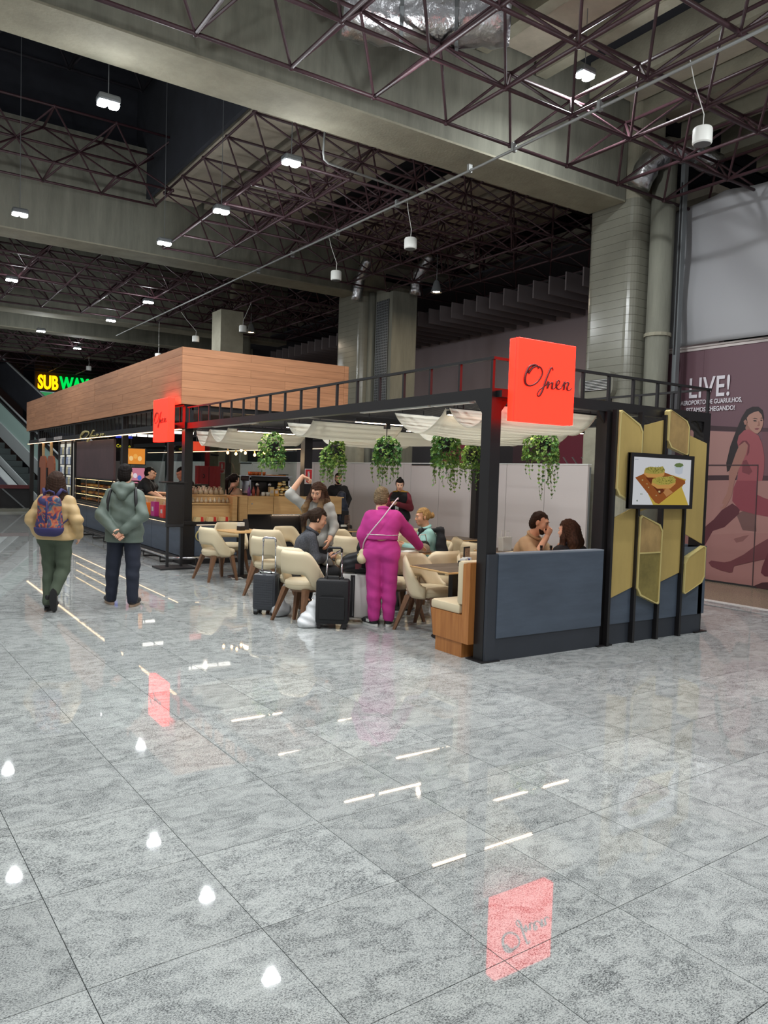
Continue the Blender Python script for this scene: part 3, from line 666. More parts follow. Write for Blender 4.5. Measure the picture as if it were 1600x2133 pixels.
slab(.72, .80, 1.78, 1.84, alu, 'handrail_guide'); slab(.95, 1.10, 1.2, 1.5, alu, 'outer_deck'); slab(2.0, 2.06, 2.45, 2.52, alu, 'second_handrail'); slab(2.0, 2.03, 1.2, 2.45, M['roofdark'], 'second_balustrade')
for k in range(21):
    MB().bb((-.55, k * .4, k * .4 * TG + .2), (.55, k * .4 + .42, k * .4 * TG + .42)).build('step', mat('step_tread', (74, 82, 82), .5, .3) if k == 0 else bpy.data.materials['step_tread'], es)
for k in (6.0,): MB().prism([(k, k * TG + 1.0), (k + 1.2, (k + 1.2) * TG + 1.0), (k + 1.2, (k + 1.2) * TG + 1.12), (k, k * TG + 1.12)], (.54, 0, 0), (0, 1, 0), (0, 0, 1), (.005, 0, 0)).build('warning_strip', mat('yellow_print', (200, 186, 70), .5), es)
lw = thing('low_barrier', 'dark barrier with a maroon top at the foot of the escalator', 'barrier', (-1.0, 25.3, 0))
MB().bb((-3.5, 0, 0), (1.25, .05, .80)).build('dark_panel', M['blacksat'], lw); MB().bb((-3.5, -.06, .80), (1.25, .1, .93)).build('top_rail', mat('maroon_rail', (92, 40, 42), .5), lw)
MB().bar((.3, -.03, .8), (1.1, -.03, .05), .02, .05).build('brace', M['grey'], lw); MB().bb((.22, -.05, 0), (.27, -.02, .8)).build('post', M['black'], lw)
tag(MB().bb((-8, 24.6, .0), (.22, 25.2, .10)).build('trim_4', M['tile']), kind='structure')
# shop front with the lit sign, far behind
sh = thing('sandwich_shop_front', 'distant shop front with a lit yellow and green sign above the wooden fascia', 'shop', (2.72, 39.0, -.12))
MB().bb((-.1, 0, 0), (9, .3, 8.0)).build('shop_wall', mat('shop_wall', (50, 40, 38), .7), sh)
MB().bb((.1, -.12, 5.05), (3.2, 0, 5.68)).build('menu_board', emitter('menu_glow', (170, 190, 200), .8), sh)
for k, (a, b, c) in enumerate(((.1, .75, (60, 150, 90)), (.8, 1.5, (190, 130, 90)), (1.55, 2.4, (150, 160, 200)))): MB().bb((a, -.14, 5.42), (b, -.12, 5.66)).build('menu_picture', emitter('menu_pic_%d' % k, c, .8), sh)
MB().bb((.0, -.2, 5.70), (6, -.02, 5.78)).build('sign_tray', M['black'], sh)
ye, ge = emitter('yellow_neon', (255, 176, 10), 2.2), emitter('green_neon', (0, 190, 70), 1.6)
text_obj('sign_letters', 'SUB', ye, sh, (.0, -.2, 5.83), (PI / 2, 0, 0), 1.0, .06, bold=.03, sx=.58)
text_obj('sign_letters', 'WAY', ge, sh, (1.10, -.2, 5.83), (PI / 2, 0, 0), 1.0, .06, bold=.03, sx=.62)
br = mat('brown_wall', (70, 48, 44), .7)
for x0, x1, z, m, lab in ((-.2, .9, 8.4, M['concdark'], 'grey far wall panel left of the lit sign'), (1.0, 2.35, 8.4, br, 'dark brown far wall panel beside the lit sign')):
    t = thing('wall_panel', lab, 'wall panel', (x0, 41.0, 0)); MB().bb((0, 0, 0), (x1 - x0, .3, z)).build('panel', m, t); MB().bb((0, -.02, z - .3), (x1 - x0, 0, z)).build('panel_cap', M['blacksat'], t)
t = thing('backlit_poster', 'colourful backlit poster high above the escalator', 'poster', (-1.0, 38.0, 5.9)); MB().bb((0, 0, -1.0), (1.5, .1, 1.0)).build('poster_frame', M['black'], t)
for k, c in enumerate(((240, 150, 120), (230, 210, 120), (110, 190, 170), (150, 130, 200))): MB().bb((.1, -.02, -.9 + k * .45), (1.4, 0, -.47 + k * .45)).build('poster_band', emitter('poster_%d' % k, c, .7), t)
t = thing('tube_light', 'white tube light above the escalator', 'lamp', (-1.2, 38.0, 8.0)); MB().bb((0, 0, 0), (1.6, .12, .1)).build('tube_case', M['plastw'], t); MB().bb((0, -.02, -.05), (1.6, .1, 0)).build('tube', emitter('tube_glow', (240, 245, 255), 4), t)
# ================================================================== PERGOLA over the seating
pg = thing('pergola', 'black steel pergola frame with a railing on top, around the cafe seating', 'pergola', (0, 0, 0))
PX, PY = 3.31, 8.05
def post(x0, y0, x1, y1, z1=2.40, plate=True):
    MB().bb((x0, y0, .012), (x1, y1, z1)).build('post', M['black'], pg)
    if plate: MB().bb((x0 - .05, y0 - .05, 0), (x1 + .05, y1 + .05, .012)).build('base_plate', M['black'], pg)
post(0, 0, .12, .13); post(1.545, -.01, 1.665, .13); post(3.19, 0, 3.31, .13); post(3.19, 3.9, 3.31, 4.02)
for a, b in (((0, 0, 2.40), (.12, PY, 2.503)), ((3.19, .0, 2.40), (3.31, PY, 2.503)), ((.12, 0, 2.40), (3.19, .12, 2.503)), ((.12, 7.93, 2.40), (3.19, PY, 2.503)), ((.12, 3.9, 2.42), (3.19, 4.0, 2.5))):
    MB().bb(a, b).build('beam', M['black'], pg)
for a, b in (((.01, 0, 2.76), (.045, PY, 2.785)), ((3.265, 0, 2.76), (3.30, PY, 2.785)), ((.045, .01, 2.76), (3.265, .045, 2.785))):
    MB().bb(a, b).build('top_rail', M['black'], pg)
bm_ = MB().bb((-.014, -.014, 0), (.014, .014, .26)).mesh('baluster'); bm_.materials.append(M['black'])
for k in range(18):
    for x in (.028, 3.282):
        o = bpy.data.objects.new('baluster', bm_); link(o, pg); o.location = (x, .03 + k * .4665, 2.503)
for x in (.42, .81, 1.21, 1.59, 1.97, 2.37, 2.75): link(bpy.data.objects.new('baluster', bm_), pg).location = (x, .028, 2.503)
for x, y, sx, sy in ((.0, .13, 0, 1), (.12, .02, 1, 0), (1.545, .02, -1, 0), (1.665, .02, 1, 0), (3.19, .02, -1, 0), (3.2, .13, 0, 1)):
    ax = (sx, sy, 0)
    MB().prism([(0, 0), (.10, 0), (0, -.12)], (x, y, 2.40), ax, (0, 0, 1), (.02 * abs(sy), .02 * abs(sx), 0)).build('gusset', M['black'], pg)
g = MB()
for k in range(104): g.bar((.12, .16 + k * .075, 2.515), (3.19, .16 + k * .075, 2.515), .020, .008)
g.build('ceiling_mesh', M['black'], pg, kind='stuff')

# ---- front screen: blue-grey laminate with skirting
scn = thing('front_screen', 'blue-grey laminate low screen with dark skirting, left of the gold panels', 'screen', (.12, -.03, 0))
MB().bb((0, -.012, .215), (1.425, .02, .985)).build('laminate_panel', M['blue'], scn); MB().bb((0, 0, .0), (1.425, .02, .215)).build('skirting', M['skirt'], scn)
MB().bb((0, -.012, .985), (1.425, .10, .998)).build('top_cap', mat('cap_grey', (120, 128, 138), .5), scn); MB().bb((-.115, -.005, .0), (0, .03, .99)).build('end_strip', M['skirt'], scn)
gs = thing('gold_panel_screen', 'tall screen of slanted gold panels with blue-grey laminate at its foot', 'screen', (0, 0, 0))
MB().bb((1.665, -.03, .215), (3.26, .0, .985)).build('laminate_panel', M['blue'], gs); MB().bb((1.665, -.02, 0), (3.26, .0, .215)).build('skirting', M['skirt'], gs)
MB().bb((3.19, -.03, .215), (3.31, .3, .99)).build('laminate_panel', M['blue'], gs)
for x in (1.625, 2.025, 2.42, 2.815): MB().bb((x - .017, -.075, .0), (x + .017, -.022, 2.42)).build('upright_bar', M['black'], gs)
def gold_flat(name, poly, m, y=-.032): MB().prism(poly, (0, y, 0), (1, 0, 0), (0, 0, 1), (0, -.014, 0)).build(name, m, gs)
def chamf(poly, c):
    out = []; n = len(poly)
    for i in range(n):
        p, a, b = Vector(poly[i]), Vector(poly[i - 1]), Vector(poly[(i + 1) % n]); k = c[i]
        if k == 0: out.append(tuple(p)); continue
        out.append(tuple(p + (a - p).normalized() * k)); out.append(tuple(p + (b - p).normalized() * k))
    return out
def gold_frame(poly, m, ch, two=None, w=.022):
    P = chamf(poly, ch); n = len(P); cx = sum(p[0] for p in P) / n; cz = sum(p[1] for p in P) / n
    ins = [(p[0] + (cx - p[0]) * (w / max(.05, abs(p[0] - cx))) * .9, p[1] + (cz - p[1]) * .035) for p in P]
    b = MB()
    for i in range(n):
        j = (i + 1) % n; q = [P[i], P[j], ins[j], ins[i]]; b.prism(q, (0, -.03, 0), (1, 0, 0), (0, 0, 1), (0, -.062, 0))
    b.build('gold_frame', M['goldy'], gs)
    if two:
        z = two; lo = [p for p in ins if p[1] < z]; hi = [p for p in ins if p[1] >= z]
        x0 = min(p[0] for p in ins); x1 = max(p[0] for p in ins)
        for nm, sel, mm in (('upper_panel', hi + [(x0, z), (x1, z)], M['goldw']), ('lower_panel', lo + [(x0, z), (x1, z)], M['goldg'])):
            c0 = (sum(p[0] for p in sel) / len(sel), sum(p[1] for p in sel) / len(sel)); sel = sorted(sel, key=lambda p: math.atan2(p[1] - c0[1], p[0] - c0[0])); gold_flat(nm, sel, mm, -.070)
        MB().bb((x0, -.09, z - .008), (x1, -.07, z + .008)).build('divider', M['goldy'], gs)
    else: gold_flat('gold_panel', ins, m, -.074)
gold_frame([(1.645, 2.43), (2.015, 2.27), (2.015, 1.44), (1.635, 1.57)], M['gold'], (.03, .05, .02, .05))
gold_flat('gold_panel', [(1.645, 1.31), (2.008, 1.44), (2.008, .59), (1.645, .486)], M['gold'])
gold_flat('gold_panel', [(2.042, 2.28), (2.403, 2.365), (2.403, 1.47), (2.042, 1.375)], M['gold'])
gold_frame([(2.03, 1.36), (2.418, 1.235), (2.41, .38), (2.03, .52)], M['goldw'], (.03, .05, .02, .06), .95)
gold_frame([(2.43, 2.49), (2.80, 2.36), (2.80, 2.0), (2.43, 2.09)], M['goldw'], (.03, .05, .02, .06))
gold_flat('gold_panel', [(2.437, 1.42), (2.80, 1.5), (2.80, .71), (2.437, .612)], M['gold'])
gold_flat('gold_panel', [(2.832, 2.235), (3.19, 2.155), (3.19, 1.02), (2.832, 1.15)], M['gold'])
gold_frame([(2.832, .86), (3.21, 1.01), (3.21, .60), (2.832, .46)], M['gold'], (.05, .03, .05, .03))
# the framed display
tv = thing('display_screen', 'framed lit display of topped pastries on a board, on the gold panels', 'screen', (0, 0, 0))
MB().bb((1.775, -.135, 1.42), (2.825, -.10, 1.995)).build('screen_back', M['black'], tv)
for a, b in (((1.775, -.15, 1.42), (1.815, -.11, 1.995)), ((2.785, -.15, 1.42), (2.825, -.11, 1.995)), ((1.815, -.15, 1.42), (2.785, -.11, 1.462)), ((1.815, -.15, 1.953), (2.785, -.11, 1.995))): MB().bb(a, b).build('screen_frame', M['black'], tv)
for k, (n, c, poly) in enumerate(FOOD):
    mk = 'screen_%d_%d_%d' % c
    if mk not in MATS: MATS[mk] = emitter(mk, c, .62)
    if k == 0: poly = [(1.815, 1.953), (2.785, 1.953), (2.785, 1.462), (1.815, 1.462)]
    MB().prism(poly, (0, -.1362 - .0004 * k, 0), (1, 0, 0), (0, 0, 1), (0, -.0003, 0)).build(n, MATS[mk], tv)
tq = MB()
for k in range(170):
    for (cx, cz, rx, rz) in ((random.choice((0, 1)),) * 1 + (0, 0, 0),):
        e = FOOD[6][2] if cx == 0 else FOOD[8][2]
        x0, x1 = min(p[0] for p in e), max(p[0] for p in e); z0, z1 = min(p[1] for p in e), max(p[1] for p in e)
        a = random.uniform(0, 2 * PI); r = random.random() ** .5
        x = (x0 + x1) / 2 + (x1 - x0) * .46 * r * math.cos(a); z = (z0 + z1) / 2 + (z1 - z0) * .42 * r * math.sin(a)
        tq.prism([(x, z), (x + .012, z + .003), (x + .008, z + .011)], (0, -.1432, 0), (1, 0, 0), (0, 0, 1), (0, -.0003, 0))
tq.build('nut_print', emitter('nut_green', (110, 112, 48), .6), tv, kind='stuff')
MB().bb((1.84, -.1369, 1.925), (1.90, -.1366, 1.929)).build('caption_line', emitter('cap_line', (150, 155, 170), .6), tv)

# ---- lit red signs with script
STROKES = [
 [(0.364, 2.687), (0.346, 2.713), (0.302, 2.718), (0.247, 2.692), (0.214, 2.639), (0.199, 2.58), (0.215, 2.538), (0.266, 2.527), (0.335, 2.553), (0.389, 2.602), (0.415, 2.654), (0.396, 2.696), (0.347, 2.709), (0.287, 2.688), (0.24, 2.634)],
 [(0.548, 2.69), (0.545, 2.708), (0.534, 2.716), (0.516, 2.703), (0.484, 2.643), (0.453, 2.574), (0.424, 2.498), (0.394, 2.453), (0.372, 2.442), (0.364, 2.465), (0.391, 2.503), (0.438, 2.533), (0.47, 2.551)],
 [(0.47, 2.551), (0.489, 2.582), (0.498, 2.58), (0.485, 2.52), (0.511, 2.561), (0.54, 2.581), (0.548, 2.576), (0.543, 2.528), (0.564, 2.524), (0.588, 2.541)],
 [(0.588, 2.545), (0.622, 2.566), (0.642, 2.592), (0.628, 2.608), (0.606, 2.596), (0.597, 2.56), (0.612, 2.53), (0.645, 2.53), (0.674, 2.553)],
 [(0.674, 2.553), (0.692, 2.585), (0.704, 2.604), (0.702, 2.565), (0.697, 2.525), (0.704, 2.562), (0.724, 2.592), (0.748, 2.602), (0.757, 2.588), (0.742, 2.558), (0.745, 2.532), (0.775, 2.530), (0.802, 2.552)]]
def smooth_path(P, n=5):
    out = []; m = len(P)
    for i in range(m - 1):
        p0, p1, p2, p3 = [Vector(P[min(max(i + d, 0), m - 1)]) for d in (-1, 0, 1, 2)]
        for k in range(n):
            t = k / n; out.append(.5 * ((2 * p1) + (p2 - p0) * t + (2 * p0 - 5 * p1 + 4 * p2 - p3) * t * t + (3 * p1 - p0 - 3 * p2 + p3) * t ** 3))
    out.append(Vector(P[-1])); return out
def script(parent, m, f, thick=1.0, name='letter'):
    """the five written letters as rounded strokes; f maps (x, z) of the first sign to a point"""
    for li, P in enumerate(STROKES):
        q = smooth_path(P); rr = []
        for i in range(len(q)):
            d = (q[min(i + 1, len(q) - 1)] - q[max(i - 1, 0)]); dn = d.normalized() if d.length else Vector((1, 0))
            rr.append(thick * (.0058 + .0045 * max(0, -dn.y) + (.002 if li == 0 else 0)))
        MB().tube([f(p.x, p.y) for p in q], rr, 6).build(name, m, parent, smooth=True)
redglow = bpy.data.materials.new('red_glow'); redglow.use_nodes = True
_nt = redglow.node_tree; _b = _nt.nodes['Principled BSDF']; _b.inputs['Base Color'].default_value = (*lin((225, 45, 30)), 1); _b.inputs['Roughness'].default_value = .35
_b.inputs['Emission Color'].default_value = (1, .0135, .0055, 1); _b.inputs['Emission Strength'].default_value = 4.2
redrim = bpy.data.materials.new('red_rim'); redrim.use_nodes = True
_b = redrim.node_tree.nodes['Principled BSDF']; _b.inputs['Base Color'].default_value = (*lin((225, 60, 40)), 1); _b.inputs['Emission Color'].default_value = (1, .008, .006, 1); _b.inputs['Emission Strength'].default_value = 3.4
maroon_l = mat('maroon_letter', (112, 24, 20), .4)
s1 = thing('lit_sign', 'red glowing square sign at the near pergola corner, facing the camera', 'sign', (0, 0, 0))
MB().rbox((.12, -.20, 2.207), (.845, -.075, 2.945), .006).build('light_box', redglow, s1)
MB().bb((.118, -.165, 2.205), (.847, -.158, 2.947)).build('edge_seam', redrim, s1)
MB().bb((.05, -.075, 2.42), (.25, .0, 2.48)).build('bracket', M['black'], s1)
script(s1, maroon_l, lambda x, z: (x, -.201, z), 1.25)
s2 = thing('lit_sign', 'red glowing sign at the kiosk corner, seen edge on', 'sign', (0, 0, 0))
MB().rbox((-.30, 8.17, 2.165), (-.175, 9.0, 2.935), .006).build('light_box', redglow, s2)
MB().bb((-.265, 8.168, 2.163), (-.258, 9.002, 2.937)).build('edge_seam', redrim, s2)
MB().bb((-.175, 8.5, 2.42), (-.02, 8.6, 2.48)).build('bracket', M['black'], s2)
script(s2, mat('red_letter', (190, 40, 24), .4), lambda x, z: (-.301, 9.0 - (x - .12) * 1.145, z - .02), 1.3)
s3 = thing('lit_sign', 'red lit sign hanging inside the kiosk beside the pendant bulbs', 'sign', (1.55, 12.2, 2.12))
MB().rbox((0, 0, 0), (.36, .1, .22), .006).build('light_box', mat('red_back', (200, 60, 36), .4, emit=(235, 70, 40), estr=.5), s3); MB().tube([(.18, .05, .22), (.18, .05, .56)], .01, 6).build('hanger', M['black'], s3)

# ---- LED lines and plain white strips under the pergola and kiosk
for k, (x0, x1, y, lab) in enumerate(((.02 + .12, 1.56, .81, 'first'), (1.67, 3.1, 1.70, 'second'), (.14, 1.35, 2.58, 'third'), (1.53, 2.75, 3.48, 'fourth'), (.14, 1.46, 4.40, 'fifth'), (1.57, 3.15, 5.30, 'sixth'), (.14, 1.15, 6.10, 'seventh'))):
    t = thing('led_or_plain_strip', 'warm LED line under the pergola, %s counting from the near corner' % lab, 'lamp', (x0, y, 2.31))
    MB().bb((0, -.025, .0), (x1 - x0, .025, .04)).build('led_channel', M['black'], t); MB().bb((.01, -.014, -.006), (x1 - x0 - .01, .014, .0)).build('led_strip', M['ledn'], t)
    for q in (.2, x1 - x0 - .2): MB().tube([(q, 0, .04), (q, 0, .21)], .008, 6).build('drop_rod', M['black'], t)
for y0, y1, lab in ((.35, .95, 'beside the near sign'), (1.0, 2.3, 'in its near middle'), (5.2, 6.9, 'near the kiosk')):  # plain white plastic strips, no LED in them
    t = thing('led_or_plain_strip', 'plain white strip under the long pergola beam, ' + lab, 'lamp', (.06, y0, 2.40)); MB().bb((-.03, 0, -.012), (.03, y1 - y0, 0)).build('white_strip', M['plastw'], t)

# ---- canvas swags
def canopy(x0, x1, y0, y1, sag, label):
    t = thing('canvas_canopy', label, 'canopy', (x0, y0, 2.37)); b = MB(); nu, nv = 14, 14; L, W = x1 - x0, y1 - y0
    for i in range(nu + 1):
        for j in range(nv + 1):
            a, c = i / nu, j / nv
            z = -sag * (math.sin(PI * c) ** .8) * (1 + .12 * math.sin(PI * a)) + .006 * math.sin(c * 16 + a * 5) * math.sin(PI * c) * math.sin(PI * a) + .003 * math.sin(a * 40) * math.sin(PI * a)
            b.v.append((a * L, c * W, z))
    for i in range(nu):
        for j in range(nv): k = i * (nv + 1) + j; b.f.append((k, k + 1, k + nv + 2, k + nv + 1))
    o = b.build('canvas', M['cloth'], t, smooth=True); sd = o.modifiers.new('thick', 'SOLIDIFY'); sd.thickness = .005
    hem = MB(); 
    for e in (0, L): hem.tube([(e, c / nv * W, b.v[(0 if e == 0 else nu) * (nv + 1) + c][2]) for c in range(nv + 1)], .007, 5)
    hem.build('hem', M['cloth'], t)
    for yy in (0, W):
        MB().tube([(0, yy, .0), (L, yy, .0)], .008, 6).build('support_rod', M['black'], t)
        for xx in (.1, L - .1): MB().tube([(xx, yy, 0), (xx, yy, .145)], .005, 5).build('hook', M['black'], t)
for x0, x1, y0, y1, sag, lab in ((.14, 1.56, .14, .78, .20, 'canvas swag over the near corner, behind the big red sign'), (.14, 1.56, .84, 1.74, .23, 'canvas swag second from the near corner on the left half'),
  (.14, 1.56, 3.62, 4.36, .20, 'canvas swag halfway along the left half of the pergola'), (.14, 1.56, 6.48, 7.26, .22, 'canvas swag next to last before the kiosk on the left half'), (.14, 1.56, 7.30, 7.92, .27, 'canvas swag nearest the kiosk, in front of the bulbs'),
  (1.66, 3.16, 1.96, 2.68, .20, 'canvas swag at the right half, nearer of the pair behind the near post'), (1.66, 3.16, 2.72, 3.44, .20, 'canvas swag at the right half, farther of the pair behind the near post'),
  (1.66, 3.16, 4.6, 5.26, .18, 'canvas swag far back on the right half, nearer of two'), (1.66, 3.16, 5.5, 6.2, .2, 'canvas swag far back on the right half, farther of two')):
    canopy(x0, x1, y0, y1, sag, lab)

# ---- hanging ivy
leafg = [mat('ivy_leaf_%d' % i, c, .55, var=.3, vscale=9) for i, c in enumerate(((106, 150, 66), (150, 182, 92), (72, 122, 60)))]
vine = mat('vine_stem', (92, 96, 52), .7)
LEAF = [(0, -.05), (.34, -.18), (.55, .12), (.30, .22), (.42, .55), (.16, .52), (0, 1.0), (-.16, .52), (-.42, .55), (-.30, .22), (-.55, .12), (-.34, -.18)]
def leaf(b, p, d, s, up):
    d = Vector(d).normalized(); a = d.cross(Vector(up))
    if a.length < 1e-3: a = d.cross(Vector((1, 0.2, 0)))
    a.normalize(); n = a.cross(d); o = len(b.v)
    for x, y in LEAF: b.v.append(tuple(Vector(p) + a * (x * s) + d * (y * s) + n * (abs(x) * .25 * s)))
    b.f.append((o, o + 1, o + 2, o + 3, o + 4, o + 5, o + 6)); b.f.append((o, o + 6, o + 7, o + 8, o + 9, o + 10, o + 11))
def ivy(loc, w, h, trail, label, hang, seed, mi=0, nl=420):
    R_ = random.Random(seed); t = thing('hanging_ivy', label, 'plant', loc)
    MB().lathe([(.05, -.16), (.085, -.12), (.10, -.02), (.105, 0)], 14).build('pot', M['blacksat'], t, smooth=True)
    MB().tube([(0, 0, -.02), (0, 0, hang)], .006, 6).build('hanger', M['black'], t); MB().bb((-.03, -.03, hang - .06), (.03, .03, hang)).build('ceiling_clip', M['black'], t)
    B = [MB(), MB(), MB()]; V = MB(); rx = w / 2
    for k in range(nl):
        a = R_.uniform(0, 2 * PI); e = R_.uniform(-.9, 1.0); r = rx * (1 - .3 * R_.random() ** 2)
        zz = e * h * .5; rad = r * (math.sqrt(max(0, 1 - (e if e > 0 else 0) ** 2)) * (.80 + .2 * math.sin(3 * a + seed)))
        p = (rad * math.cos(a), rad * math.sin(a), zz - h * .22)
        leaf(B[R_.choices((0, 1, 2), ((5, 3, 3), (3, 5, 2), (3, 2, 5))[mi])[0]], p, (math.cos(a) * .7 + R_.uniform(-.5, .5), math.sin(a) * .7 + R_.uniform(-.5, .5), -.55 + R_.uniform(-.6, .5)), R_.uniform(.028, .052), (R_.uniform(-1, 1), R_.uniform(-1, 1), 1))
    for q in range(17):
        a = R_.uniform(0, 2 * PI); r = rx * R_.uniform(.45, .98); L = trail * R_.uniform(.35, 1.0); pts = []
        n = max(4, int(L / .05)); x, y, z = r * math.cos(a), r * math.sin(a), -h * .35
        for i in range(n + 1):
            pts.append((x, y, z)); x += R_.uniform(-.012, .012); y += R_.uniform(-.012, .012); z -= L / n
        V.tube(pts, .0025, 4)
        for i in range(1, n + 1):
            for rep in range(2 if i < n * .7 else 1):
                aa = R_.uniform(0, 2 * PI); leaf(B[R_.choice((0, 0, 1, 2))], pts[i], (math.cos(aa) * .6, math.sin(aa) * .6, -.8), R_.uniform(.026, .05) * (1 if i < n * .75 else .85), (math.cos(aa), math.sin(aa), .5))
    for i in range(3): B[i].build('foliage', leafg[i], t, kind='stuff', fix=False)
    V.build('vines', vine, t, kind='stuff', fix=False)
ivy((2.39, 1.70, 2.21), .50, .40, .62, 'large hanging ivy framed between the near post and the gold panels', .10, 1, 0, 640)
ivy((.99, 1.90, 2.14), .37, .48, .60, 'tallest hanging ivy, just left of the near post', .24, 2, 0, 560)
ivy((2.72, 3.48, 2.08), .36, .38, .46, 'light yellow-green hanging ivy half hidden by the near post', .23, 3, 1, 400)
ivy((.60, 2.58, 2.06), .36, .36, .40, 'dark green hanging ivy in the middle, over the phone user', .25, 4, 2, 520)
ivy((1.16, 4.98, 2.0), .27, .32, .34, 'yellowish hanging ivy over the bespectacled man, lower of a touching pair', .38, 5, 1, 360)
ivy((.97, 4.40, 2.10), .28, .42, .40, 'hanging ivy behind and right of the yellowish one', .21, 6, 1, 380)
ivy((.75, 6.10, 2.16), .48, .62, .26, 'hanging ivy in front of the warm bulbs and the coffee machine', .15, 7, 0, 640)

# ================================================================== KIOSK
ff = thing('wooden_fascia', 'long oak plank fascia boxed round the top of the kiosk', 'fascia', (0, 0, 0))
ZF0, ZF1, NC = 2.83, 3.83, 7; ch_ = (ZF1 - ZF0) / NC
core = MB().bb((-.07, 8.08, ZF0 + .01), (3.28, 24.0, ZF1 - .01)).build('fascia_core', M['blacksat'], ff)
for r in range(NC):
    y = 8.06; k = r % 3
    while y < 24.05:
        L = (1.7, 2.5, 2.1)[k % 3]; e = min(y + L, 24.05); k += 1
        MB().bb((-.10 - .002 * ((k + r) % 2), y + .002, ZF0 + r * ch_ + .0015), (-.07, e - .002, ZF0 + (r + 1) * ch_ - .0015)).build('plank', M['woodf'], ff); y = e
    x = -.10; k = r % 2
    while x < 3.30:
        L = (1.3, 2.0)[k % 2]; e = min(x + L, 3.30); k += 1
        MB().bb((x + .002, 8.05 - .002 * ((k + r) % 2), ZF0 + r * ch_ + .0015), (e - .002, 8.08, ZF0 + (r + 1) * ch_ - .0015)).build('plank', M['woodf'], ff); x = e
    MB().bb((3.28, 8.06, ZF0 + r * ch_ + .0015), (3.31, 24.05, ZF0 + (r + 1) * ch_ - .0015)).build('plank', M['woodf'], ff)
kf = thing('kiosk_structure', 'black steel posts and rails carrying the wooden fascia', 'frame', (0, 0, 0))
for x, y, w in ((-.0, 8.12, .15), (.0, 9.0, .10), (0, 12.15, .12), (0, 16.9, .16), (0, 22.3, .16), (2.40, 8.12, .17), (3.2, 9.7, .12), (3.2, 14, .12), (3.2, 19, .12), (3.2, 23.9, .12), (0, 23.9, .12)):
    MB().bb((x, y, 0), (x + w, y + w, 2.83)).build('post', M['black'], kf)
for a, b in (((-.03, 8.06, 2.41), (.07, 24.0, 2.52)), ((3.2, 8.12, 2.41), (3.3, 24.0, 2.52)), ((.07, 23.9, 2.41), (3.2, 24.0, 2.52)), ((.12, 8.12, 2.74), (3.2, 8.2, 2.83)), ((-.03, 8.1, 2.80), (.05, 24.0, 2.83))): MB().bb(a, b).build('beam', M['black'], kf)
bk = MB().bb((-.011, -.011, 0), (.011, .011, .29)).mesh('baluster'); bk.materials.append(M['black'])
for k in range(46): link(bpy.data.objects.new('baluster', bk), kf).location = (.02, 8.45 + k * .345, 2.52)
for k in range(8): link(bpy.data.objects.new('baluster', bk), kf).location = (.3 + k * .4, 8.14, 2.50)
t = thing('led_or_plain_strip', 'long warm LED line under the kiosk beam on the walkway side', 'lamp', (-.05, 8.2, 2.395)); MB().bb((-.03, 0, 0), (.03, 15.7, .015)).build('led_channel', M['black'], t); MB().bb((-.035, 0, -.012), (.02, 15.7, 0)).build('led_strip', M['ledk'], t)
t = thing('led_or_plain_strip', 'warm LED line along the inner side of the kiosk', 'lamp', (3.1, 8.6, 2.2)); MB().bb((-.02, 0, 0), (.02, 12, .02)).build('led_channel', M['black'], t); MB().bb((-.015, 0, -.01), (.015, 12, 0)).build('led_strip', M['ledk'], t)
for y, x0, x1 in ((10.6, .8, 2.0), (13.2, .8, 2.0), (16.0, .8, 2.0)):
    t = thing('tube_light', 'white ceiling light inside the kiosk, %s from the front' % {10.6: 'first', 13.2: 'second', 16.0: 'third'}[y], 'lamp', (x0, y, 2.60), group='white ceiling lights inside the kiosk'); MB().bb((0, -.06, 0), (x1 - x0, .06, .03)).build('light_case', M['plastw'], t)
    for q in range(4): MB().bb((.03 + q * .3, -.05, -.06), (.27 + q * .3, .05, 0)).build('light_cell', emitter('cell_glow', (255, 250, 240), 2.2) if 'cell_glow' not in bpy.data.materials else bpy.data.materials['cell_glow'], t)
kg = thing('kiosk_lettering', 'gold script lettering on the walkway beam of the kiosk', 'lettering', (0, 0, 0))
script(kg, M['goldy'], lambda x, z: (-.05, 16.0 - (x - .2) * 4.2, 2.30 + (z - 2.44) * 1.0), 2.2)
t = thing('lettering', 'small white lettering on the beam at the far end of the kiosk', 'lettering', (-.04, 22.0, 2.44))
for k in range(7): MB().bb((-.01, -.12 - k * .17, 0), (0, -.0 - k * .17, .09)).build('letter', M['white'], t)
for k in range(6): MB().bb((-.01, -2.6 - k * .2, 0), (0, -2.46 - k * .2, .09)).build('letter', M['white'], t)

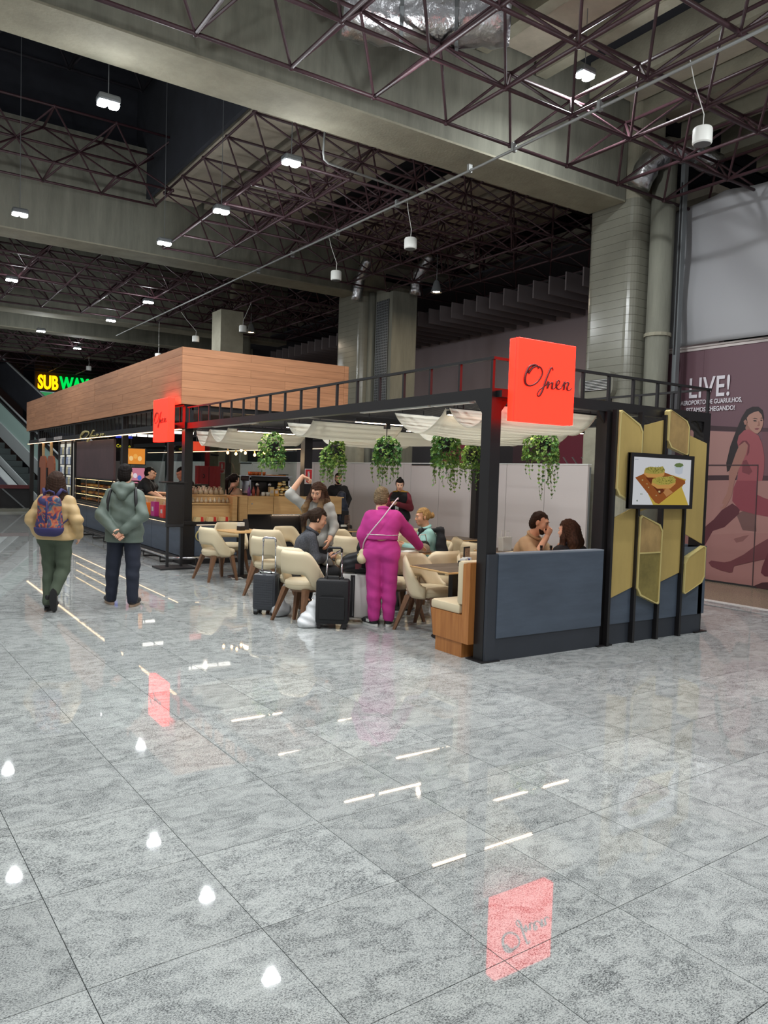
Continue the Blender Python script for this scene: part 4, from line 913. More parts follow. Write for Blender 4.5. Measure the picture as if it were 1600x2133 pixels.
# ---- counters
kc = thing('kiosk_counter', 'blue-grey kiosk base with black ledge along the walkway and front', 'counter', (0, 0, 0))
for y0, y1 in ((8.12, 9.8), (9.81, 11.6), (11.61, 13.4), (13.41, 15.2), (15.21, 17.0)): MB().bb((-.055, y0, .14), (-.03, y1 - .01, .68)).build('laminate_panel', M['blue'], kc)
MB().bb((.17, 8.0, .14), (.97, 8.03, .68)).build('laminate_panel', M['blue'], kc)
MB().bb((-.05, 8.0, .14), (.16, 8.03, .70)).build('corner_trim', M['black'], kc)
MB().bb((-.03, 8.03, .10), (.25, 17.0, .70)).build('counter_core', M['blacksat'], kc); MB().bb((.25, 8.03, .10), (.98, 8.6, .70)).build('counter_core', M['blacksat'], kc); MB().bb((.25, 12.86, .10), (.6, 17.0, .70)).build('counter_core', M['blacksat'], kc)
MB().bb((-.10, 7.97, .70), (.27, 17.0, .755)).build('black_ledge', M['black'], kc); MB().bb((.27, 7.97, .70), (1.0, 8.64, .755)).build('black_ledge', M['black'], kc); MB().bb((.27, 12.85, .70), (.62, 17.0, .755)).build('black_ledge', M['black'], kc); MB().bb((-.09, 8.1, .692), (-.075, 16.9, .70)).build('under_ledge_light', M['ledk'], kc); MB().bb((.2, 7.985, .692), (.95, 7.995, .70)).build('under_ledge_light', M['ledk'], kc)
MB().bb((-.09, 7.95, .0), (.27, 17.0, .13)).build('plinth', M['black'], kc); MB().bb((.27, 7.95, .0), (1.0, 8.6, .13)).build('plinth', M['black'], kc)
swirl = []
for k in range(44):
    a = k / 43 * 2 * PI * 1.55 + .4; r = 1 - .12 * k / 43
    swirl.append((.33 + .15 * r * math.cos(a) + .03 * math.sin(a), 7.985, .52 + .125 * r * math.sin(a)))
MB().tube(swirl, .008, 6).build('gold_emblem', M['goldy'], kc, smooth=True)
rl = thing('foot_rail', 'polished foot rail on short brackets round the kiosk base', 'rail', (0, 0, 0))
MB().tube([(-.32, 17, .14), (-.32, 7.9, .14), (-.28, 7.78, .14), (-.2, 7.72, .14), (.98, 7.70, .14)], .021, 10).build('rail_tube', M['chrome'], rl, smooth=True)
for k in range(9): MB().tube([(-.32, 8.4 + k * 1.0, .14), (-.32, 8.4 + k * 1.0, .02), (-.08, 8.4 + k * 1.0, .02)], .018, 7).build('bracket', M['black'], rl)
for x in (.1, .6): MB().tube([(x, 7.70, .14), (x, 7.70, .02), (x, 7.96, .02)], .018, 7).build('bracket', M['black'], rl)

bc = thing('bar_counter', 'light oak bar counter front over a dark recess, in front of the barista', 'counter', (1.0, 8.0, 0))
for a, b in ((.18, .70), (.705, 1.40), (1.405, 2.2)): MB().bb((a + .003, 0, .885), (b - .003, .025, 1.205)).build('oak_panel', M['oakc'], bc)
MB().bb((.02, 0, .76), (.175, .025, 1.205)).build('oak_panel', M['oakc'], bc)
MB().bb((0, .0, 1.205), (2.25, .62, 1.225)).build('oak_top', M['oakc'], bc); MB().bb((.18, .02, .87), (2.2, .5, .885)).build('soffit_board', M['blacksat'], bc)  # soffit: thin black laminate board under the oak panels
for a, b in ((.1, .78), (.785, 1.40), (1.405, 2.2)): MB().bb((a, .28, .0), (b, .30, .87)).build('dark_panel', M['blacksat'], bc)
MB().bb((.80, .255, .855), (2.1, .275, .868)).build('under_light', M['ledn'], bc); MB().lathe([(.014, 0), (.014, .006)], 12, (0, 0, 0)).build('lock', M['chrome'], bc).matrix_local = Matrix.Translation((.26, -.002, 1.08)) @ Matrix.Rotation(PI / 2, 4, 'X')
MB().bb((.02, .03, .76), (.10, .6, 1.20)).build('end_panel', M['oakc'], bc)

ds = thing('stepped_display', 'stepped oak display rack for bagged sweets at the kiosk corner', 'display rack', (0, 0, 0))
MB().bb((.17, 8.16, .757), (.92, 8.19, 1.06)).build('oak_riser', M['oakc'], ds); MB().bb((.15, 8.12, 1.06), (.94, 8.42, 1.08)).build('oak_shelf', M['oakc'], ds)
MB().bb((.17, 8.34, 1.08), (.96, 8.37, 1.21)).build('oak_riser', M['oakc'], ds); MB().bb((.15, 8.32, 1.21), (.97, 8.62, 1.228)).build('oak_shelf', M['oakc'], ds)
MB().bb((.90, 8.05, .757), (.99, 8.6, 1.21)).build('oak_end', M['oakc'], ds)
for k in range(5): MB().bb((.02, 8.75 + k * .62, .757), (.05, 9.35 + k * .62, 1.08)).build('oak_riser', M['oakc'], ds); MB().bb((.02, 8.75 + k * .62, 1.08), (.30, 9.35 + k * .62, 1.10)).build('oak_shelf', M['oakc'], ds)
# sweets: boxes with a red band, bags
card = mat('cream_card', (222, 196, 144), .6); redb = mat('red_band', (206, 52, 40), .5); cell = mat('clear_bag', (208, 184, 150), .25, trans=.3); brownf = mat('biscuit', (176, 124, 82), .6, var=.3, vscale=20)
def gift_box(loc, label):
    t = thing('gift_box', label, 'box', loc)
    MB().prism([(-.09, 0), (.09, 0), (.07, .075), (-.07, .075)], (0, -.05, 0), (1, 0, 0), (0, 0, 1), (0, .10, 0)).build('carton', card, t)
    MB().prism([(.015, -.001), (.075, -.001), (.064, .078), (.02, .078)], (0, -.052, 0), (1, 0, 0), (0, 0, 1), (0, .104, 0)).build('red_band', redb, t)
for k, (x, pl) in enumerate(((.27, 'left'), (.51, 'middle'), (.74, 'right'))): gift_box((x, 8.08, .755), 'cream sweet box with a red band on the kiosk ledge, %s of three' % pl)
def sweet_bag(loc, s, group, nth=''):
    t = thing('sweet_bag', 'clear bag of biscuits ' + group + nth, 'bag', loc, random.uniform(-.4, .4), group='bags ' + group)
    MB().ball((0, 0, .042 * s), (.036 * s, .03 * s, .042 * s), 8, 6).build('biscuits', brownf, t, smooth=True)
    MB().lathe([(.03 * s, 0), (.046 * s, .02 * s), (.043 * s, .065 * s), (.012 * s, .095 * s), (.028 * s, .12 * s)], 9).build('bag_film', cell, t, smooth=True)
ORDW = 'first second third fourth fifth sixth seventh eighth ninth tenth eleventh twelfth thirteenth fourteenth fifteenth sixteenth seventeenth eighteenth nineteenth twentieth twenty-first twenty-second'.split()
ORD = ('first', 'second', 'third', 'fourth', 'fifth', 'sixth', 'seventh', 'eighth', 'ninth')
for k in range(9): sweet_bag((.21 + k * .083, 8.24, 1.08), .8, 'on the lower shelf of the stepped rack', ', ' + ORD[k] + ' from the left')
for r in range(2):
    for k in range(7): sweet_bag((.22 + k * .1, 8.42 + r * .1, 1.228 + r * .02), 1.1, 'on the top of the stepped rack', ', ' + ORD[k] + ' of the ' + ('front', 'rear')[r] + ' row')
paint = {}
def pk(c):
    if c not in paint: paint[c] = mat('packet_%d_%d_%d' % c, c, .5)
    return paint[c]
for k, (y, c, h, lab) in enumerate(((8.75, (40, 170, 150), .26, 'teal gift bag on the ledge beside the kiosk corner post'), (9.15, (214, 60, 50), .24, 'red gift bag on the ledge left of the teal one'), (9.7, (176, 40, 120), .28, 'magenta gift bag on the ledge behind the menu stand'), (10.25, (226, 120, 40), .24, 'orange gift bag on the ledge left of the menu stand'), (10.75, (240, 150, 60), .2, 'light orange box on the ledge beside the parka man'), (11.2, (206, 60, 90), .22, 'pink gift bag on the ledge nearest the parka man'))):
    t = thing('gift_bag', lab, 'gift bag', (-.02, y, .755)); MB().prism([(-.11, 0), (.11, 0), (.12, h), (-.12, h)], (-.05, 0, 0), (0, 1, 0), (0, 0, 1), (.10, 0, 0)).build('paper_bag', pk(c), t)
    MB().tube([(0, -.04, h), (0, -.03, h + .06), (0, .03, h + .06), (0, .04, h)], .004, 5).build('bag_handle', M['white'], t); MB().bb((-.053, -.05, h * .35), (-.05, .05, h * .65)).build('bag_label', M['white'], t)

# bar: espresso machine, jars, cups
em = thing('espresso_machine', 'large black and chrome espresso machine on the bar', 'coffee machine', (1.72, 8.40, 1.226)); em.scale = (1, .8, .8)
MB().rbox((-.45, -.22, .34), (.45, .25, .46), .03).build('machine_top', M['blacksat'], em); MB().rbox((-.42, -.12, .0), (.42, .22, .34), .02).build('machine_body', M['black'], em)
MB().bb((-.47, -.25, .46), (.47, .27, .475)).build('cup_rail', M['chrome'], em); MB().bb((-.40, -.24, .0), (.40, -.12, .05)).build('drip_tray', M['chrome'], em)
for x in (-.24, .02, .27):
    MB().lathe([(.045, .20), (.05, .26), (.04, .32)], 12, (x, -.16, 0)).build('group_head', M['chrome'], em, smooth=True); MB().tube([(x, -.18, .19), (x, -.32, .16)], .014, 7).build('portafilter', M['black'], em)
for x in (-.41, .41): MB().tube([(x, -.2, .33), (x * 1.03, -.26, .2), (x, -.24, .08)], .009, 6).build('steam_wand', M['chrome'], em); MB().bb((x - .02, -.22, .05), (x + .02, .2, .45)).build('side_panel', M['chrome'], em)
orange = mat('amber_glass', (206, 104, 44), .2)
for k in range(7): t = thing('cup', 'amber cup on the espresso machine, %s of the %s row' % (('leftmost', 'second', 'third', 'rightmost')[k % 4] if k < 4 else ('leftmost', 'middle', 'rightmost')[k - 4], 'front' if k < 4 else 'back'), 'cup', (1.40 + (k % 4) * .085, 8.36 + (k // 4) * .09, 1.606), group='amber cups on the espresso machine'); MB().lathe([(.026, 0), (.036, .07), (.033, .07), (.022, .008)], 10).build('cup_body', orange, t, smooth=True)
t = thing('wooden_tray', 'wooden tray lying on the espresso machine under the ivy', 'tray', (1.93, 8.40, 1.606)); MB().rbox((-.16, -.12, 0), (.16, .12, .025), .008).build('tray_base', M['benchw'], t); MB().bb((.1, -.1, .025), (.22, .1, .04)).build('tray_lid', M['black'], t)
honey = mat('honey_jar', (196, 140, 50), .15); dark = mat('dark_jar', (70, 48, 36), .2)
n = 0
for r in range(3):
    for k in range(4 - r):
        t = thing('jar', '%s preserve jar on the bar, %s from the left in the %s row' % (('honey', 'dark')[(k + r) % 2], ('first', 'second', 'third', 'fourth', 'fifth')[k], ('bottom', 'middle', 'top')[r]), 'jar', (1.84 + k * .085 + r * .03, 8.14 + r * .01, 1.225 + r * .096), group='preserve jars stacked on the bar'); m_ = (honey, dark)[(k + r) % 2]
        MB().lathe([(.034, 0), (.04, .008), (.04, .06), (.032, .07)], 12).build('jar_glass', m_, t, smooth=True); MB().lathe([(.035, .07), (.035, .092)], 12).build('jar_lid', M['goldy'] if (k + r) % 2 else M['black'], t); MB().lathe([(.041, .02), (.041, .05)], 12).build('jar_label', card, t)
for k in range(2): t = thing('carton', ('kraft carton standing left of the preserve jars', 'amber bottle box next to the kraft carton')[k], 'box', (1.70 + k * .095, 8.12, 1.225)); MB().bb((-.045, -.04, 0), (.045, .04, .17 - .04 * k)).build('carton_body', (card, honey)[k], t); MB().bb((-.03, -.042, .05), (.03, -.04, .11)).build('carton_label', M['white'], t)
for k in range(4): t = thing('cup', 'white paper cup on the bar before the machine, %s from the left' % ('first', 'second', 'third', 'fourth')[k], 'cup', (1.50 + k * .045, 8.05 + .05 * (k % 2), 1.225), group='white paper cups on the bar'); MB().lathe([(.022, 0), (.03, .075), (.027, .075), (.02, .006)], 10).build('cup_body', M['plastw'], t, smooth=True)
for k, c in enumerate(((120, 70, 130), (160, 70, 60), (150, 90, 70))): t = thing('syrup_bottle', ('purple', 'red', 'brown')[k] + ' syrup bottle before the espresso machine', 'bottle', (1.24 + k * .09, 8.1, 1.225)); MB().lathe([(.03, 0), (.032, .1), (.012, .14), (.012, .17)], 10).build('bottle_body', pk(c), t, smooth=True); MB().lathe([(.014, .17), (.014, .195)], 8).build('bottle_cap', M['black'], t)
# grinders and brewers at the back left
for k, (x, y, lab) in enumerate(((.55, 10.3, 'steel coffee grinder with a black hopper behind the menu stand'), (.86, 10.15, 'steel coffee grinder beside the bowed staff man'), (1.25, 10.6, 'tall steel brewer behind the corner post'))):
    t = thing('coffee_grinder', lab, 'grinder', (x, y, .92)); MB().rbox((-.12, -.12, 0), (.12, .12, .34), .02).build('grinder_body', M['chrome'], t); MB().bb((-.11, -.11, .34), (.11, .11, .46)).build('hopper', M['black'], t); MB().lathe([(.05, .12), (.05, .22)], 12, (0, -.14, 0)).build('dosing_cup', M['grey'], t); MB().bb((-.04, -.115, .37), (.04, -.112, .43)).build('dial', M['white'], t)
kb = thing('back_counter', 'dark worktop inside the kiosk under the coffee grinders', 'counter', (.3, 9.9, 0)); MB().bb((0, 0, 0), (1.5, 1.0, .88)).build('counter_body', M['blacksat'], kb); MB().bb((-.02, -.02, .88), (1.52, 1.02, .92)).build('worktop', M['grey'], kb)
# pendant bulbs
for k, (x, y, z) in enumerate(((1.62, 10.1, 2.06), (1.72, 9.9, 2.04), (1.88, 10.0, 2.12), (2.02, 10.1, 2.07), (2.10, 9.8, 2.03), (2.50, 10.2, 2.09))):
    t = thing('pendant_bulb', 'glowing pendant bulb over the bar, %s from the left' % ('first', 'second', 'third', 'fourth', 'fifth', 'sixth')[k], 'lamp', (x, y, z), group='pendant bulbs over the bar'); MB().ball((0, 0, 0), (.026, .026, .032), 10, 8).build('bulb', emitter('bulb_glow', (255, 190, 110), 22) if k == 0 else bpy.data.materials['bulb_glow'], t, smooth=True)
    MB().lathe([(.012, .03), (.016, .04), (.016, .075), (.006, .085)], 10).build('bulb_holder', M['goldy'], t); MB().tube([(0, 0, .08), (0, 0, 2.62 - z)], .004, 5).build('cord', M['black'], t)
lamp('POINT', (1.95, 9.6, 1.95), 12, (1, .72, .42), .1); [lamp('AREA', (1.4, y_, 2.575), 50, (1, .90, .76), .10, (1.4, y_, 0)) for y_ in (10.6, 13.2, 16.0)]
# red hose cabinet, its pipe, extinguisher signs
red = mat('fire_red', (190, 36, 44), .4)
hc = thing('fire_hose_cabinet', 'red fire hose cabinet with a red riser pipe, behind the bar', 'cabinet', (3.45, 16.0, 1.18)); MB().rbox((-.32, 0, 0), (.38, .2, .62), .01).build('cabinet_box', red, hc); MB().bb((.02, -.01, .02), (.03, 0, .6)).build('door_gap', M['black'], hc); MB().tube([(0, .1, .6), (0, .1, 1.35), (.12, .1, 1.7), (.3, .1, 2.1)], .07, 10).build('riser_pipe', red, hc, smooth=True); MB().tube([(-.15, -.02, .28), (-.13, -.06, .3), (-.13, -.06, .36), (-.15, -.02, .38)], .012, 6).build('cabinet_handle', M['black'], hc); MB().bb((-.05, .05, -1.18), (.05, .15, 0)).build('support_leg', red, hc)
for k in range(1): MB().tube([(.1, .1, .95), (.32, .0, .93)], .025, 8).build('valve', M['black'], hc)
t = tag(MB().bb((3.9, 16.4, 0), (4.6, 17.1, 6.4)).build('column', M['concrete']), kind='structure')
def ext_sign(loc, s, label, pole=False):
    t = thing('extinguisher_sign', label, 'sign', loc)
    MB().bb((-.085 * s, 0, -.13 * s), (.085 * s, .006, .17 * s)).build('sign_plate', M['white'], t); MB().bb((-.07 * s, -.003, -.03 * s), (.07 * s, 0, .15 * s)).build('red_square', red, t)
    MB().prism([(-.022, -.01), (.022, -.01), (.022, .08), (.012, .095), (-.012, .095), (-.022, .08)], (0, -.006, .0), (s, 0, 0), (0, 0, s), (0, .003, 0)).build('cylinder_symbol', M['white'], t)
    MB().prism([(-.006, .095), (.006, .095), (.006, .11), (.03, .11), (.03, .116), (-.02, .116), (-.03, .09), (-.024, .088), (-.012, .108)], (0, -.006, 0), (s, 0, 0), (0, 0, s), (0, .003, 0)).build('valve_symbol', M['white'], t)
    MB().prism([(-.055, -.05), (.055, -.05), (.055, -.085), (0, -.118), (-.055, -.085)], (0, -.003, 0), (s, 0, 0), (0, 0, s), (0, .003, 0)).build('arrow_symbol', red, t)
    for q in (-.12 * s, .16 * s): MB().ball((0, -.001, q), .004, 6, 4).build('screw', M['grey'], t)
ext_sign((2.49, 8.105, 1.60), 1.0, 'red and white extinguisher sign on the black post behind the grey-topped woman')
ext_sign((4.02, 16.39, 1.75), 1.2, 'small extinguisher sign on the column beside the red riser pipe')
# walkway side: pastry case, brown board, fridge, doors, far cabinet
pc = thing('pastry_case', 'glass pastry case lit warm inside, on the walkway side of the kiosk', 'display case', (0, 12.9, .755))
for a, b, nm in (((-.02, 0, .0), (.6, 3.9, .03), 'case_base'), ((-.02, 0, .60), (.6, 3.9, .63), 'case_top')): MB().bb(a, b).build(nm, M['blacksat'], pc)
for y in (0, 1.3, 2.6, 3.87): MB().bb((-.02, y, .03), (.0, y + .03, .60)).build('case_frame', M['chrome'], pc)
for z in (.20, .40): MB().bb((.03, .02, z), (.55, 3.88, z + .01)).build('glass_shelf', M['pane'], pc)
for y in (.03, 1.33, 2.63): MB().bb((-.015, y, .03), (-.01, y + 1.25, .60)).build('case_glass', M['pane'], pc)
MB().bb((.58, 0, .03), (.6, 3.9, .6)).build('case_back', M['grey'], pc)
for z in (.195, .395, .595): MB().bb((.02, .05, z - .008), (.05, 3.85, z)).build('shelf_light', M['ledw'], pc)
pastry = [mat('pastry_%d' % i, c, .45, var=.25, vscale=14) for i, c in enumerate(((214, 140, 60), (190, 110, 50), (226, 176, 110), (120, 70, 44)))]
pm = [MB().ball((0, 0, .035), (.06, .045, .035), 8, 5).mesh('pastry') for q in pastry]
for q, m_ in zip(pm, pastry): q.materials.append(m_); [setattr(p, 'use_smooth', True) for p in q.polygons]
for sz in (.03, .21, .41):
    for c_ in range(2):
        for k in range(22):
            o = bpy.data.objects.new('pastry', random.choice(pm)); C.objects.link(o); o.location = (.15 + c_ * .18, 13.06 + k * .168, .755 + sz); o.rotation_euler = (0, 0, random.uniform(0, 3)); tag(o, 'golden pastry, %s from the near end, %s row, %s shelf of the glass case' % (ORDW[k], ('front', 'rear')[c_], {.03: 'bottom', .21: 'middle', .41: 'top'}[sz]), 'pastry', 'pastries in the glass case')
mb_ = thing('menu_board', 'plain dark brown board hanging over the pastry case', 'board', (.02, 13.0, 1.385)); MB().rbox((0, 0, 0), (.06, 3.8, .95), .006).build('board_panel', mat('brown_board', (84, 62, 64), .5, var=.18, vscale=1.5), mb_)
for y in (.6, 3.1): MB().tube([(.03, y, .95), (.03, y, 1.03)], .012, 6).build('hanger', M['black'], mb_)
for k, (z, c, lab) in enumerate(((1.95, (240, 150, 60), 'orange lit menu picture right of the brown board'), (1.5, (206, 130, 150), 'pink lit menu picture below the orange one'))):
    t = thing('menu_picture', lab, 'menu picture', (.42, 13.02 - .0 * k, z), PI / 2); MB().rbox((-.02, -.35, -.2), (.0, .25, .2), .008).build('picture_frame', M['black'], t); MB().bb((-.026, -.32, -.18), (-.02, .22, .18)).build('picture', emitter('menu_pic%d' % k, c, .8), t)
    for q in range(4): MB().ball((-.03, -.2 + q * .1, -.05 + .05 * (q % 2)), (.006, .05, .06), 8, 5).build('printed_cake', emitter('cake%d%d' % (k, q), ((255, 210, 140), (250, 180, 90))[q % 2] if k == 0 else ((90, 120, 200), (230, 220, 230))[q % 2], .8), t)
    MB().tube([(.0, 0, .2), (.0, 0, (2.5 if k == 0 else 1.75) - z)], .008, 6).build('hanger', M['black'], t)
fr = thing('drinks_fridge', 'lit upright fridge with rows of drinks beyond the pastry case', 'fridge', (.0, 17.1, 0))
MB().bb((.02, 0, 0), (.6, 1.75, 2.36)).build('fridge_body', M['grey'], fr); MB().bb((.0, .05, .25), (.02, 1.7, 2.3)).build('lit_interior', emitter('fridge_glow', (216, 214, 200), .9), fr)
for k in range(7): MB().bb((-.03, .05, .3 + k * .28), (.0, 1.7, .32 + k * .28)).build('fridge_shelf', M['chrome'], fr)
for x in (.0, .86, 1.72): MB().bb((-.05, x, .2), (.0, x + .04, 2.36)).build('door_frame', M['black'], fr)
cans = [MB().lathe([(.03, 0), (.033, .02), (.033, .15), (.018, .18), (.018, .21)], 8).mesh('drink_bottle') for c in range(4)]
for q, c in zip(cans, ((230, 230, 226), (150, 160, 190), (200, 190, 150), (120, 130, 150))): q.materials.append(pk(c))
for k in range(7):
    for j in range(18): o = bpy.data.objects.new('drink_bottle', cans[(k * 3 + j // 3) % 4]); C.objects.link(o); o.location = (-.012, 17.2 + j * .088, .321 + k * .28); tag(o, 'bottle %s from the near edge, %s shelf up in the lit drinks fridge' % (ORDW[j], ORDW[k]), 'bottle', 'bottles in the drinks fridge'); o.scale = (.5, 1, 1)
for k, y in enumerate((19.6, 20.9)):
    t = thing('arched_door_panel', ('terracotta arched panel next to the fridge', 'terracotta arched panel at the far end of the kiosk')[k], 'panel', (-.03, y, 0)); MB().prism([(0, 0), (1.1, 0), (1.1, 1.75), (1.0, 1.9), (.85, 1.97), (.25, 1.97), (.1, 1.9), (0, 1.75)], (0, 0, 0), (0, 1, 0), (0, 0, 1), (.05, 0, 0)).build('panel_board', mat('terracotta', (170, 98, 68), .5) if k == 0 else bpy.data.materials['terracotta'], t); MB().bb((-.03, .9, .5), (0, 1.06, 1.6)).build('pull_handle', M['black'], t)
    MB().bb((.01, .4, 1.97), (.04, .7, 2.41)).build('oak_post', M['oakc'], t)
# walls/glass seen through the kiosk
gp = tag(MB().bb((3.14, 9.9, .9), (3.15, 23.9, 2.4)).build('window_1', M['pane']), kind='structure')
pw = tag(MB().bb((3.12, 10.0, .0), (3.18, 23.9, .9)).build('wall_kiosk', M['blacksat']), kind='structure')
bs = thing('airport_sign', 'small blue lit wayfinding sign seen behind the kiosk corner post', 'sign', (1.9, 20.0, 2.62)); MB().bb((0, 0, 0), (.5, .08, .6)).build('sign_box', emitter('blue_sign', (44, 60, 190), .8), bs); MB().bb((.12, -.01, .06), (.38, 0, .3)).build('sign_symbol', emitter('white_sign', (220, 225, 240), .9), bs); MB().bb((-.05, 0, -.42), (.55, .08, -.05)).build('lower_sign', M['black'], bs); text_obj('sign_word', 'Conexão', emitter('yellow_sign', (230, 220, 60), .8), bs, (.0, -.01, -.3), (PI / 2, 0, 0), .15, .002, sx=.8); MB().tube([(.25, .04, .6), (.25, .04, 1.2)], .015, 6).build('hanger', M['black'], bs); MB().bb((.05, .02, -.05), (.45, .06, 0)).build('link_plate', M['black'], bs)
# menu stand
ms = thing('menu_stand', 'black floor-standing menu totem in front of the kiosk corner', 'stand', (-.36, 7.52, 0))
ms.rotation_euler = (0, 0, PI / 2)
MB().bb((-.24, -.30, 0), (.24, .30, .028)).build('stand_base', M['blacksat'], ms)
for y in (-.14, .10): MB().bb((-.02, y, .028), (.02, y + .04, .75)).build('leg', M['blacksat'], ms)
MB().rbox((-.035, -.15, .70), (.035, .15, 1.44), .008).build('menu_box', M['blacksat'], ms); MB().bb((-.04, -.13, .76), (-.035, .13, 1.40)).build('menu_face', M['black'], ms); MB().bb((-.06, -.20, 1.44), (.08, .26, 1.465)).build('top_shelf', M['black'], ms)
# ================================================================== FIGURES: blended volumes turned into one surface
class Vol:
    def __init__(s, lo, hi, h):
        s.h = h; s.lo = np.array(lo, float); n = np.ceil((np.array(hi, float) - s.lo) / h).astype(int) + 1; s.n = n
        s.F = np.full(n, .25, np.float32); s.ax = [s.lo[i] + h * np.arange(n[i]) for i in range(3)]
    def _win(s, lo, hi, m):
        a = np.maximum(np.floor((np.minimum(lo, hi) - m - s.lo) / s.h).astype(int), 0); b = np.minimum(np.ceil((np.maximum(lo, hi) + m - s.lo) / s.h).astype(int) + 1, s.n)
        if (b <= a).any(): return None
        sl = tuple(slice(a[i], b[i]) for i in range(3)); return sl, np.meshgrid(*[s.ax[i][a[i]:b[i]] for i in range(3)], indexing='ij')
    def _mix(s, sl, d, k, sub=False):
        A = s.F[sl]
        if sub: s.F[sl] = -s._smin(-A, d, k)
        else: s.F[sl] = s._smin(A, d.astype(np.float32), k)
    @staticmethod
    def _smin(a, b, k):
        if k <= 0: return np.minimum(a, b)
        h = np.clip(.5 + .5 * (b - a) / k, 0, 1); return b + (a - b) * h - k * h * (1 - h)
    def cone(s, a, b, ra, rb, k=.03, sub=False):
        a = np.array(a, float); b = np.array(b, float); r = max(ra, rb); w = s._win(np.minimum(a, b) - r, np.maximum(a, b) + r, .05)
        if w is None: return
        sl, (X, Y, Z) = w; d = b - a; L = max(1e-9, d @ d)
        t = np.clip(((X - a[0]) * d[0] + (Y - a[1]) * d[1] + (Z - a[2]) * d[2]) / L, 0, 1)
        D = np.sqrt((X - a[0] - t * d[0]) ** 2 + (Y - a[1] - t * d[1]) ** 2 + (Z - a[2] - t * d[2]) ** 2) - (ra + (rb - ra) * t)
        s._mix(sl, D, k, sub)
    def ell(s, c, r, k=.02, sub=False, M_=None):
        c = np.array(c, float); r = np.array(r, float); m = r.max(); w = s._win(c - m, c + m, .05)
        if w is None: return
        sl, (X, Y, Z) = w; P = [X - c[0], Y - c[1], Z - c[2]]
        if M_ is not None: P = [M_[i][0] * P[0] + M_[i][1] * P[1] + M_[i][2] * P[2] for i in range(3)]
        q = np.sqrt((P[0] / r[0]) ** 2 + (P[1] / r[1]) ** 2 + (P[2] / r[2]) ** 2)
        s._mix(sl, (q - 1) * r.min(), k, sub)
    def grid(s): return np.meshgrid(*s.ax, indexing='ij', sparse=True)
    def cut(s, n, p):            # keeps the side the normal points away from
        X, Y, Z = s.grid(); s.F = np.maximum(s.F, ((X - p[0]) * n[0] + (Y - p[1]) * n[1] + (Z - p[2]) * n[2]).astype(np.float32))
    def mesh(s):
        F = s.F; h = s.h; C8 = [F[i:F.shape[0] - 1 + i, j:F.shape[1] - 1 + j, k:F.shape[2] - 1 + k] for i in (0, 1) for j in (0, 1) for k in (0, 1)]
        neg = sum((c < 0).astype(np.int8) for c in C8); act = (neg > 0) & (neg < 8); I = np.argwhere(act); N = len(I)
        if N == 0: return [], []
        V = np.stack([c[act] for c in C8], 1); off = np.array([(i, j, k) for i in (0, 1) for j in (0, 1) for k in (0, 1)], float)
        acc = np.zeros((N, 3)); cnt = np.zeros(N)
        for a in range(8):
            for b in range(a + 1, 8):
                if np.abs(off[a] - off[b]).sum() != 1: continue
                va, vb = V[:, a], V[:, b]; x = (va < 0) != (vb < 0); t = np.where(x, va / np.where(x, va - vb, 1), 0)
                acc += np.where(x[:, None], off[a] + (off[b] - off[a]) * t[:, None], 0); cnt += x
        P = s.lo + (I + acc / cnt[:, None]) * h
        idx = np.full(act.shape, -1, np.int32); idx[act] = np.arange(N); faces = []
        for ax in range(3):
            o = [i for i in range(3) if i != ax]; sl0 = [slice(None)] * 3; sl1 = [slice(None)] * 3; sl0[ax] = slice(0, -1); sl1[ax] = slice(1, None)
            A = F[tuple(sl0)] < 0; B_ = F[tuple(sl1)] < 0; E_ = np.argwhere(A != B_); ok = (E_[:, o[0]] > 0) & (E_[:, o[1]] > 0) & (E_[:, o[0]] < F.shape[o[0]] - 1) & (E_[:, o[1]] < F.shape[o[1]] - 1); E_ = E_[ok]
            if not len(E_): continue
            q = []
            for d0, d1 in ((-1, -1), (0, -1), (0, 0), (-1, 0)):
                e = E_.copy(); e[:, o[0]] += d0; e[:, o[1]] += d1; q.append(idx[e[:, 0], e[:, 1], e[:, 2]])
            q = np.stack(q, 1); flip = A[E_[:, 0], E_[:, 1], E_[:, 2]]
            if ax == 1: flip = ~flip
            q[~flip] = q[~flip][:, ::-1]; faces.append(q)
        return P, np.concatenate(faces) if faces else []

def raw_obj(name, V, Fq, m, parent, smooth=True):
    me = bpy.data.meshes.new(name); V = np.asarray(V, np.float32); Fq = np.asarray(Fq, np.int32)
    me.vertices.add(len(V)); me.vertices.foreach_set('co', V.ravel()); me.loops.add(Fq.size); me.loops.foreach_set('vertex_index', Fq.ravel())
    me.polygons.add(len(Fq)); me.polygons.foreach_set('loop_start', np.arange(0, Fq.size, 4, dtype=np.int32)); me.polygons.foreach_set('loop_total', np.full(len(Fq), 4, np.int32))
    me.update(calc_edges=True); me.validate()
    if smooth: me.polygons.foreach_set('use_smooth', np.ones(len(me.polygons), bool))
    me.materials.append(m); o = bpy.data.objects.new(name, me); link(o, parent); return o

def v3(*a): return np.array(a, float)
def unit(a): a = np.array(a, float); return a / max(1e-9, np.linalg.norm(a))

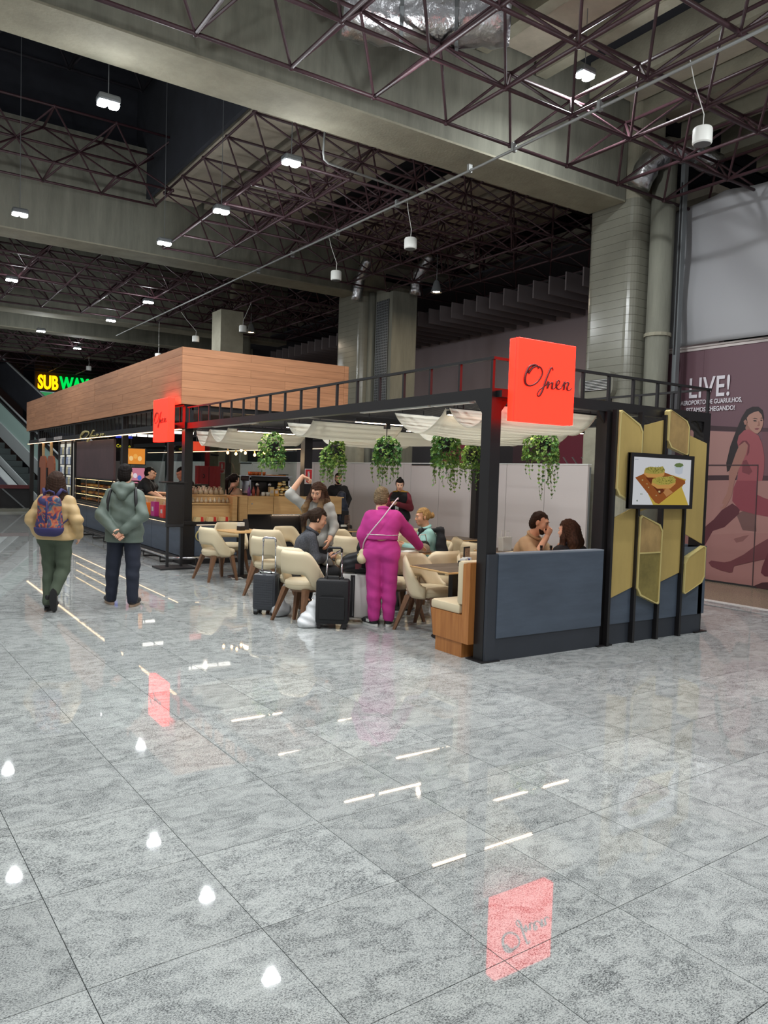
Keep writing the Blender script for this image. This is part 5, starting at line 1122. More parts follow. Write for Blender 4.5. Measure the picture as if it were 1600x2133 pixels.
SKIN = {k: mat('skin_' + k, c, .5, spec=.35, bump=.05, bscale=90) for k, c in dict(light=(236, 186, 158), tan=(212, 156, 124), warm=(226, 172, 140), brown=(172, 118, 92)).items()}
LIPS = mat('lips', (176, 96, 88), .45); EYEW = mat('eye_white', (190, 182, 176), .4); EYED = mat('eye_iris', (36, 26, 22), .2)
def hairmat(name, c1, c2, z0=None, c3=None):
    m = mat(name, c1, .65, spec=.12, var=.35, vscale=30, stretch=(4, 4, .5), col2=c2, bump=.35, bscale=70)
    if c3:
        nt = m.node_tree; b = nt.nodes['Principled BSDF']; src = b.inputs['Base Color'].links[0].from_socket
        tc = nt.nodes.new('ShaderNodeTexCoord'); sp = nt.nodes.new('ShaderNodeSeparateXYZ'); nt.links.new(tc.outputs['Object'], sp.inputs[0])
        mr = nt.nodes.new('ShaderNodeMapRange'); mr.inputs['From Min'].default_value = z0[0]; mr.inputs['From Max'].default_value = z0[1]; nt.links.new(sp.outputs['Z'], mr.inputs['Value'])
        mx = nt.nodes.new('ShaderNodeMix'); mx.data_type = 'RGBA'; nt.links.new(mr.outputs[0], mx.inputs[0]); mx.inputs[6].default_value = (*lin(c3), 1); nt.links.new(src, mx.inputs[7]); nt.links.new(mx.outputs[2], b.inputs['Base Color'])
    return m

def pose(h=1.65, **kw):
    s = h / 1.70
    J = dict(pel=v3(0, 0, .93), waist=v3(0, -.005, 1.07), chest=v3(0, 0, 1.26), neck=v3(0, -.015, 1.43), head=v3(0, .015, 1.578),
             hipL=v3(-.088, 0, .90), hipR=v3(.088, 0, .90), knL=v3(-.10, .015, .49), knR=v3(.10, .015, .49), anL=v3(-.10, -.03, .085), anR=v3(.10, -.03, .085),
             toeL=v3(-.12, .15, .035), toeR=v3(.12, .15, .035), shL=v3(-.158, -.01, 1.355), shR=v3(.158, -.01, 1.355), elL=v3(-.235, -.03, 1.10), elR=v3(.235, -.03, 1.10),
             wrL=v3(-.25, .06, .86), wrR=v3(.25, .06, .86))
    for k, v in kw.items(): J[k] = v3(*v)
    J = {k: v * s for k, v in J.items()}; J['s'] = s
    return J

def seat_pose(h=1.65, lean=0.0, seat=.46, **kw):
    """sitting: thighs forward (+Y), shanks down"""
    s = h / 1.70; up = lambda z, x=0.0, y=0.0: (x, y + lean * (z - .1) - .02, (seat / s) + z)
    d = dict(pel=up(.07), waist=up(.21), chest=up(.40), neck=up(.57), head=up(.715, 0, .03), hipL=(-.09, .02, seat / s + .05), hipR=(.09, .02, seat / s + .05), knL=(-.11, .43, seat / s + .05), knR=(.11, .43, seat / s + .05),
             anL=(-.11, .40, .085), anR=(.11, .40, .085), toeL=(-.12, .57, .035), toeR=(.12, .57, .035), shL=up(.50, -.16), shR=up(.50, .16), elL=up(.26, -.24, .05), elR=up(.26, .24, .05), wrL=(-.14, .30, seat / s + .17), wrR=(.14, .30, seat / s + .17))
    d.update(kw); return pose(h, **d)

def torso_prims(J, g=0.0, fem=0.0, belly=0.0):
    s = J['s']; sh = unit(J['shR'] - J['shL']); hp = unit(J['hipR'] - J['hipL']); up = unit(J['neck'] - J['pel']); fw = np.cross(up, sh); P = []
    for q in (-1, 1):
        hip = J['pel'] + hp * q * .072 * s; wa = J['waist'] + unit(hp + sh) * q * (.055 - .008 * fem) * s; ch = J['chest'] + sh * q * .078 * s; st = J['hipL'] if q < 0 else J['hipR']; shl = J['shL'] if q < 0 else J['shR']
        P += [(st, hip, (.098 + .012 * fem) * s + g, (.108 + .010 * fem) * s + g), (hip, wa, (.106 + .006 * fem) * s + g, (.10 - .006 * fem) * s + g), (wa, ch, (.10 - .006 * fem) * s + g, .108 * s + g), (ch, shl - sh * q * .035 * s - up * .012 * s, .10 * s + g, .058 * s + g * .75)]
        if fem: P.append((J['chest'] + sh * q * .075 * s + fw * .062 * s + up * .0, J['chest'] + sh * q * .08 * s + fw * .066 * s, .068 * s + g, .068 * s + g))
    if belly: P.append((J['waist'] + fw * .05 * s, J['pel'] + fw * .05 * s, .10 * s + g + belly, .09 * s + g + belly))
    P.append((J['chest'] + up * .1 * s, J['neck'] - up * .01 * s, .085 * s + g, .058 * s + g * .6)); return P
def arm_prims(J, side, g=0.0, frac=1.0, flare=0.0):
    s = J['s']; a, b, c = J['sh' + side], J['el' + side], J['wr' + side]; P = []
    a = a - v3(0, 0, .012) * s
    if frac <= .5: P.append((a, a + (b - a) * frac * 2, .052 * s + g * .8, .050 * s + g + flare))
    else:
        P.append((a, b, .052 * s + g * .8, .043 * s + g)); e = b + (c - b) * (frac - .5) * 2; P.append((b, e, .044 * s + g, .032 * s + g * .8 + flare))
    return P
def leg_prims(J, side, g=0.0, end=1.0, taper=1.0):
    s = J['s']; a, b, c = J['hip' + side], J['kn' + side], J['an' + side]; m = b + (c - b) * .32 + v3(0, -.012, 0) * s; e = b + (c - b) * end
    return [(a, b, .092 * s + g, .060 * s + g), (b, m, .060 * s + g, .056 * s + g), (m, e, .056 * s + g, .040 * s + g * taper)]
def bounds(P, m): 
    A = np.array([np.minimum(p[0], p[1]) - max(p[2], p[3]) for p in P]).min(0) - m; B_ = np.array([np.maximum(p[0], p[1]) + max(p[2], p[3]) for p in P]).max(0) + m; return A, B_
def folds(V, amp, seed=0.0, fz=26.0):
    X, Y, Z = V.grid()
    V.F = V.F + (amp * (np.sin(fz * Z + 9 * X + seed) * np.sin(13 * X + 11 * Y + 7 * Z + seed) * .7 + np.sin(2.1 * fz * Z - 17 * Y + 21 * X + 2 * seed) * .35)).astype(np.float32)

def add_hand(b, wr, d, n, side, s=1.0, curl=.5, spread=.12, thumb=.6):
    """palm and five fingers: d points along the hand, n out of the palm, side +1 for a right hand"""
    d = unit(d); n = unit(n - d * (n @ d)); x = np.cross(d, n) * side      # x: towards the thumb
    P = lambda a, t, c: tuple(wr + (d * a + x * t + n * c) * s)
    nb = len(b.v); ring = []
    for i, (a, wd, th) in enumerate(((-.012, .026, .021), (.02, .034, .018), (.055, .041, .016), (.085, .040, .0135), (.096, .034, .009))):
        for k in range(10):
            t = 2 * PI * k / 10; b.v.append(P(a, wd * math.cos(t), th * math.sin(t)))
    for i in range(4):
        for k in range(10): k2 = (k + 1) % 10; b.f.append((nb + i * 10 + k, nb + i * 10 + k2, nb + (i + 1) * 10 + k2, nb + (i + 1) * 10 + k))
    b.f.append(tuple(nb + k for k in range(10))); b.f.append(tuple(nb + 40 + k for k in range(9, -1, -1)))
    for k, (off, L) in enumerate(((.029, .070), (.010, .079), (-.010, .073), (-.028, .057))):
        c = curl * (1 + .08 * k); p = np.array((.088, off, 0.0)); ang = 0.0; pts = [P(.072, off * .95, 0), P(*p)]; rr = [.0092 * s, .0090 * s]
        for seg, fr in enumerate((.44, .32, .24)):
            ang += c * (.75, .95, .7)[seg]; st = np.array((math.cos(ang), spread * off * 8 * math.cos(ang), math.sin(ang))) * (L * fr); p = p + st; pts.append(P(*p)); rr.append((.0085, .0078, .0062)[seg] * s)
        b.tube(pts, rr, 7)
    p0 = (.018, .026, .004); t1 = (.046, .050, .012 + .014 * thumb); t2 = (.070, .058 - .012 * thumb, .018 + .028 * thumb); t3 = (.090, .058 - .022 * thumb, .020 + .036 * thumb)
    b.tube([P(*p0), P(*t1), P(*t2), P(*t3)], [.0125 * s, .0115 * s, .0098 * s, .0072 * s], 7)

def head_frame(yaw=0.0, pitch=0.0, roll=0.0):
    R = Matrix.Rotation(yaw, 3, 'Z') @ Matrix.Rotation(pitch, 3, 'X') @ Matrix.Rotation(roll, 3, 'Y'); return np.array(R)

def person(name, label, loc, heading, J, skin, hair, clothes, head=(0, 0, 0), hands=None, fem=0.0, h=.012, hh=.0075, group=None, glasses=False, beard=None, face=True):
    """loc: where the feet (or seat) stand; heading: unit vector the body faces; one continuous body, clothes and hair on top"""
    t = thing('person', label, 'person', loc, math.atan2(-heading[0], heading[1]), group); s = J['s']; hands = hands or {}
    R = head_frame(*head); hc = J['head']
    # ---- body
    P = torso_prims(J, -.004, fem); 
    for q in 'LR': P += arm_prims(J, q) + leg_prims(J, q); P.append((J['an' + q], J['toe' + q], .040 * s, .028 * s))
    P.append((J['neck'] - unit(J['neck'] - J['chest']) * .03 * s, hc + R @ v3(0, -.02, -.05) * s, .058 * s, .052 * s))
    lo, hi = bounds(P, .03); V = Vol(lo, hi, h)
    for a, b, ra, rb in P: V.cone(a, b, ra, rb, .022)
    bv, bf = V.mesh(); bm = MB(); bm.v = [tuple(p) for p in bv]; bm.f = [tuple(q) for q in bf]
    # head, in its own finer volume
    H = Vol((-.10, -.125, -.19), (.10, .145, .15), hh)
    H.ell((0, -.008, .028), (.076, .096, .094), .02); H.ell((0, .026, -.045), (.058, .064, .078), .03); H.ell((0, .064, -.096), (.026, .022, .020), .03)
    H.cone((-.034, .078, .032), (.034, .078, .032), .015, .015, .02)
    for q in (-1, 1):
        H.ell((q * .038, .062, -.022), (.026, .022, .028), .025); H.ell((q * .031, .103, .010), (.015, .016, .011), .012, True); H.ell((q * .078, -.006, -.004), (.011, .018, .031), .01); H.ell((q * .011, .096, -.034), (.009, .010, .008), .010)
    H.cone((0, .088, .022), (0, .110, -.026), .007, .0115, .012); H.ell((0, .090, -.064), (.024, .010, .013), .012); H.cone((-.02, .098, -.0635), (.02, .098, -.0635), .0035, .0035, .005, True)
    H.cone((0, -.015, -.06), (0, -.03, -.18), .052, .054, .03)
    hv, hf = H.mesh(); n0 = len(bm.v); W = hc + (np.asarray(hv) * s) @ R.T; bm.v += [tuple(p) for p in W]; bm.f += [tuple(int(i) + n0 for i in q) for q in hf]
    for q, sd in (('L', -1), ('R', 1)):
        hd = hands.get(q, {}); wr, el = J['wr' + q], J['el' + q]; d = hd.get('d', unit(wr - el)); d = np.array(d, float); n = np.array(hd.get('n', (-sd * .9, .1, 0)), float)
        add_hand(bm, wr + unit(d) * .01, d, n, sd, s * 1.0, hd.get('curl', .35), hd.get('spread', .1), hd.get('thumb', .5))
    bm.build('body', SKIN[skin], t, smooth=True, fix=False)
    HP = lambda x, y, z: tuple(hc + R @ (v3(x, y, z) * s))
    if face:
        for q in (-1, 1):
            e = MB(); e.ball(HP(q * .031, .0800, .010), .0122 * s, 8, 6); eo = e.build('eye', EYEW, t, smooth=True); i_ = MB(); i_.ball(HP(q * .0312, .0880, .008), .0066 * s, 8, 6); i_.build('iris', EYED, eo, smooth=True)
            MB().tube([HP(q * .014, .096, .028), HP(q * .030, .098, .034), HP(q * .050, .082, .029)], [.003 * s, .0038 * s, .002 * s], 6).build('eyebrow', hair[1], t, smooth=True)
        MB().tube([HP(-.023, .093, -.0615), HP(-.010, .1005, -.058), (HP(0, .102, -.0595)), HP(.010, .1005, -.058), HP(.023, .093, -.0615)], [.002 * s, .0045 * s, .0045 * s, .0045 * s, .002 * s], 6).build('upper_lip', LIPS, t, smooth=True)
        MB().tube([HP(-.020, .093, -.066), HP(0, .1005, -.0695), HP(.020, .093, -.066)], [.002 * s, .006 * s, .002 * s], 6).build('lower_lip', LIPS, t, smooth=True)
    if beard is not None:
        Bv = Vol((-.10, -.03, -.15), (.10, .14, .02), hh); Bv.ell((0, .026, -.045), (.0595, .0655, .080), .03); Bv.ell((0, .064, -.097), (.0275, .0235, .0215), .03)
        X, Y, Z = Bv.grid(); Bv.F = np.maximum(Bv.F, (Z + .045 - np.abs(X) * .5).astype(np.float32)); Bv.cone((-.02, .1, -.066), (.02, .1, -.066), .012, .012, .005, True); Bv.cone((-.025, .094, -.050), (.025, .094, -.050), .007, .007, .01)
        v, f = Bv.mesh(); raw_obj('beard', hc + (np.asarray(v) * s) @ R.T, f, beard, t)
    if glasses:
        g = MB()
        for q in (-1, 1): g.tube([HP(q * .032 + .021 * math.cos(a), .104, .012 + .016 * math.sin(a)) for a in [k * PI / 6 for k in range(12)]], .0022 * s, 5, closed=True); g.tube([HP(q * .053, .100, .016), HP(q * .078, .01, .014)], .002 * s, 5)
        g.tube([HP(-.011, .106, .014), HP(.011, .106, .014)], .002 * s, 5); g.build('glasses', M['black'], t)
    # ---- hair
    style, hm_ = hair[0], hair[1]; L = hair[2] if len(hair) > 2 else .2
    lo, hi = (-.17, -.24, -.16), (.17, .14, .17)
    if style in ('long', 'bob', 'tail', 'loose'): lo = (-.19, -.24, -.2 - L); hi = (.19, .24, .17)
    G = Vol(lo, hi, hh * 1.15); th = {'short': .010, 'crop': .005, 'tousled': .015, 'bun': .009}.get(style, .016)
    G.ell((0, -.012, .032), (.076 + th, .096 + th, .094 + th), .01)
    if style in ('short', 'crop', 'tousled'): G.ell((0, -.045, -.03), (.072 + th * .6, .068 + th * .6, .07), .03)
    X, Y, Z = G.grid(); hl = {'crop': .060, 'short': .062, 'tousled': .05}.get(style, .058)
    cutf = np.minimum(Y - (.020 + (.25 * np.clip(np.abs(X) - .045, 0, 1) if style in ('long', 'loose', 'bob') else 0)), hl - Z + .18 * np.abs(X)); G.F = np.maximum(G.F, cutf.astype(np.float32))
    if style in ('short', 'crop', 'tousled'):
        for q in (-1, 1): G.ell((q * .085, .0, -.01), (.02, .026, .042), .008, True)
    side = hair[3] if len(hair) > 3 else 0
    if style == 'bob':
        for q in (-1, 1): G.cone((q * .07, -.02, .03), (q * .10, -.015, -L * .85), .036, .046, .03); G.cone((q * .035, -.075, .02), (q * .065, -.085, -L), .055, .055, .04)
        G.cone((0, -.085, .02), (0, -.095, -L), .05, .05, .04)
    if style in ('long', 'loose'):
        fr = .0 if style == 'long' else .07
        for q in (-1, 1):
            G.cone((q * .066, .0, .05), (q * .088, .015 + fr * .7, -.08), .024, .032, .02); G.cone((q * .088, .015 + fr * .7, -.08), (q * .105, .02 + fr * 2.2, -.2), .034, .04, .03); G.cone((q * .105, .02 + fr * 2.2, -.2), (q * .10, .02 + fr * 2.2, -L), .04, .026, .03)
            G.cone((q * .045, -.075, .03), (q * .075, -.10, -.12), .05, .055, .04); G.cone((q * .075, -.10, -.12), (q * .085, -.09, -L), .055, .030, .04)
        G.cone((0, -.09, .0), (0, -.11, -L * .95), .05, .04, .05)
    if style == 'tail':
        G.cone((0, -.09, .05), (0, -.125, .045), .030, .022, .02); G.cone((0, -.125, .045), (side * .03, -.17, -.03), .024, .036, .02); G.cone((side * .03, -.17, -.03), (side * .05, -.15, -L), .038, .014, .03)
    if style == 'bun':
        G.ell((0, -.130, .010), (.046, .042, .042), .012); G.ell((.02, -.14, .03), (.02, .02, .02), .01); G.cone((-.02, -.135, .03), (.0, -.15, .055), .008, .004, .01)
    if style == 'topknot': G.ell((0, -.03, .14), (.032, .035, .022), .012); G.cone((0, -.09, .05), (.02, -.14, -.02), .03, .04, .02); G.cone((.02, -.14, -.02), (.03, -.13, -L), .045, .03, .03)
    G.F = G.F + (.0030 * np.sin(150 * X + 40 * Y + 18 * Z) * np.sin(90 * Y + 30 * X) + .0022 * np.sin(70 * X - 110 * Y + 20 * np.sin(12 * Z))).astype(np.float32) * (1.6 if style in ('tousled', 'loose') else 1)
    v, f = G.mesh(); v = np.asarray(v); 
    HW = hc + (v * s) @ R.T
    if style in ('long', 'loose', 'bob', 'tail', 'topknot'):     # hanging hair falls straight down, whatever the head does
        w_ = np.clip((-.02 - v[:, 2]) / .1, 0, 1)[:, None]; Ry = np.array(Matrix.Rotation(head[0], 3, 'Z')); HD = hc + (v * s) @ Ry.T + (R @ v3(0, 0, -.05) - Ry @ v3(0, 0, -.05)) * s; HW = HW * (1 - w_ * .75) + HD * (w_ * .75)
    raw_obj('hair', HW, f, hm_, t)
    # ---- clothes
    up = unit(J['neck'] - J['pel'])
    for c in clothes:
        k = c['k']; g = c.get('g', .014); m = c['m']
        if k == 'top':
            Q = torso_prims(J, g, fem * .9, c.get('belly', 0)); fr_ = c.get('sleeve', 1.0); QA = []
            if fr_ > 0:
                for q in 'LR': QA += arm_prims(J, q, g, c.get('sleeve' + q, fr_), c.get('flare', 0))
            if c.get('skirt'):
                for q in (-1, 1):
                    hp = J['hip' + ('L' if q < 0 else 'R')]; Q.append((J['pel'] + unit(J['hipR'] - J['hipL']) * q * .08 * s, hp + v3(0, -.01, -c['skirt']), .115 * s + g, .108 * s + g))
            lo, hi = bounds(Q + QA, .03); U = Vol(lo, hi, c.get('h', h))
            for a, b, ra, rb in Q: U.cone(a, b, ra, rb, .03)
            if c.get('hem') is not None: p = J['pel'] + up * c['hem']; U.cut(-up, p)
            for a, b, ra, rb in QA: U.cone(a, b, ra, rb, .022)
            if c.get('puff'):
                X, Y, Z = U.grid(); U.F = U.F + (.0065 * (1 - np.abs(np.sin(PI * (Z + .03 * np.sin(5 * X)) / c['puff'])) * 1.6)).astype(np.float32)
            folds(U, c.get('fold', .0045), c.get('seed', 1.0))
            p = J['neck'] + up * c.get('neckcut', .015); X, Y, Z = U.grid(); pd = (X - p[0]) * up[0] + (Y - p[1]) * up[1] + (Z - p[2]) * up[2]; rd = np.sqrt(np.maximum(0, (X - p[0]) ** 2 + (Y - p[1]) ** 2 + (Z - p[2]) ** 2 - pd ** 2)); U.F = np.maximum(U.F, np.minimum(pd, c.get('hole', .092) * s - rd if c.get('neckcut', 0) > -.1 else 9 + 0 * rd).astype(np.float32))
            v, f = U.mesh(); o = raw_obj(c.get('name', 'jacket'), v, f, m, t)
            if c.get('collar'):
                rr = c['collar']; ctr = J['neck'] + up * c.get('cz', .0); sd = unit(J['shR'] - J['shL']); fw = np.cross(up, sd)
                MB().tube([tuple(ctr + sd * math.cos(a) * .068 * s + fw * (math.sin(a) * .075 * s + .012) - up * (.018 * math.sin(a))) for a in [2 * PI * i / 16 for i in range(16)]], rr, 8, closed=True).build('collar', c.get('cm', m), o, smooth=True)
            if c.get('hood'):
                sd = unit(J['shR'] - J['shL']); fw = np.cross(up, sd); K = Vol(J['neck'] - .24, J['neck'] + .22, .012); B0 = J['neck']
                for q in (-1, 1): K.cone(B0 + sd * q * .075 + fw * .03 + up * .03, B0 + sd * q * .09 - fw * .07 + up * .0, .036, .045, .03); K.cone(B0 + sd * q * .09 - fw * .07, B0 - fw * .125 - up * .10, .045, .045, .03)
                K.cone(B0 - fw * .07 + up * .02, B0 - fw * .10 - up * .09, .05, .055, .04); folds(K, .006, 2.0, 34); v, f = K.mesh(); raw_obj('hood', v, f, m, o)
            if c.get('stripe'):
                zz = c['stripe'][0]; Q2 = torso_prims(J, g + .009, fem * .9); W2 = Vol(*bounds(Q2, .03), h)
                for a, b, ra, rb in Q2: W2.cone(a, b, ra, rb, .03)
                W2.cut(-up, J['pel'] + up * zz); W2.cut(up, J['pel'] + up * (zz + .012)); v, f = W2.mesh(); raw_obj('hem_piping', v, f, c['stripe'][1], o)
            if c.get('cuffs'):
                for q in 'LR': e, w_ = J['el' + q], J['wr' + q]; dd = unit(w_ - e); MB().tube([tuple(w_ - dd * .035), tuple(w_ - dd * .005)], .036 * s + g * .6, 10).build('cuff', c['cuffs'], o, smooth=True)
        elif k == 'pants':
            Q = []
            for q in 'LR': Q += leg_prims(J, q, g, c.get('end', .97), c.get('taper', 1.0)); Q.append((J['hip' + q], J['pel'], .10 * s + g, .10 * s + g))
            hp = unit(J['hipR'] - J['hipL'])
            for q in (-1, 1): Q.append((J['hipL' if q < 0 else 'hipR'], J['pel'] + hp * q * .068 * s + up * .05 * s, (.100 + .012 * fem) * s + g, (.100 + .004 * fem) * s + g))
            U = Vol(*bounds(Q, .03), c.get('h', h))
            for a, b, ra, rb in Q: U.cone(a, b, ra, rb, .018)
            folds(U, c.get('fold', .004), c.get('seed', 3.0), 24); p = J['pel'] + up * c.get('top', .09); X, Y, Z = U.grid(); pd = (X - p[0]) * up[0] + (Y - p[1]) * up[1] + (Z - p[2]) * up[2]; rd = np.sqrt(np.maximum(0, (X - p[0]) ** 2 + (Y - p[1]) ** 2 + (Z - p[2]) ** 2 - pd ** 2)); U.F = np.maximum(U.F, np.minimum(pd, .26 - rd).astype(np.float32)); v, f = U.mesh(); o = raw_obj(c.get('name', 'trousers'), v, f, m, t)
            if c.get('cuff'):
                for q in 'LR': a_, b_ = J['an' + q], J['kn' + q]; dd = unit(a_ - b_); MB().tube([tuple(a_ - dd * .06), tuple(a_ - dd * .045), tuple(a_ - dd * .01), tuple(a_)], [.05 * s, .056 * s, .056 * s, .048 * s], 12).build('ankle_cuff', m, o, smooth=True)
        elif k == 'shoes':
            for q in 'LR':
                a_, b_ = J['an' + q], J['toe' + q]; d = b_ - a_; flat = unit(v3(d[0], d[1], 0)) if abs(d[2]) < .12 else unit(d); upv = unit(np.cross(np.cross(flat, (0, 0, 1)), flat)); upv = upv if upv[2] > 0 or True else -upv
                heel = a_ - flat * .035 * s - upv * .035 * s; toe = heel + flat * .235 * s; bo = c.get('boot', 0)
                U = Vol(np.minimum(heel, toe) - .12, np.maximum(np.maximum(heel, toe), a_) + .14 + bo, .008)
                U.cone(heel + flat * .02, heel + flat * .15 + upv * .005, .040 * s, .042 * s, .02); U.cone(heel + flat * .15, toe, .042 * s, .034 * s, .02); U.cone(heel + upv * .04 + flat * .02, a_ + upv * (.02 + bo), .040 * s, .044 * s, .03)
                U.cut(-upv, heel - upv * .022); v, f = U.mesh(); o = raw_obj('shoe', v, f, m, t); sw = MB(); sdv = np.cross(flat, upv)
                ol = []
                for a in range(16):
                    th_ = 2 * PI * a / 16; ol.append(heel + flat * (.105 + .148 * math.cos(th_)) * s + sdv * (.043 * math.sin(th_)) * s)
                vs = [tuple(p - upv * .048 * s) for p in ol] + [tuple(p - upv * .020 * s) for p in ol]; sw.add(vs, [tuple(range(16)), tuple(range(31, 15, -1))] + [(i, (i + 1) % 16, 16 + (i + 1) % 16, 16 + i) for i in range(16)])
                sw.build('sole', c.get('sole', M['black']), o)
                if c.get('white'):
                    for sq in (-1, 1): MB().box(tuple(heel + flat * .09 + upv * .012 + sdv * sq * .043), (.004, .06, .03), math.atan2(-flat[0], flat[1])).build('side_patch', M['plastw'], o)
    return t
# ================================================================== SEATING
def rz_of(fx, fy): return math.atan2(-fx, fy)
def make_chair(label):
    t = thing('tub_chair', label, 'chair', (0, 0, 0), group=None)
    # shell wrapping the back: one closed loop of section points per angle
    N = 30; A0 = math.radians(112); b = MB(); K = 12
    for i in range(N + 1):
        a = -A0 + 2 * A0 * i / N; u = abs(a) / A0; t_ = abs(math.degrees(a))
        sm = lambda x: max(0, min(1, x)) ** 2 * (3 - 2 * max(0, min(1, x)))
        ztop = .815 - .315 * sm((t_ - 42) / 70.0); zbot = .555 - .185 * sm((t_ - 38) / 36.0)
        ca, sa = math.sin(a), -math.cos(a)      # a=0 is straight back (-Y)
        for k in range(K):
            v = k / K; tt = .021 * (1 - .25 * u)
            if v < .5: zz = zbot + (ztop - zbot) * (v / .5); sd = 1
            else: zz = ztop - (ztop - zbot) * ((v - .5) / .5); sd = -1
            e = min(1, min(zz - zbot, ztop - zz) / .03); e = math.sqrt(max(0, 1 - (1 - e) ** 2))
            h_ = (zz - .40) / .42; r = .245 + .035 * h_ - .012 * h_ * h_ + sd * tt * (.35 + .65 * e)
            sx = 1.06
            b.v.append((r * ca * sx, r * sa * (1.0) + .0, zz))
    for i in range(N):
        for k in range(K): k2 = (k + 1) % K; b.f.append((i * K + k, (i + 1) * K + k, (i + 1) * K + k2, i * K + k2))
    b.f.append(tuple(range(K))); b.f.append(tuple(N * K + k for k in range(K - 1, -1, -1)))
    b.build('backrest', M['cream'], t, smooth=True)
    s = MB(); prof = [(.0, .375), (.205, .375), (.232, .39), (.242, .43), (.236, .462), (.205, .478), (.10, .484), (.0, .485)]
    s.lathe([(max(r, .002), z) for r, z in prof], 28, (0, .015, 0), 1.02, 1.06); s.build('seat', M['cream'], t, smooth=True)
    s = MB(); s.lathe([(.236, .432), (.246, .436), (.236, .440)], 28, (0, .015, 0), 1.02, 1.06); s.build('seat_piping', M['cream'], t, smooth=True)
    MB().lathe([(.16, .345), (.20, .375)], 20).build('seat_frame', M['legw'], t)
    for sx, sy, ex, ey in ((-1, 1, .235, .215), (1, 1, .235, .215), (-1, -1, .25, .275), (1, -1, .25, .275)):
        l = MB(); p = Vector((sx * .165, sy * .15, .385)); q = Vector((sx * ex, sy * ey, 0)); w0, w1 = .033, .015
        l.add([p + Vector((a * w0, c * w0, 0)) for a, c in ((-1, -1), (1, -1), (1, 1), (-1, 1))] + [q + Vector((a * w1, c * w1, 0)) for a, c in ((-1, -1), (1, -1), (1, 1), (-1, 1))], [(0, 1, 2, 3), (7, 6, 5, 4), (0, 4, 5, 1), (1, 5, 6, 2), (2, 6, 7, 3), (3, 7, 4, 0)]); l.build('leg', M['legw'], t)
    return t
CH = [((-.20, 5.98), (1, .12), 'cream tub chair left of the small table by the kiosk, leftmost chair'),
 ((.36, 6.78), (-.1, -1), 'cream tub chair behind the small table by the kiosk, facing the camera'),
 ((.44, 5.52), (.6, .75), 'cream tub chair right of the small table by the kiosk, its back to the camera'),
 ((-.10, 4.25), (.9, .4), 'cream tub chair behind the grey suitcase handle'),
 ((.95, 5.75), (.3, -.9), 'cream tub chair seen over the grey-jacketed woman\'s shoulder'),
 ((-.53, 2.46), (.95, .25), 'empty cream tub chair in front, between the grey and black suitcases'),
 ((-.40, 2.86), (.93, .2), 'cream tub chair under the grey-jacketed woman'),
 ((.47, 2.12), (.1, 1), 'cream tub chair right beside the pink-suited woman, pushed to the middle table'),
 ((.46, 1.46), (.45, -.89), 'cream tub chair facing the near square table and the bench'),
 ((1.02, 2.05), (-.1, 1), 'cream tub chair back to back with the one at the near square table'),
 ((1.66, 2.98), (-.95, .2), 'cream tub chair the blonde woman sits in'),
 ((1.20, 1.42), (.2, -1), 'cream tub chair on the far side of the near square table'),
 ((2.62, 3.30), (.8, -.5), 'cream tub chair with a tall back beside the near post'),
 ((2.35, 2.75), (.8, .3), 'cream tub chair low behind the blonde woman, near the post'),
 ((2.75, 4.95), (-.5, -.8), 'cream tub chair farther back of the pair left of the blonde woman'),
 ((2.15, 4.05), (-.4, -.9), 'cream tub chair nearer of the pair left of the blonde woman'),
 ((1.55, 4.95), (.5, -.8), 'cream tub chair behind the woman with raised arm, right of her hair'),
 ((1.10, 4.10), (.8, .5), 'cream tub chair just above the black backpack'),
 ((1.78, 1.30), (-.05, -1), 'cream tub chair the beige-shirted man sits in'),
 ((2.6, 1.5), (-.6, -.8), 'cream tub chair near the gold screen, behind the long-haired woman')]
proto = None
for p, f, lab in CH:
    c = make_chair(lab) if proto is None else copy_tree(proto)
    if proto is None: proto = c
    place(c, (p[0], p[1], 0), rz_of(*f), lab)
topm = mat('table_laminate', (92, 78, 66), .45, var=.08, vscale=5); edgew = M['oakc']
def table(x, y, s, rz, label, dark=True):
    t = thing('cafe_table', label, 'table', (x, y, 0), rz)
    MB().rbox((-s / 2, -s / 2, .718), (s / 2, s / 2, .738), .006).build('table_edge', M['oakc'], t); MB().prism(rounded(-s / 2 + .008, -s / 2 + .008, s / 2 - .008, s / 2 - .008, .015, 2), (0, 0, .738), (1, 0, 0), (0, 1, 0), (0, 0, .003)).build('table_top', topm if dark else edgew, t)
    MB().bb((-.035, -.035, .02), (.035, .035, .718)).build('pedestal', M['black'], t); MB().bb((-.15, -.15, .706), (.15, .15, .718)).build('top_plate', M['black'], t)
    MB().lathe([(.21, 0), (.215, .008), (.20, .016), (.05, .026)], 24).build('base_disc', M['black'], t)
    return t
table(.26, 6.13, .62, .15, 'small oak square table by the kiosk front, with a napkin holder', False)
table(.95, 2.72, .80, 0, 'middle table the pink-suited woman leans over')
table(.44, 1.00, .66, 0, 'near square dark table with an oak edge, beside the bench')
table(2.0, 5.98, .62, 0, 'far dark table with a wire menu rack, behind the woman with raised arm')
table(2.93, 4.05, .66, 0, 'dark table right of the blonde woman, with a black box on it')
table(1.62, .78, .62, 0, 'table between the beige-shirted man and the long-haired woman')
table(2.35, 2.28, .60, .2, 'dark table with a white paper bag, seen over the blue-grey screen')
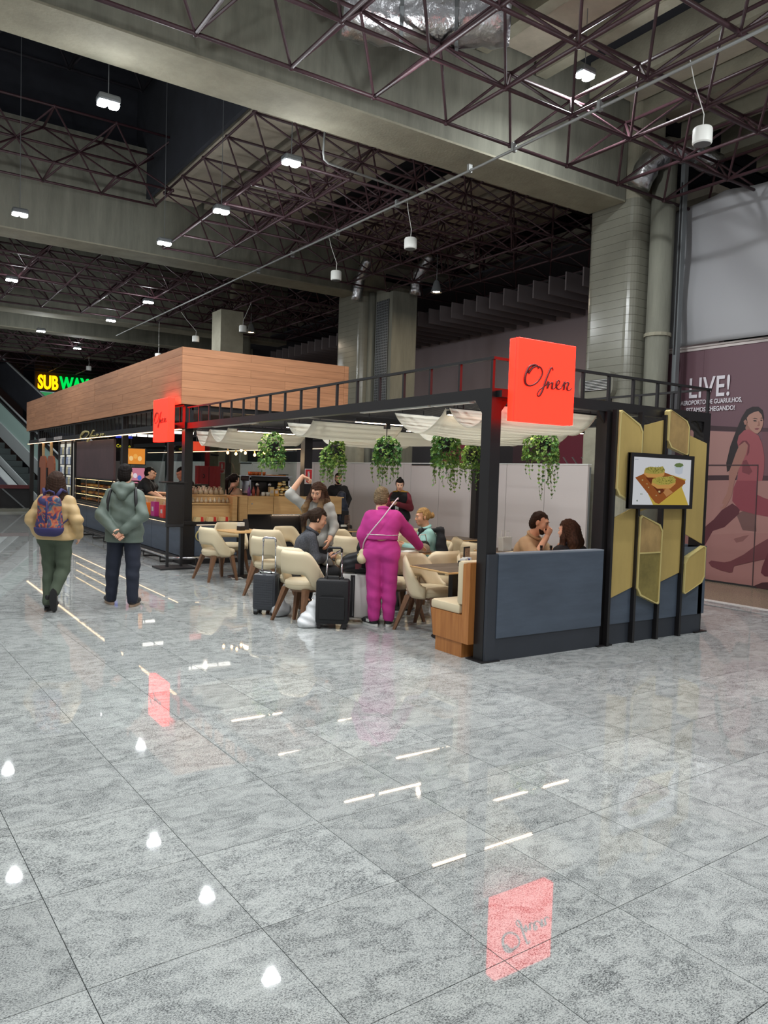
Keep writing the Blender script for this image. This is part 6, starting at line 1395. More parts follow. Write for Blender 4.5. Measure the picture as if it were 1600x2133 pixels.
# ---- banquette bench along the front screen
be = thing('bench', 'oak banquette bench with cream cushions along the front screen', 'bench', (-.07, .13, 0))
BL = 1.60
MB().prism([(.10, .14), (.53, .14), (.575, .40), (.10, .40)], (0, 0, 0), (0, 1, 0), (0, 0, 1), (BL, 0, 0)).build('seat_box', M['benchw'], be); MB().bb((.01, .10, 0), (BL, .50, .14)).build('plinth', M['benchw'], be)
MB().prism([(.0, .14), (.10, .14), (.10, .88), (.03, .90), (.0, .90)], (0, 0, 0), (0, 1, 0), (0, 0, 1), (BL, 0, 0)).build('back_board', M['benchw'], be)
for k, (a, b) in enumerate(((.0, .79), (.80, 1.6))):
    MB().rbox((a, .14, .40), (b, .585, .49), .025).build('seat_cushion', M['cream'], be, smooth=True, auto=.6); MB().rbox((a, .10, .49), (b, .19, .905), .03).build('back_cushion', M['cream'], be, smooth=True, auto=.6)

# ---- luggage
def suitcase(loc, f, w, d, hgt, m, label, hard=True, handle=.42, stripe=None, grid=True):
    t = thing('suitcase', label, 'suitcase', loc, rz_of(*f)); z0 = .055      # the large face looks along +Y
    MB().rbox((-w / 2, -d / 2, z0), (w / 2, d / 2, z0 + hgt), .035 if hard else .03).build('shell', m, t, smooth=True, auto=.7)
    MB().bb((-w / 2 - .004, -.008, z0 + .03), (w / 2 + .004, .008, z0 + hgt - .03)).build('zip_band', M['blacksat'] if not hard else M['grey'], t); MB().bb((-w / 2 + .03, -.008, z0 + hgt - .004), (w / 2 - .03, .008, z0 + hgt + .004)).build('zip_band', M['blacksat'] if not hard else M['grey'], t)
    if hard and grid:
        for s_ in (1, -1):
            g = MB(); n = 9
            for k in range(n):
                for j in range(12): x = -w / 2 + .03 + (w - .06) * (k + .5) / n; z = z0 + .05 + (hgt - .10) * (j + .5) / 12; g.rbox((x - .0135, s_ * d / 2 - .004, z - .0135), (x + .0135, s_ * d / 2 + .004, z + .0135), .003)
            g.build('embossed_grid', m, t, kind='stuff', fix=False)
    elif not hard:
        for s_ in (1, -1):
            MB().rbox((-w / 2 + .04, s_ * d / 2 - .005, z0 + .05), (w / 2 - .04, s_ * d / 2 + .012, z0 + hgt * .62), .01).build('front_pocket', m, t); MB().bb((-w / 2 + .06, s_ * d / 2, z0 + hgt * .66), (w / 2 - .06, s_ * d / 2 + .006, z0 + hgt * .67)).build('pocket_zip', M['blacksat'], t)
    ch = M['chrome']; k_ = -d / 2 + .04
    for q in (-1, 1): MB().tube([(q * .085, k_, z0 + hgt), (q * .08, k_, z0 + hgt + handle * .5)], .011, 8).build('handle_rod', ch, t, smooth=True); MB().tube([(q * .08, k_, z0 + hgt + handle * .5), (q * .076, k_, z0 + hgt + handle)], .008, 8).build('handle_rod', ch, t, smooth=True)
    MB().tube([(-.076, k_, z0 + hgt + handle - .03), (-.076, k_, z0 + hgt + handle), (-.06, k_, z0 + hgt + handle + .015), (.06, k_, z0 + hgt + handle + .015), (.076, k_, z0 + hgt + handle), (.076, k_, z0 + hgt + handle - .03)], .014, 8).build('pull_handle', M['black'] if not hard else ch, t, smooth=True)
    MB().rbox((-.11, k_ - .03, z0 + hgt - .005), (.11, k_ + .03, z0 + hgt + .012), .005).build('handle_plate', ch if hard else M['black'], t)
    MB().tube([(-.07, .03, z0 + hgt), (-.06, .03, z0 + hgt + .03), (.06, .03, z0 + hgt + .03), (.07, .03, z0 + hgt)], .01, 7).build('carry_handle', M['black'], t)
    for q in (-1, 1):
        for r in (-1, 1):
            c = MB().bb((q * (w / 2 - .04) - .025, r * (d / 2 - .035) - .025, .04), (q * (w / 2 - .04) + .025, r * (d / 2 - .035) + .025, .07)).build('caster', M['grey'] if hard else M['black'], t); x, y = q * (w / 2 - .04), r * (d / 2 - .035)
            MB().tube([(x - .02, y, .026), (x + .02, y, .026)], .026, 12).build('wheel', M['black'], c)
    if stripe:
        MB().bb((stripe - .025, d / 2 - .004, z0 + .01), (stripe + .025, d / 2 + .006, z0 + hgt - .01)).build('side_stripe', M['blacksat'], t); MB().bb((stripe - .012, d / 2 + .004, z0 + .03), (stripe - .006, d / 2 + .010, z0 + hgt - .03)).build('stripe_zip', M['chrome'], t)
    return t
charc = mat('charcoal_shell', (58, 60, 66), .38); nyl = mat('black_nylon', (24, 25, 28), .7, bump=.2, bscale=120); whs = mat('white_shell', (208, 204, 198), .35)
suitcase((-.76, 3.0, 0), (-.72, -.70), .29, .20, .43, charc, 'small charcoal hard-shell suitcase with its handle pulled up, leftmost bag', True, .40)
suitcase((-.45, 1.97, 0), (-.58, -.81), .36, .22, .48, nyl, 'black soft spinner suitcase with its handle pulled up, in front', False, .32)
suitcase((.02, 2.14, 0), (-.60, -.80), .46, .24, .50, whs, 'white suitcase with a black stripe, behind the black one', True, .02, .09, False)
# soft bags
def blob(name, label, cat, loc, h_, cones, m, amp=.006, seed=1.0, rz=0):
    t = thing(name, label, cat, loc, rz); lo, hi = bounds(cones, .04); V = Vol(lo, hi, h_)
    for a, b, ra, rb in cones: V.cone(a, b, ra, rb, .03)
    folds(V, amp, seed, 40); V.cut((0, 0, -1), (0, 0, .0)); v, f = V.mesh(); o = raw_obj('bag_body', v, f, m, t); return t, o
pl = mat('white_plastic_bag', (222, 224, 226), .4, bump=.3, bscale=20)
t, o = blob('plastic_bag', 'white plastic carrier bag standing on the floor by the black suitcase', 'bag', (-.62, 2.12, 0), .010, [(v3(-.08, 0, .05), v3(.08, .02, .05), .09, .08), (v3(0, .0, .08), v3(.05, .02, .30), .115, .03), (v3(-.02, .0, .1), v3(.0, .02, .2), .10, .06)], pl, .014)
MB().tube([(.0, .02, .30), (.02, .0, .37), (.06, .02, .31)], .006, 6).build('bag_handle', pl, t)
t, o = blob('plastic_bag', 'pale crumpled bag under the front chair, beside the grey suitcase', 'bag', (-.66, 2.80, 0), .010, [(v3(-.05, 0, .06), v3(.06, .02, .07), .07, .07), (v3(0, .01, .1), v3(.02, .02, .2), .06, .03)], mat('grey_plastic_bag', (190, 190, 192), .4), .010, 2.0); MB().tube([(-.02, .01, .2), (.01, .0, .27), (.04, .02, .2)], .006, 6).build('bag_handle', pl, t)
t, o = blob('backpack', 'black quilted backpack lying on top of the white suitcase', 'backpack', (.0, 2.14, .567), .011, [(v3(-.10, -.02, .08), v3(.14, 0, .08), .11, .10), (v3(-.08, -.03, .15), v3(-.02, -.02, .30), .10, .07), (v3(.0, .03, .16), v3(.12, .0, .15), .09, .07)], mat('black_quilt', (26, 26, 29), .55), .012, 3.0, rz_of(-.6, -.8))
MB().tube([(-.06, .09, .10), (-.12, .13, .20), (-.06, .06, .35), (.0, .02, .36)], .016, 7).build('shoulder_strap', M['blacksat'], t, smooth=True); MB().bb((-.02, .105, .05), (.05, .115, .11)).build('red_badge', mat('dark_red_badge', (96, 34, 40), .5), t)
for k in range(4): MB().tube([(-.14 + .0 * k, .095, .06 + k * .06), (-.05, .125, .055 + k * .06), (.03, .10, .06 + k * .06)], .008, 6).build('quilt_seam', M['blacksat'], t, smooth=True)
# things on the tables
t = thing('napkin_holder', 'black and white napkin holder on the small oak table', 'napkin holder', (.24, 6.12, .741), .3); MB().bb((-.05, -.04, 0), (.05, .04, .07)).build('holder_case', M['black'], t); MB().bb((-.045, -.035, .01), (.045, .035, .13)).build('napkins', M['plastw'], t)
t = thing('menu_tent', 'black menu card standing behind the napkin holder', 'menu card', (.38, 6.22, .741), .2); MB().prism([(0, 0), (.06, 0), (.03, .17)], (-.05, 0, 0), (0, 1, 0), (0, 0, 1), (.10, 0, 0)).build('card', M['blacksat'], t); MB().bb((-.055, -.005, 0), (.055, .065, .008)).build('card_foot', M['black'], t)
t = thing('condiment_caddy', 'black caddy of sachets on the near square table', 'caddy', (.62, 1.02, .741), .2); MB().bb((-.07, -.05, 0), (.07, .05, .06)).build('caddy_box', M['black'], t); 
for k in range(4): MB().bb((-.06 + k * .03, -.035, .03), (-.037 + k * .03, .035, .085 + .01 * (k % 2))).build('sachets', M['plastw'] if k != 2 else pk((60, 80, 150)), t)
t = thing('framed_menu', 'framed menu photograph standing behind the caddy', 'menu card', (.70, 1.10, .741), .35); MB().bb((-.06, 0, 0), (.06, .012, .20)).build('frame', M['black'], t); MB().bb((-.05, -.003, .05), (.05, 0, .185)).build('picture', mat('menu_photo', (186, 160, 130), .5, var=.3, vscale=30, col2=(96, 70, 56)), t)
t = thing('menu_rack', 'brown wire menu rack on the far table', 'menu rack', (2.12, 5.98, .741), .4)
for k in range(5): MB().tube([(-.07 + k * .035, 0, 0), (-.07 + k * .035, 0, .24)], .004, 5).build('rack_wire', M['legw'], t)
for z in (.01, .12, .24): MB().tube([(-.07, 0, z), (.07, 0, z)], .004, 5).build('rack_wire', M['legw'], t)
MB().bb((-.06, .01, .0), (.06, .07, .05)).build('rack_foot', M['black'], t)
t = thing('napkin_holder', 'small black holder at the foot of the wire menu rack', 'napkin holder', (1.98, 5.86, .741)); MB().bb((-.05, -.04, 0), (.05, .04, .06)).build('holder_case', M['black'], t); MB().bb((-.04, -.03, .01), (.04, .03, .09)).build('napkins', M['plastw'], t)
t = thing('menu_tent', 'black box menu on the dark table right of the blonde woman', 'menu card', (2.78, 4.25, .741), .3); MB().bb((-.06, -.03, 0), (.06, .03, .16)).build('card', M['black'], t); MB().bb((-.05, -.033, .03), (.05, -.03, .14)).build('card_face', M['blacksat'], t)
for x, y, lab in ((.80, 2.62, 'white paper cup with a lid on the middle table'),): 
    t = thing('paper_cup', lab, 'cup', (x, y, .741)); MB().lathe([(.028, 0), (.040, .11), (.043, .115)], 14).build('cup_body', M['plastw'], t, smooth=True, auto=.6); MB().lathe([(.044, .115), (.042, .125), (.034, .13)], 14).build('cup_lid', M['cream'], t, smooth=True)
t = thing('book', 'dark notebook with white pages lying on the middle table by the pink sleeve', 'book', (.86, 2.42, .741), .4); MB().bb((-.10, -.07, 0), (.10, .07, .006)).build('cover', M['black'], t); MB().bb((-.095, -.066, .006), (.095, .066, .020)).build('pages', M['plastw'], t)
t, o = blob('cap', 'beige crown of a soft hat lying on the middle table edge', 'hat', (1.08, 2.42, .741), .009, [(v3(-.03, 0, .03), v3(.03, 0, .03), .075, .075)], mat('hat_beige', (150, 132, 110), .8), .003, 1.0); MB().tube([(.085 * math.cos(a), .085 * math.sin(a) - .02, .008) for a in [k * PI / 8 for k in range(16)]], .016, 6, closed=True).build('brim', mat('hat_brim', (112, 92, 76), .8), t, smooth=True)
t, o = blob('shoulder_bag', 'black and white shoulder bag on the middle table before the blonde woman', 'bag', (1.22, 2.60, .741), .010, [(v3(-.05, 0, .06), v3(.05, .02, .06), .07, .06)], nyl, .006, 2.0); MB().tube([(-.06, .0, .10), (-.05, 0, .20), (.04, 0, .20), (.06, 0, .10)], .007, 6).build('white_handle', M['plastw'], t, smooth=True)
t = thing('paper_bag', 'white paper bag with loop handles on the table seen over the screen', 'bag', (2.32, 2.26, .741), .2); MB().prism([(-.09, 0), (.09, 0), (.10, .18), (-.10, .18)], (0, -.04, 0), (1, 0, 0), (0, 0, 1), (0, .08, 0)).build('bag_body', M['plastw'], t)
for y in (-.035, .035): MB().tube([(-.04, y, .18), (-.035, y, .26), (.035, y, .26), (.04, y, .18)], .004, 5).build('bag_handle', M['plastw'], t)
for k, (x, y) in enumerate(((1.57, .86), (1.68, .82))): t = thing('bottle', ('left', 'right')[k] + ' of two small dark glass bottles before the beige-shirted man', 'bottle', (x, y, .741)); MB().lathe([(.026, 0), (.028, .10), (.014, .14), (.013, .19)], 12).build('bottle_glass', mat('bottle_dark%d' % k, (52, 40, 34), .1), t, smooth=True); MB().lathe([(.016, .19), (.016, .215)], 10).build('bottle_cap', M['black'], t)
t = thing('paper_napkin', 'crumpled white napkin on the floor under the small oak table', 'napkin', (.10, 5.90, .001)); mb = MB(); mb.add([(-.09, -.04, .002), (.0, -.06, .02), (.10, -.03, .003), (.08, .05, .02), (0, .03, .006), (-.08, .05, .018)], [(0, 1, 4, 5), (1, 2, 3, 4)]); o = mb.build('napkin_sheet', M['plastw'], t); sd = o.modifiers.new('thick', 'SOLIDIFY'); sd.thickness = .003
# ================================================================== PEOPLE
HB = hairmat('hair_black', (34, 27, 25), (16, 13, 12)); HBR = hairmat('hair_brown', (66, 46, 36), (38, 27, 21)); HGR = hairmat('hair_ash_blonde', (150, 128, 98), (74, 58, 44)); HBL = hairmat('hair_blonde', (196, 158, 104), (134, 96, 56))
HOM = hairmat('hair_ombre', (88, 62, 48), (48, 34, 28), (1.05, 1.38), (184, 150, 102)); HOM2 = hairmat('hair_dark_tail', (70, 52, 40), (34, 26, 22), (.92, 1.05), (168, 136, 92)); HLB = hairmat('hair_long_brown', (84, 58, 44), (40, 28, 22), (.86, 1.04), (126, 98, 74))
fab = lambda n, c, **k: mat(n, c, k.pop('rough', .85), bump=k.pop('bump', .12), bscale=k.pop('bscale', 140), **k)
K_ = dict(puffer=fab('puffer_beige', (190, 160, 112), rough=.5), olive=fab('olive_jersey', (72, 82, 66)), parka=fab('green_parka', (94, 106, 97), rough=.6), navy=fab('navy_denim', (30, 35, 50)), pink=fab('magenta_jersey', (198, 58, 144)),
  tweed=fab('charcoal_tweed', (70, 72, 78), var=.5, vscale=90, bump=.3), greytop=fab('pale_grey_knit', (166, 164, 157)), blackc=fab('black_cloth', (26, 26, 29)), mint=fab('mint_shirt', (160, 206, 198)), beigep=fab('beige_polo', (190, 158, 122)), maroon=fab('maroon_knit', (112, 34, 46)), brownsh=fab('taupe_shirt', (164, 142, 116)), apron=fab('dark_apron', (36, 38, 46)), greyt=fab('grey_tee', (84, 88, 92)), dkgreen=fab('dark_olive', (52, 52, 44)))
W_ = M['plastw']
# 1  woman walking away, puffer jacket and patterned backpack
J = pose(1.60, anL=(-.045, -.10, .10), toeL=(-.03, .02, .03), knL=(-.085, .06, .50), anR=(.055, -.18, .24), toeR=(.05, -.145, .06), knR=(.09, .02, .50), elL=(-.265, -.06, 1.12), elR=(.265, -.06, 1.12), wrL=(-.24, .10, .93), wrR=(.24, .10, .93))
wf = unit((.50, .86, 0)); J['shL'][0] += .004
w1 = person('walking_woman', 'person walking away in beige puffer jacket and green trousers with a patterned backpack', (-2.87, 4.24, 0), wf, J, 'light', ('bob', HBR, .20), [dict(k='pants', m=K_['olive'], g=.020, fold=.007, cuff=True), dict(k='top', m=K_['puffer'], g=.034, puff=.115, hem=-.05, collar=.045, cz=.02, name='puffer_jacket'), dict(k='shoes', m=M['blacksat'], boot=.05)], head=(.05, -.08, 0), fem=1)
w1.name = 'person'
def backpack_on(loc, heading):
    t = thing('backpack', 'patterned blue and orange backpack worn by the walking woman', 'backpack', loc, rz_of(heading[0], heading[1]))
    m = bpy.data.materials.new('patterned_fabric'); m.use_nodes = True; nt = m.node_tree; L = nt.links.new; tc = nt.nodes.new('ShaderNodeTexCoord'); n = nt.nodes.new('ShaderNodeTexNoise'); n.inputs['Scale'].default_value = 7; n.inputs['Detail'].default_value = 2; n.inputs['Distortion'].default_value = 1.1; L(tc.outputs['Object'], n.inputs['Vector'])
    rp = nt.nodes.new('ShaderNodeValToRGB'); e = rp.color_ramp.elements; e[0].position = .30; e[0].color = (*lin((44, 42, 88)), 1); e[1].position = .72; e[1].color = (*lin((150, 50, 70)), 1)
    for p, c in ((.42, (46, 46, 88)), (.46, (150, 58, 52)), (.50, (176, 100, 60)), (.54, (60, 90, 104)), (.59, (50, 46, 90)), (.65, (160, 66, 52))): x = e.new(p); x.color = (*lin(c), 1)
    L(n.outputs['Fac'], rp.inputs['Fac']); L(rp.outputs['Color'], nt.nodes['Principled BSDF'].inputs['Base Color']); nt.nodes['Principled BSDF'].inputs['Roughness'].default_value = .7
    blue = mat('indigo_canvas', (50, 46, 92), .75)
    V = Vol((-.22, -.14, -.02), (.22, .12, .52), .010)
    for q in (-1, 1): V.cone((q * .065, 0, .08), (q * .055, -.01, .36), .082, .070, .04)
    V.cone((-.06, -.02, .07), (.06, -.02, .07), .085, .085, .04); V.cone((-.05, -.015, .35), (.05, -.015, .35), .065, .065, .04); V.cone((0, -.05, .10), (0, -.05, .25), .06, .055, .04); folds(V, .003, 2.0); v, f = V.mesh(); raw_obj('bag_body', v, f, m, t)
    V = Vol((-.22, -.16, -.03), (.22, .12, .12), .010); V.cone((-.075, -.02, .062), (.075, -.02, .062), .088, .088, .03); V.cone((-.05, -.04, .062), (.05, -.04, .062), .085, .085, .03); V.cut((0, 0, 1), (0, 0, .075)); v, f = V.mesh(); raw_obj('base_panel', v, f, blue, t)
    MB().tube([(0, -.088, .37), (0, -.098, .25), (0, -.112, .13)], .012, 6).build('zip_band', blue, t, smooth=True); MB().tube([(-.045, -.0, .42), (-.05, -.02, .47), (0, -.025, .49), (.05, -.02, .47), (.045, 0, .42)], .011, 7).build('top_handle', blue, t, smooth=True)
    for q in (-1, 1): MB().tube([(q * .06, .02, .42), (q * .10, .08, .50), (q * .115, .17, .47)], [.02, .02, .018], 8).build('shoulder_strap', blue, t, smooth=True); MB().tube([(q * .10, .02, .08), (q * .17, .10, .16), (q * .16, .16, .22)], .008, 6).build('lower_strap', blue, t, smooth=True)
    MB().bb((-.02, -.075, .43), (.02, -.06, .45)).build('leather_tab', M['legw'], t)
backpack_on((-2.87 - wf[0] * .19, 4.24 - wf[1] * .19, .905), wf)
# 2  man in a green parka, hands joined behind his back
J = pose(1.72, wrL=(-.055, -.19, .90), wrR=(.05, -.20, .92), elL=(-.245, -.12, 1.09), elR=(.245, -.12, 1.09), anL=(-.155, .03, .085), anR=(.135, -.10, .085), toeL=(-.24, .16, .03), toeR=(.15, .08, .03), knL=(-.135, .02, .48), knR=(.12, -.04, .49), shL=(-.160, -.01, 1.345), shR=(.160, -.01, 1.345))
parka_man = person('p', 'person in grey-green hooded parka and navy jeans, hands joined behind the back', (-2.08, 4.26, 0), unit((.52, .85, 0)), J, 'light', ('crop', HB), [dict(k='pants', m=K_['navy'], g=.022, end=1.02, fold=.006), dict(k='top', m=K_['parka'], g=.027, hem=-.16, skirt=.14, hood=True, fold=.008, name='parka', seed=4.0), dict(k='shoes', m=M['blacksat'], sole=mat('tan_sole', (150, 128, 108), .7))], head=(-.12, -.02, 0), hands=dict(L=dict(d=(.75, .0, -.66), n=(0, -1, 0), curl=.9), R=dict(d=(-.80, -.05, -.60), n=(0, -1, .0), curl=1.0)))
for q in (-1, 1): MB().tube([(q * .135, -.02, 1.435), (q * .150, -.085, 1.385), (q * .165, -.122, 1.29), (q * .172, -.118, 1.18), (q * .178, -.09, 1.10)], [.016, .02, .02, .017, .012], 8).build('dark_strap', M['blacksat'], parka_man, smooth=True)
# 3  woman in the pink suit, seen from behind, leaning over the table
J = pose(1.56, shR=(.148, .03, 1.35), shL=(-.152, -.0, 1.345), elR=(.29, .22, 1.16), wrR=(.43, .40, .97), elL=(-.235, .02, 1.10), wrL=(-.20, .16, .90), anL=(-.075, .02, .085), anR=(.105, .04, .085), toeL=(-.20, .16, .03), toeR=(.13, .22, .03), neck=(0, .035, 1.42), head=(-.03, .085, 1.555), chest=(0, .02, 1.25), knL=(-.085, .03, .49), knR=(.10, .03, .49))
ph = unit((.62, .79, 0))
person('p', 'person in a magenta two-piece suit, back turned, leaning over the middle table', (.06, 1.80, 0), ph, J, 'light', ('tousled', HGR), [dict(k='pants', m=K_['pink'], g=.028, fold=.006, cuff=True, end=.93, top=.17), dict(k='top', m=K_['pink'], g=.033, hem=.115, collar=.022, fold=.005, name='jacket', stripe=(.165, W_), cuffs=K_['pink']), dict(k='shoes', m=M['blacksat'], sole=W_, white=True)], head=(-.15, -.22, 0), fem=1, hands=dict(R=dict(d=(.5, .75, -.35), n=(-.2, -.3, -.9), curl=.25), L=dict(curl=.6)))
def W3(p, loc, hd): x = np.array((hd[1], -hd[0], 0)); y = np.array((hd[0], hd[1], 0)); return tuple(np.array(loc) + x * p[0] + y * p[1] + np.array((0, 0, p[2])))
cr = mat('cream_leather', (212, 198, 160), .45)
hb = thing('handbag', 'cream crossbody handbag at the pink-suited woman\'s left hip', 'bag', W3((-.215, .02, .70), (.06, 1.80, 0), ph), rz_of(ph[0], ph[1])); V = Vol((-.12, -.14, -.03), (.12, .14, .24), .008); V.cone((0, -.06, .05), (0, .06, .05), .055, .055, .03); V.cone((0, -.03, .12), (0, .03, .12), .04, .04, .03); folds(V, .003); v, f = V.mesh(); raw_obj('bag_body', v, f, cr, hb)
MB().bb((-.055, -.05, .085), (-.045, .05, .10)).build('flap_edge', M['goldy'], hb); strap = [(-.0, .0, .15), (.03, -.13, .26), (.12, -.205, .39), (.23, -.205, .53), (.32, -.165, .66), (.375, -.06, .735), (.37, .08, .72)]
MB().tube(smooth_path(strap, 5), .0075, 6).build('shoulder_strap', mat('pale_strap', (226, 206, 214), .5), hb, smooth=True)
# 4  seated woman in a charcoal jacket with a phone
J = seat_pose(1.62, lean=.34, wrL=(-.03, .34, .70), wrR=(.05, .34, .70), elL=(-.22, .20, .70), elR=(.23, .18, .72))
h4 = unit((.84, -.35, 0))
person('p', 'person seated in a charcoal jacket with a ponytail, looking at a phone', (-.42, 2.84, 0), h4, J, 'warm', ('tail', HOM2, .26), [dict(k='pants', m=K_['blackc'], g=.018), dict(k='top', m=K_['tweed'], g=.022, hem=-.10, skirt=.06, collar=.022, name='jacket'), dict(k='shoes', m=M['blacksat'], boot=.06)], head=(0, -.28, 0), fem=1, hands=dict(L=dict(d=(.2, .9, .2), n=(.7, 0, .6), curl=.7), R=dict(d=(-.2, .9, .2), n=(-.7, 0, .6), curl=.7)))
t = thing('phone', 'phone in a pale case held by the charcoal-jacketed woman', 'phone', W3((.01, .43, .735), (-.42, 2.84, 0), h4), rz_of(h4[0], h4[1])); pb = MB().rbox((-.036, -.075, -.004), (.036, .075, .005), .003).build('phone_case', mat('pale_case', (190, 180, 196), .4), t); pb.rotation_euler = (.5, 0, 0); sc_ = MB().bb((-.032, -.070, .005), (.032, .070, .0056)).build('phone_screen', M['dglass'], t); sc_.rotation_euler = (.5, 0, 0)
t, o = blob('shoulder_bag', 'grey and black bag on the lap of the charcoal-jacketed woman', 'bag', W3((.02, .30, .60), (-.42, 2.84, 0), h4), .010, [(v3(-.10, 0, .045), v3(.10, 0, .045), .05, .05), (v3(-.08, .05, .03), v3(.08, .05, .03), .045, .045)], mat('grey_canvas', (118, 116, 112), .8), .006, 2.0, rz_of(h4[0], h4[1])); MB().tube([(-.12, -.02, .05), (-.14, .04, .10), (-.05, .09, .08), (.1, .10, .06)], .012, 6).build('bag_strap', M['blacksat'], t, smooth=True); MB().bb((-.06, .088, .02), (.06, .094, .05)).build('yellow_piping', mat('ochre', (190, 150, 60), .6), t)
# 5  standing woman with long ombre hair, arm raised to her head
J = pose(1.60, pel=(0, -.05, .93), waist=(0, -.02, 1.07), chest=(0, .05, 1.25), neck=(-.0, .10, 1.41), head=(-.02, .155, 1.535), shR=(.175, .07, 1.37), shL=(-.17, .06, 1.36), elR=(.36, .12, 1.50), wrR=(.20, .08, 1.74), elL=(-.24, .08, 1.09), wrL=(-.20, .22, .92))
h5 = unit((-.62, -.78, 0))
person('p', 'person with long two-tone hair and pale top, one arm raised to the head', (.03, 3.24, 0), h5, J, 'warm', ('loose', HOM, .50), [dict(k='pants', m=K_['blackc'], g=.012, end=1.0), dict(k='top', m=K_['greytop'], g=.018, hem=-.06, skirt=.03, sleeveR=.62, sleeveL=.8, name='sweater', fold=.007, seed=2.0), dict(k='shoes', m=M['blacksat'])], head=(-.22, -.30, -.12), fem=1, hands=dict(R=dict(d=(-.85, .1, -.25), n=(-.2, .2, -.95), curl=.8)))
# 6  bespectacled man by the partition
J = pose(1.70, wrR=(.08, .30, 1.10), elR=(.25, .06, 1.10), wrL=(-.20, .20, .95), elL=(-.25, .0, 1.12))
person('p', 'person with glasses and beard in black jacket, standing by the white partition', (4.42, 10.25, 0), unit((-.45, -.89, 0)), J, 'light', ('short', HB), [dict(k='pants', m=K_['blackc'], g=.018), dict(k='top', m=K_['greyt'], g=.012, hem=-.02, name='tee'), dict(k='top', m=K_['blackc'], g=.030, hem=-.10, name='jacket', collar=.02, neckcut=-.02), dict(k='shoes', m=M['blacksat'])], glasses=True, beard=HB, h=.015, hh=.009, hands=dict(R=dict(d=(-.4, .8, .2), n=(-.8, -.2, 0), curl=.9)))
t = thing('paper_cup', 'white cup held by the bespectacled man', 'cup', W3((.03, .40, 1.06), (4.42, 10.25, 0), unit((-.45, -.89, 0)))); MB().lathe([(.028, 0), (.038, .11), (.04, .115)], 12).build('cup_body', W_, t, smooth=True); MB().lathe([(.041, .115), (.035, .128)], 12).build('cup_lid', M['cream'], t)
t, o = blob('backpack', 'dark navy backpack slung in front of the bespectacled man', 'backpack', (3.62, 8.72, .62), .014, [(v3(0, 0, .12), v3(0, 0, .38), .17, .14), (v3(-.02, 0, .45), v3(.0, 0, .62), .12, .09)], mat('navy_pack', (36, 42, 58), .6), .008, 2.0); MB().tube([(-.1, -.08, .15), (-.2, -.12, .38), (-.1, -.05, .6)], .02, 7).build('shoulder_strap', M['blacksat'], t, smooth=True); MB().bb((-.08, -.17, .1), (.08, -.13, .3)).build('front_pocket', M['blacksat'], t)
t = thing('luggage_trolley', 'small black folding trolley carrying the navy backpack', 'trolley', (3.62, 8.72, 0)); MB().rbox((-.2, -.15, .08), (.2, .15, .62), .03).build('trolley_case', M['blacksat'], t)
for q in (-1, 1): MB().tube([(q * .12 + .1, .12, .62), (q * .12 + .1, .12, .95)], .01, 6).build('handle_rod', M['chrome'], t); MB().tube([(q * .15 - .02, 0, .04), (q * .15 + .02, 0, .04)], .04, 10).build('wheel', M['black'], t); MB().bb((q * .15 - .015, -.1, .03), (q * .15 + .015, .1, .085)).build('foot', M['black'], t)
MB().tube([(-.02, .12, .95), (.22, .12, .95)], .014, 6).build('pull_handle', M['black'], t)
# 7  woman with phone by the partition
J = pose(1.63, wrR=(.06, .33, 1.18), wrL=(-.06, .33, 1.18), elR=(.26, .10, 1.10), elL=(-.26, .10, 1.10), head=(0, .045, 1.57))
h7 = unit((-.80, -.60, 0))
person('p', 'person in black vest and maroon sleeves standing with a phone by the partition', (4.17, 7.36, 0), h7, J, 'light', ('topknot', HB, .26), [dict(k='pants', m=K_['blackc'], g=.016), dict(k='top', m=K_['maroon'], g=.026, hem=.0, name='sweater'), dict(k='top', m=K_['blackc'], g=.036, hem=-.06, sleeve=0, name='vest'), dict(k='top', m=mat('mustard_scarf', (186, 140, 52), .8), g=.05, sleeve=0, hem=.47, neckcut=.03, name='scarf', h=.012), dict(k='shoes', m=M['blacksat'])], head=(.35, -.25, 0), fem=1, h=.014, hh=.009, hands=dict(R=dict(d=(-.5, .8, .15), n=(-.7, -.3, .5), curl=.7), L=dict(d=(.5, .8, .15), n=(.7, -.3, .5), curl=.7)))
t = thing('phone', 'black phone held by the woman with maroon sleeves', 'phone', W3((0, .42, 1.20), (4.17, 7.36, 0), h7), rz_of(h7[0], h7[1])); MB().rbox((-.07, -.035, -.004), (.07, .035, .006), .003).build('phone_body', M['black'], t).rotation_euler = (.6, 0, 0); MB().bb((-.064, -.031, .006), (.064, .031, .0066)).build('phone_screen', M['dglass'], t).rotation_euler = (.6, 0, 0)
t = thing('id_badge', 'white badge hanging on the black vest of the phone user', 'badge', W3((0, .185, 1.03), (4.17, 7.36, 0), h7), rz_of(h7[0], h7[1])); MB().bb((-.035, -.002, -.05), (.035, .004, .05)).build('card', W_, t); MB().bb((-.02, .004, -.03), (.02, .005, .0)).build('photo', M['grey'], t)
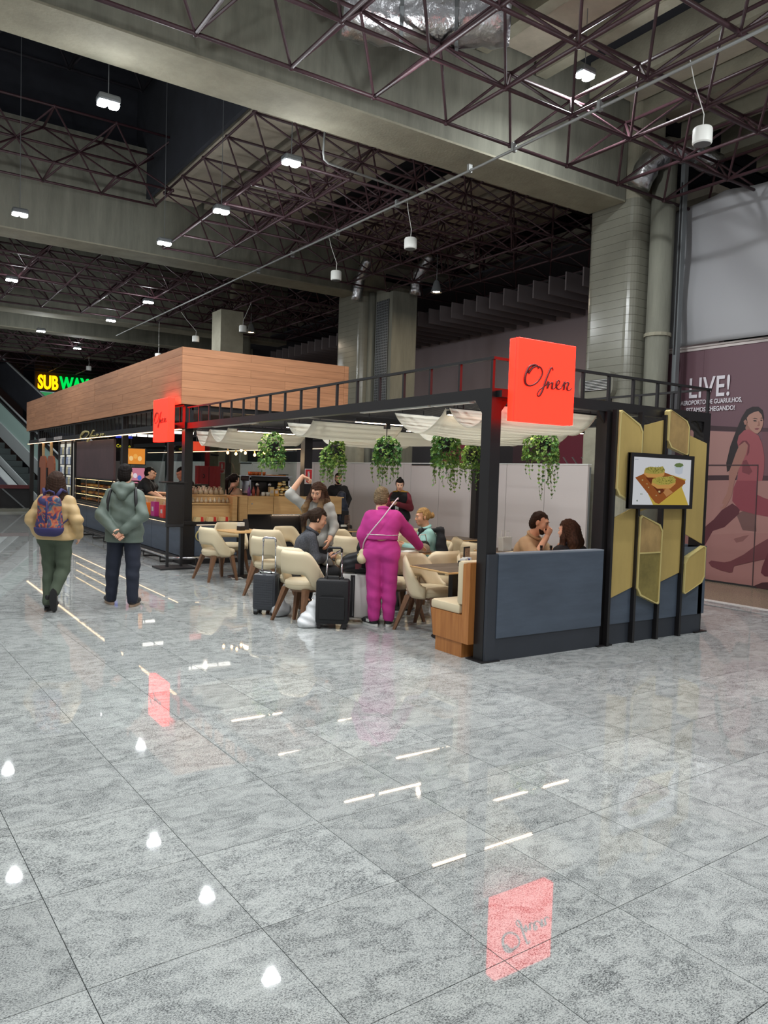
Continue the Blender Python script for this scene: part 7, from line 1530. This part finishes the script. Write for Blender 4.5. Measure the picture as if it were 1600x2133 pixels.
# 8  blonde woman seated in profile
J = seat_pose(1.62, lean=.14, wrL=(-.10, .36, .78), wrR=(.12, .36, .78), elL=(-.22, .16, .72), elR=(.23, .14, .72))
h8 = unit((-.88, .34, 0))
person('p', 'person with blonde bun and mint shirt seated in profile at the middle table', (1.60, 2.98, 0), h8, J, 'tan', ('bun', HBL), [dict(k='pants', m=K_['blackc'], g=.018), dict(k='top', m=K_['mint'], g=.024, hem=-.02, collar=.02, name='shirt', fold=.006), dict(k='shoes', m=M['blacksat'])], head=(0, -.10, 0), fem=1)
t = thing('crossbody_strap', 'black jacket and strap draped over the mint shirt', 'jacket', (1.60, 2.98, 0), rz_of(h8[0], h8[1])); V = Vol((-.35, -.40, .4), (.2, .35, 1.15), .012)
V.cone((-.20, -.10, .98), (-.27, -.12, .62), .05, .09, .03); V.cone((-.20, -.10, .98), (-.05, .14, .96), .030, .030, .03); V.cone((-.27, -.10, .62), (-.24, -.20, .50), .09, .10, .03); folds(V, .008, 2); v, f = V.mesh(); raw_obj('draped_cloth', v, f, K_['blackc'], t); MB().tube([(-.10, .125, 1.0), (-.03, .15, .88), (.04, .17, .76)], .018, 8).build('strap', M['blacksat'], t, smooth=True)
# 9  man in a beige polo
J = seat_pose(1.74, lean=.30, wrL=(-.08, .36, .86), wrR=(.02, .30, 1.01), elL=(-.24, .24, .76), elR=(.22, .26, .78))
h9 = unit((.30, -.95, 0))
person('p', 'person with cropped hair in a beige polo, looking at a phone', (1.72, 1.30, 0), h9, J, 'warm', ('crop', HBR), [dict(k='pants', m=K_['dkgreen'], g=.02), dict(k='top', m=K_['beigep'], g=.020, hem=-.02, sleeve=.42, flare=.02, collar=.018, name='polo_shirt'), dict(k='shoes', m=M['blacksat'])], head=(.25, -.26, 0), beard=HBR, hands=dict(L=dict(d=(.45, .75, .25), n=(.7, -.2, .6), curl=.75), R=dict(d=(-.35, .2, .9), n=(-.5, -.8, .2), curl=1.0)))
t = thing('phone', 'black phone held by the beige-shirted man', 'phone', W3((.0, .46, .90), (1.72, 1.30, 0), h9), rz_of(h9[0], h9[1])); MB().rbox((-.036, -.075, -.004), (.036, .075, .005), .003).build('phone_body', M['black'], t).rotation_euler = (.7, .1, .3); MB().bb((-.032, -.07, .005), (.032, .07, .0056)).build('phone_screen', M['dglass'], t).rotation_euler = (.7, .1, .3)
# 10 woman with long brown hair on the bench
J = seat_pose(1.58, lean=.10, seat=.49)
person('p', 'person with long brown hair on the bench, back turned behind the blue-grey screen', (1.47, .33, 0), unit((.15, 1, 0)), J, 'light', ('long', HLB, .30), [dict(k='pants', m=K_['blackc'], g=.016), dict(k='top', m=K_['blackc'], g=.02, hem=-.03, name='top', collar=.02), dict(k='shoes', m=M['blacksat'])], head=(.5, -.05, 0), fem=1)
# 11 barista, back view, apron
J = pose(1.62, wrR=(.10, .42, 1.10), elR=(.28, .16, 1.10), wrL=(-.12, .38, 1.08), elL=(-.26, .10, 1.10))
hb_ = unit((.93, .25, 0))
person('p', 'person in taupe shirt and black apron working at the espresso machine', (1.26, 8.88, 0), hb_, J, 'light', ('tail', HB, .30), [dict(k='pants', m=K_['blackc'], g=.018), dict(k='top', m=K_['brownsh'], g=.020, hem=-.02, name='shirt'), dict(k='top', m=K_['apron'], g=.034, sleeve=0, hem=-.12, neckcut=-.26, name='apron', h=.013), dict(k='shoes', m=M['blacksat'])], head=(-.1, -.12, 0), fem=1, h=.013, hh=.009)
t = thing('apron_straps', 'crossed dark apron straps on the taupe shirt', 'apron', (1.26, 8.88, 0), rz_of(hb_[0], hb_[1]))
for q in (-1, 1): MB().tube([(q * .10, -.085, 1.35), (q * .02, -.125, 1.22), (q * -.09, -.12, 1.06)], .011, 6).build('strap', K_['apron'], t, smooth=True)
# 12 second barista behind the machine
J = pose(1.58, wrR=(.10, .35, 1.05), wrL=(-.10, .35, 1.05), head=(0, .06, 1.55))
person('p', 'person half hidden behind the espresso machine, head bowed, facing the camera', (1.86, 9.55, 0), unit((-.5, -.85, 0)), J, 'light', ('short', HB), [dict(k='pants', m=K_['blackc'], g=.018), dict(k='top', m=W_, g=.020, hem=-.02, name='shirt'), dict(k='shoes', m=M['blacksat'])], head=(0, -.35, 0), h=.015, hh=.01)
# 13-15 staff at the till
J = pose(1.74, pel=(0, -.08, .93), chest=(0, .06, 1.25), neck=(0, .12, 1.41), head=(0, .17, 1.54), shL=(-.17, .09, 1.37), shR=(.17, .09, 1.37), elR=(.25, .22, 1.12), wrR=(.16, .45, 1.0), elL=(-.25, .2, 1.12), wrL=(-.1, .45, .98))
person('p', 'person with glasses in a black t-shirt leaning over the kiosk till', (.52, 12.45, 0), unit((.88, -.46, 0)), J, 'light', ('short', HB), [dict(k='pants', m=K_['blackc'], g=.018), dict(k='top', m=K_['blackc'], g=.018, hem=-.04, sleeve=.4, flare=.015, name='tee'), dict(k='shoes', m=M['blacksat'])], head=(0, -.25, 0), glasses=True, h=.015, hh=.0095)
J = pose(1.66, wrR=(.2, .45, 1.12), elR=(.27, .16, 1.12), wrL=(-.1, .42, 1.08))
person('p', 'person with dark tied hair behind the man at the till, arm stretched out', (1.0, 13.3, 0), unit((.85, -.5, 0)), J, 'tan', ('bun', HB), [dict(k='pants', m=K_['blackc'], g=.018), dict(k='top', m=K_['blackc'], g=.018, hem=-.04, sleeve=.4, name='tee'), dict(k='shoes', m=M['blacksat'])], head=(-.5, -.2, 0), fem=1, h=.015, hh=.0095)
J = pose(1.76, pel=(0, -.06, .93), chest=(0, .04, 1.25), neck=(0, .09, 1.41), head=(0, .15, 1.54), shL=(-.18, .06, 1.37), shR=(.18, .06, 1.37), wrR=(.1, .4, 1.0), wrL=(-.1, .4, 1.0), elL=(-.26, .14, 1.12), elR=(.26, .14, 1.12))
person('p', 'person in dark t-shirt bowed over the counter, half hidden by the corner post', (.56, 9.45, 0), unit((-.86, -.1, 0)), J, 'brown', ('crop', HB), [dict(k='pants', m=K_['blackc'], g=.018), dict(k='top', m=K_['blackc'], g=.02, hem=-.04, sleeve=.42, flare=.01, name='tee'), dict(k='shoes', m=M['blacksat'])], head=(.1, -.42, 0), h=.014, hh=.009)
# till
t = thing('cash_till', 'till with a tilted screen on the kiosk ledge before the staff', 'till', (.14, 11.5, .755)); MB().rbox((-.12, -.14, 0), (.12, .14, .06), .01).build('till_base', M['black'], t); MB().bar((0, 0, .06), (.02, 0, .30), .04, .04).build('till_neck', M['black'], t); o = MB().rbox((-.015, -.17, 0), (.01, .17, .22), .006).build('till_screen', M['black'], t); o.location = (.02, 0, .26); o.rotation_euler = (0, .3, 0)
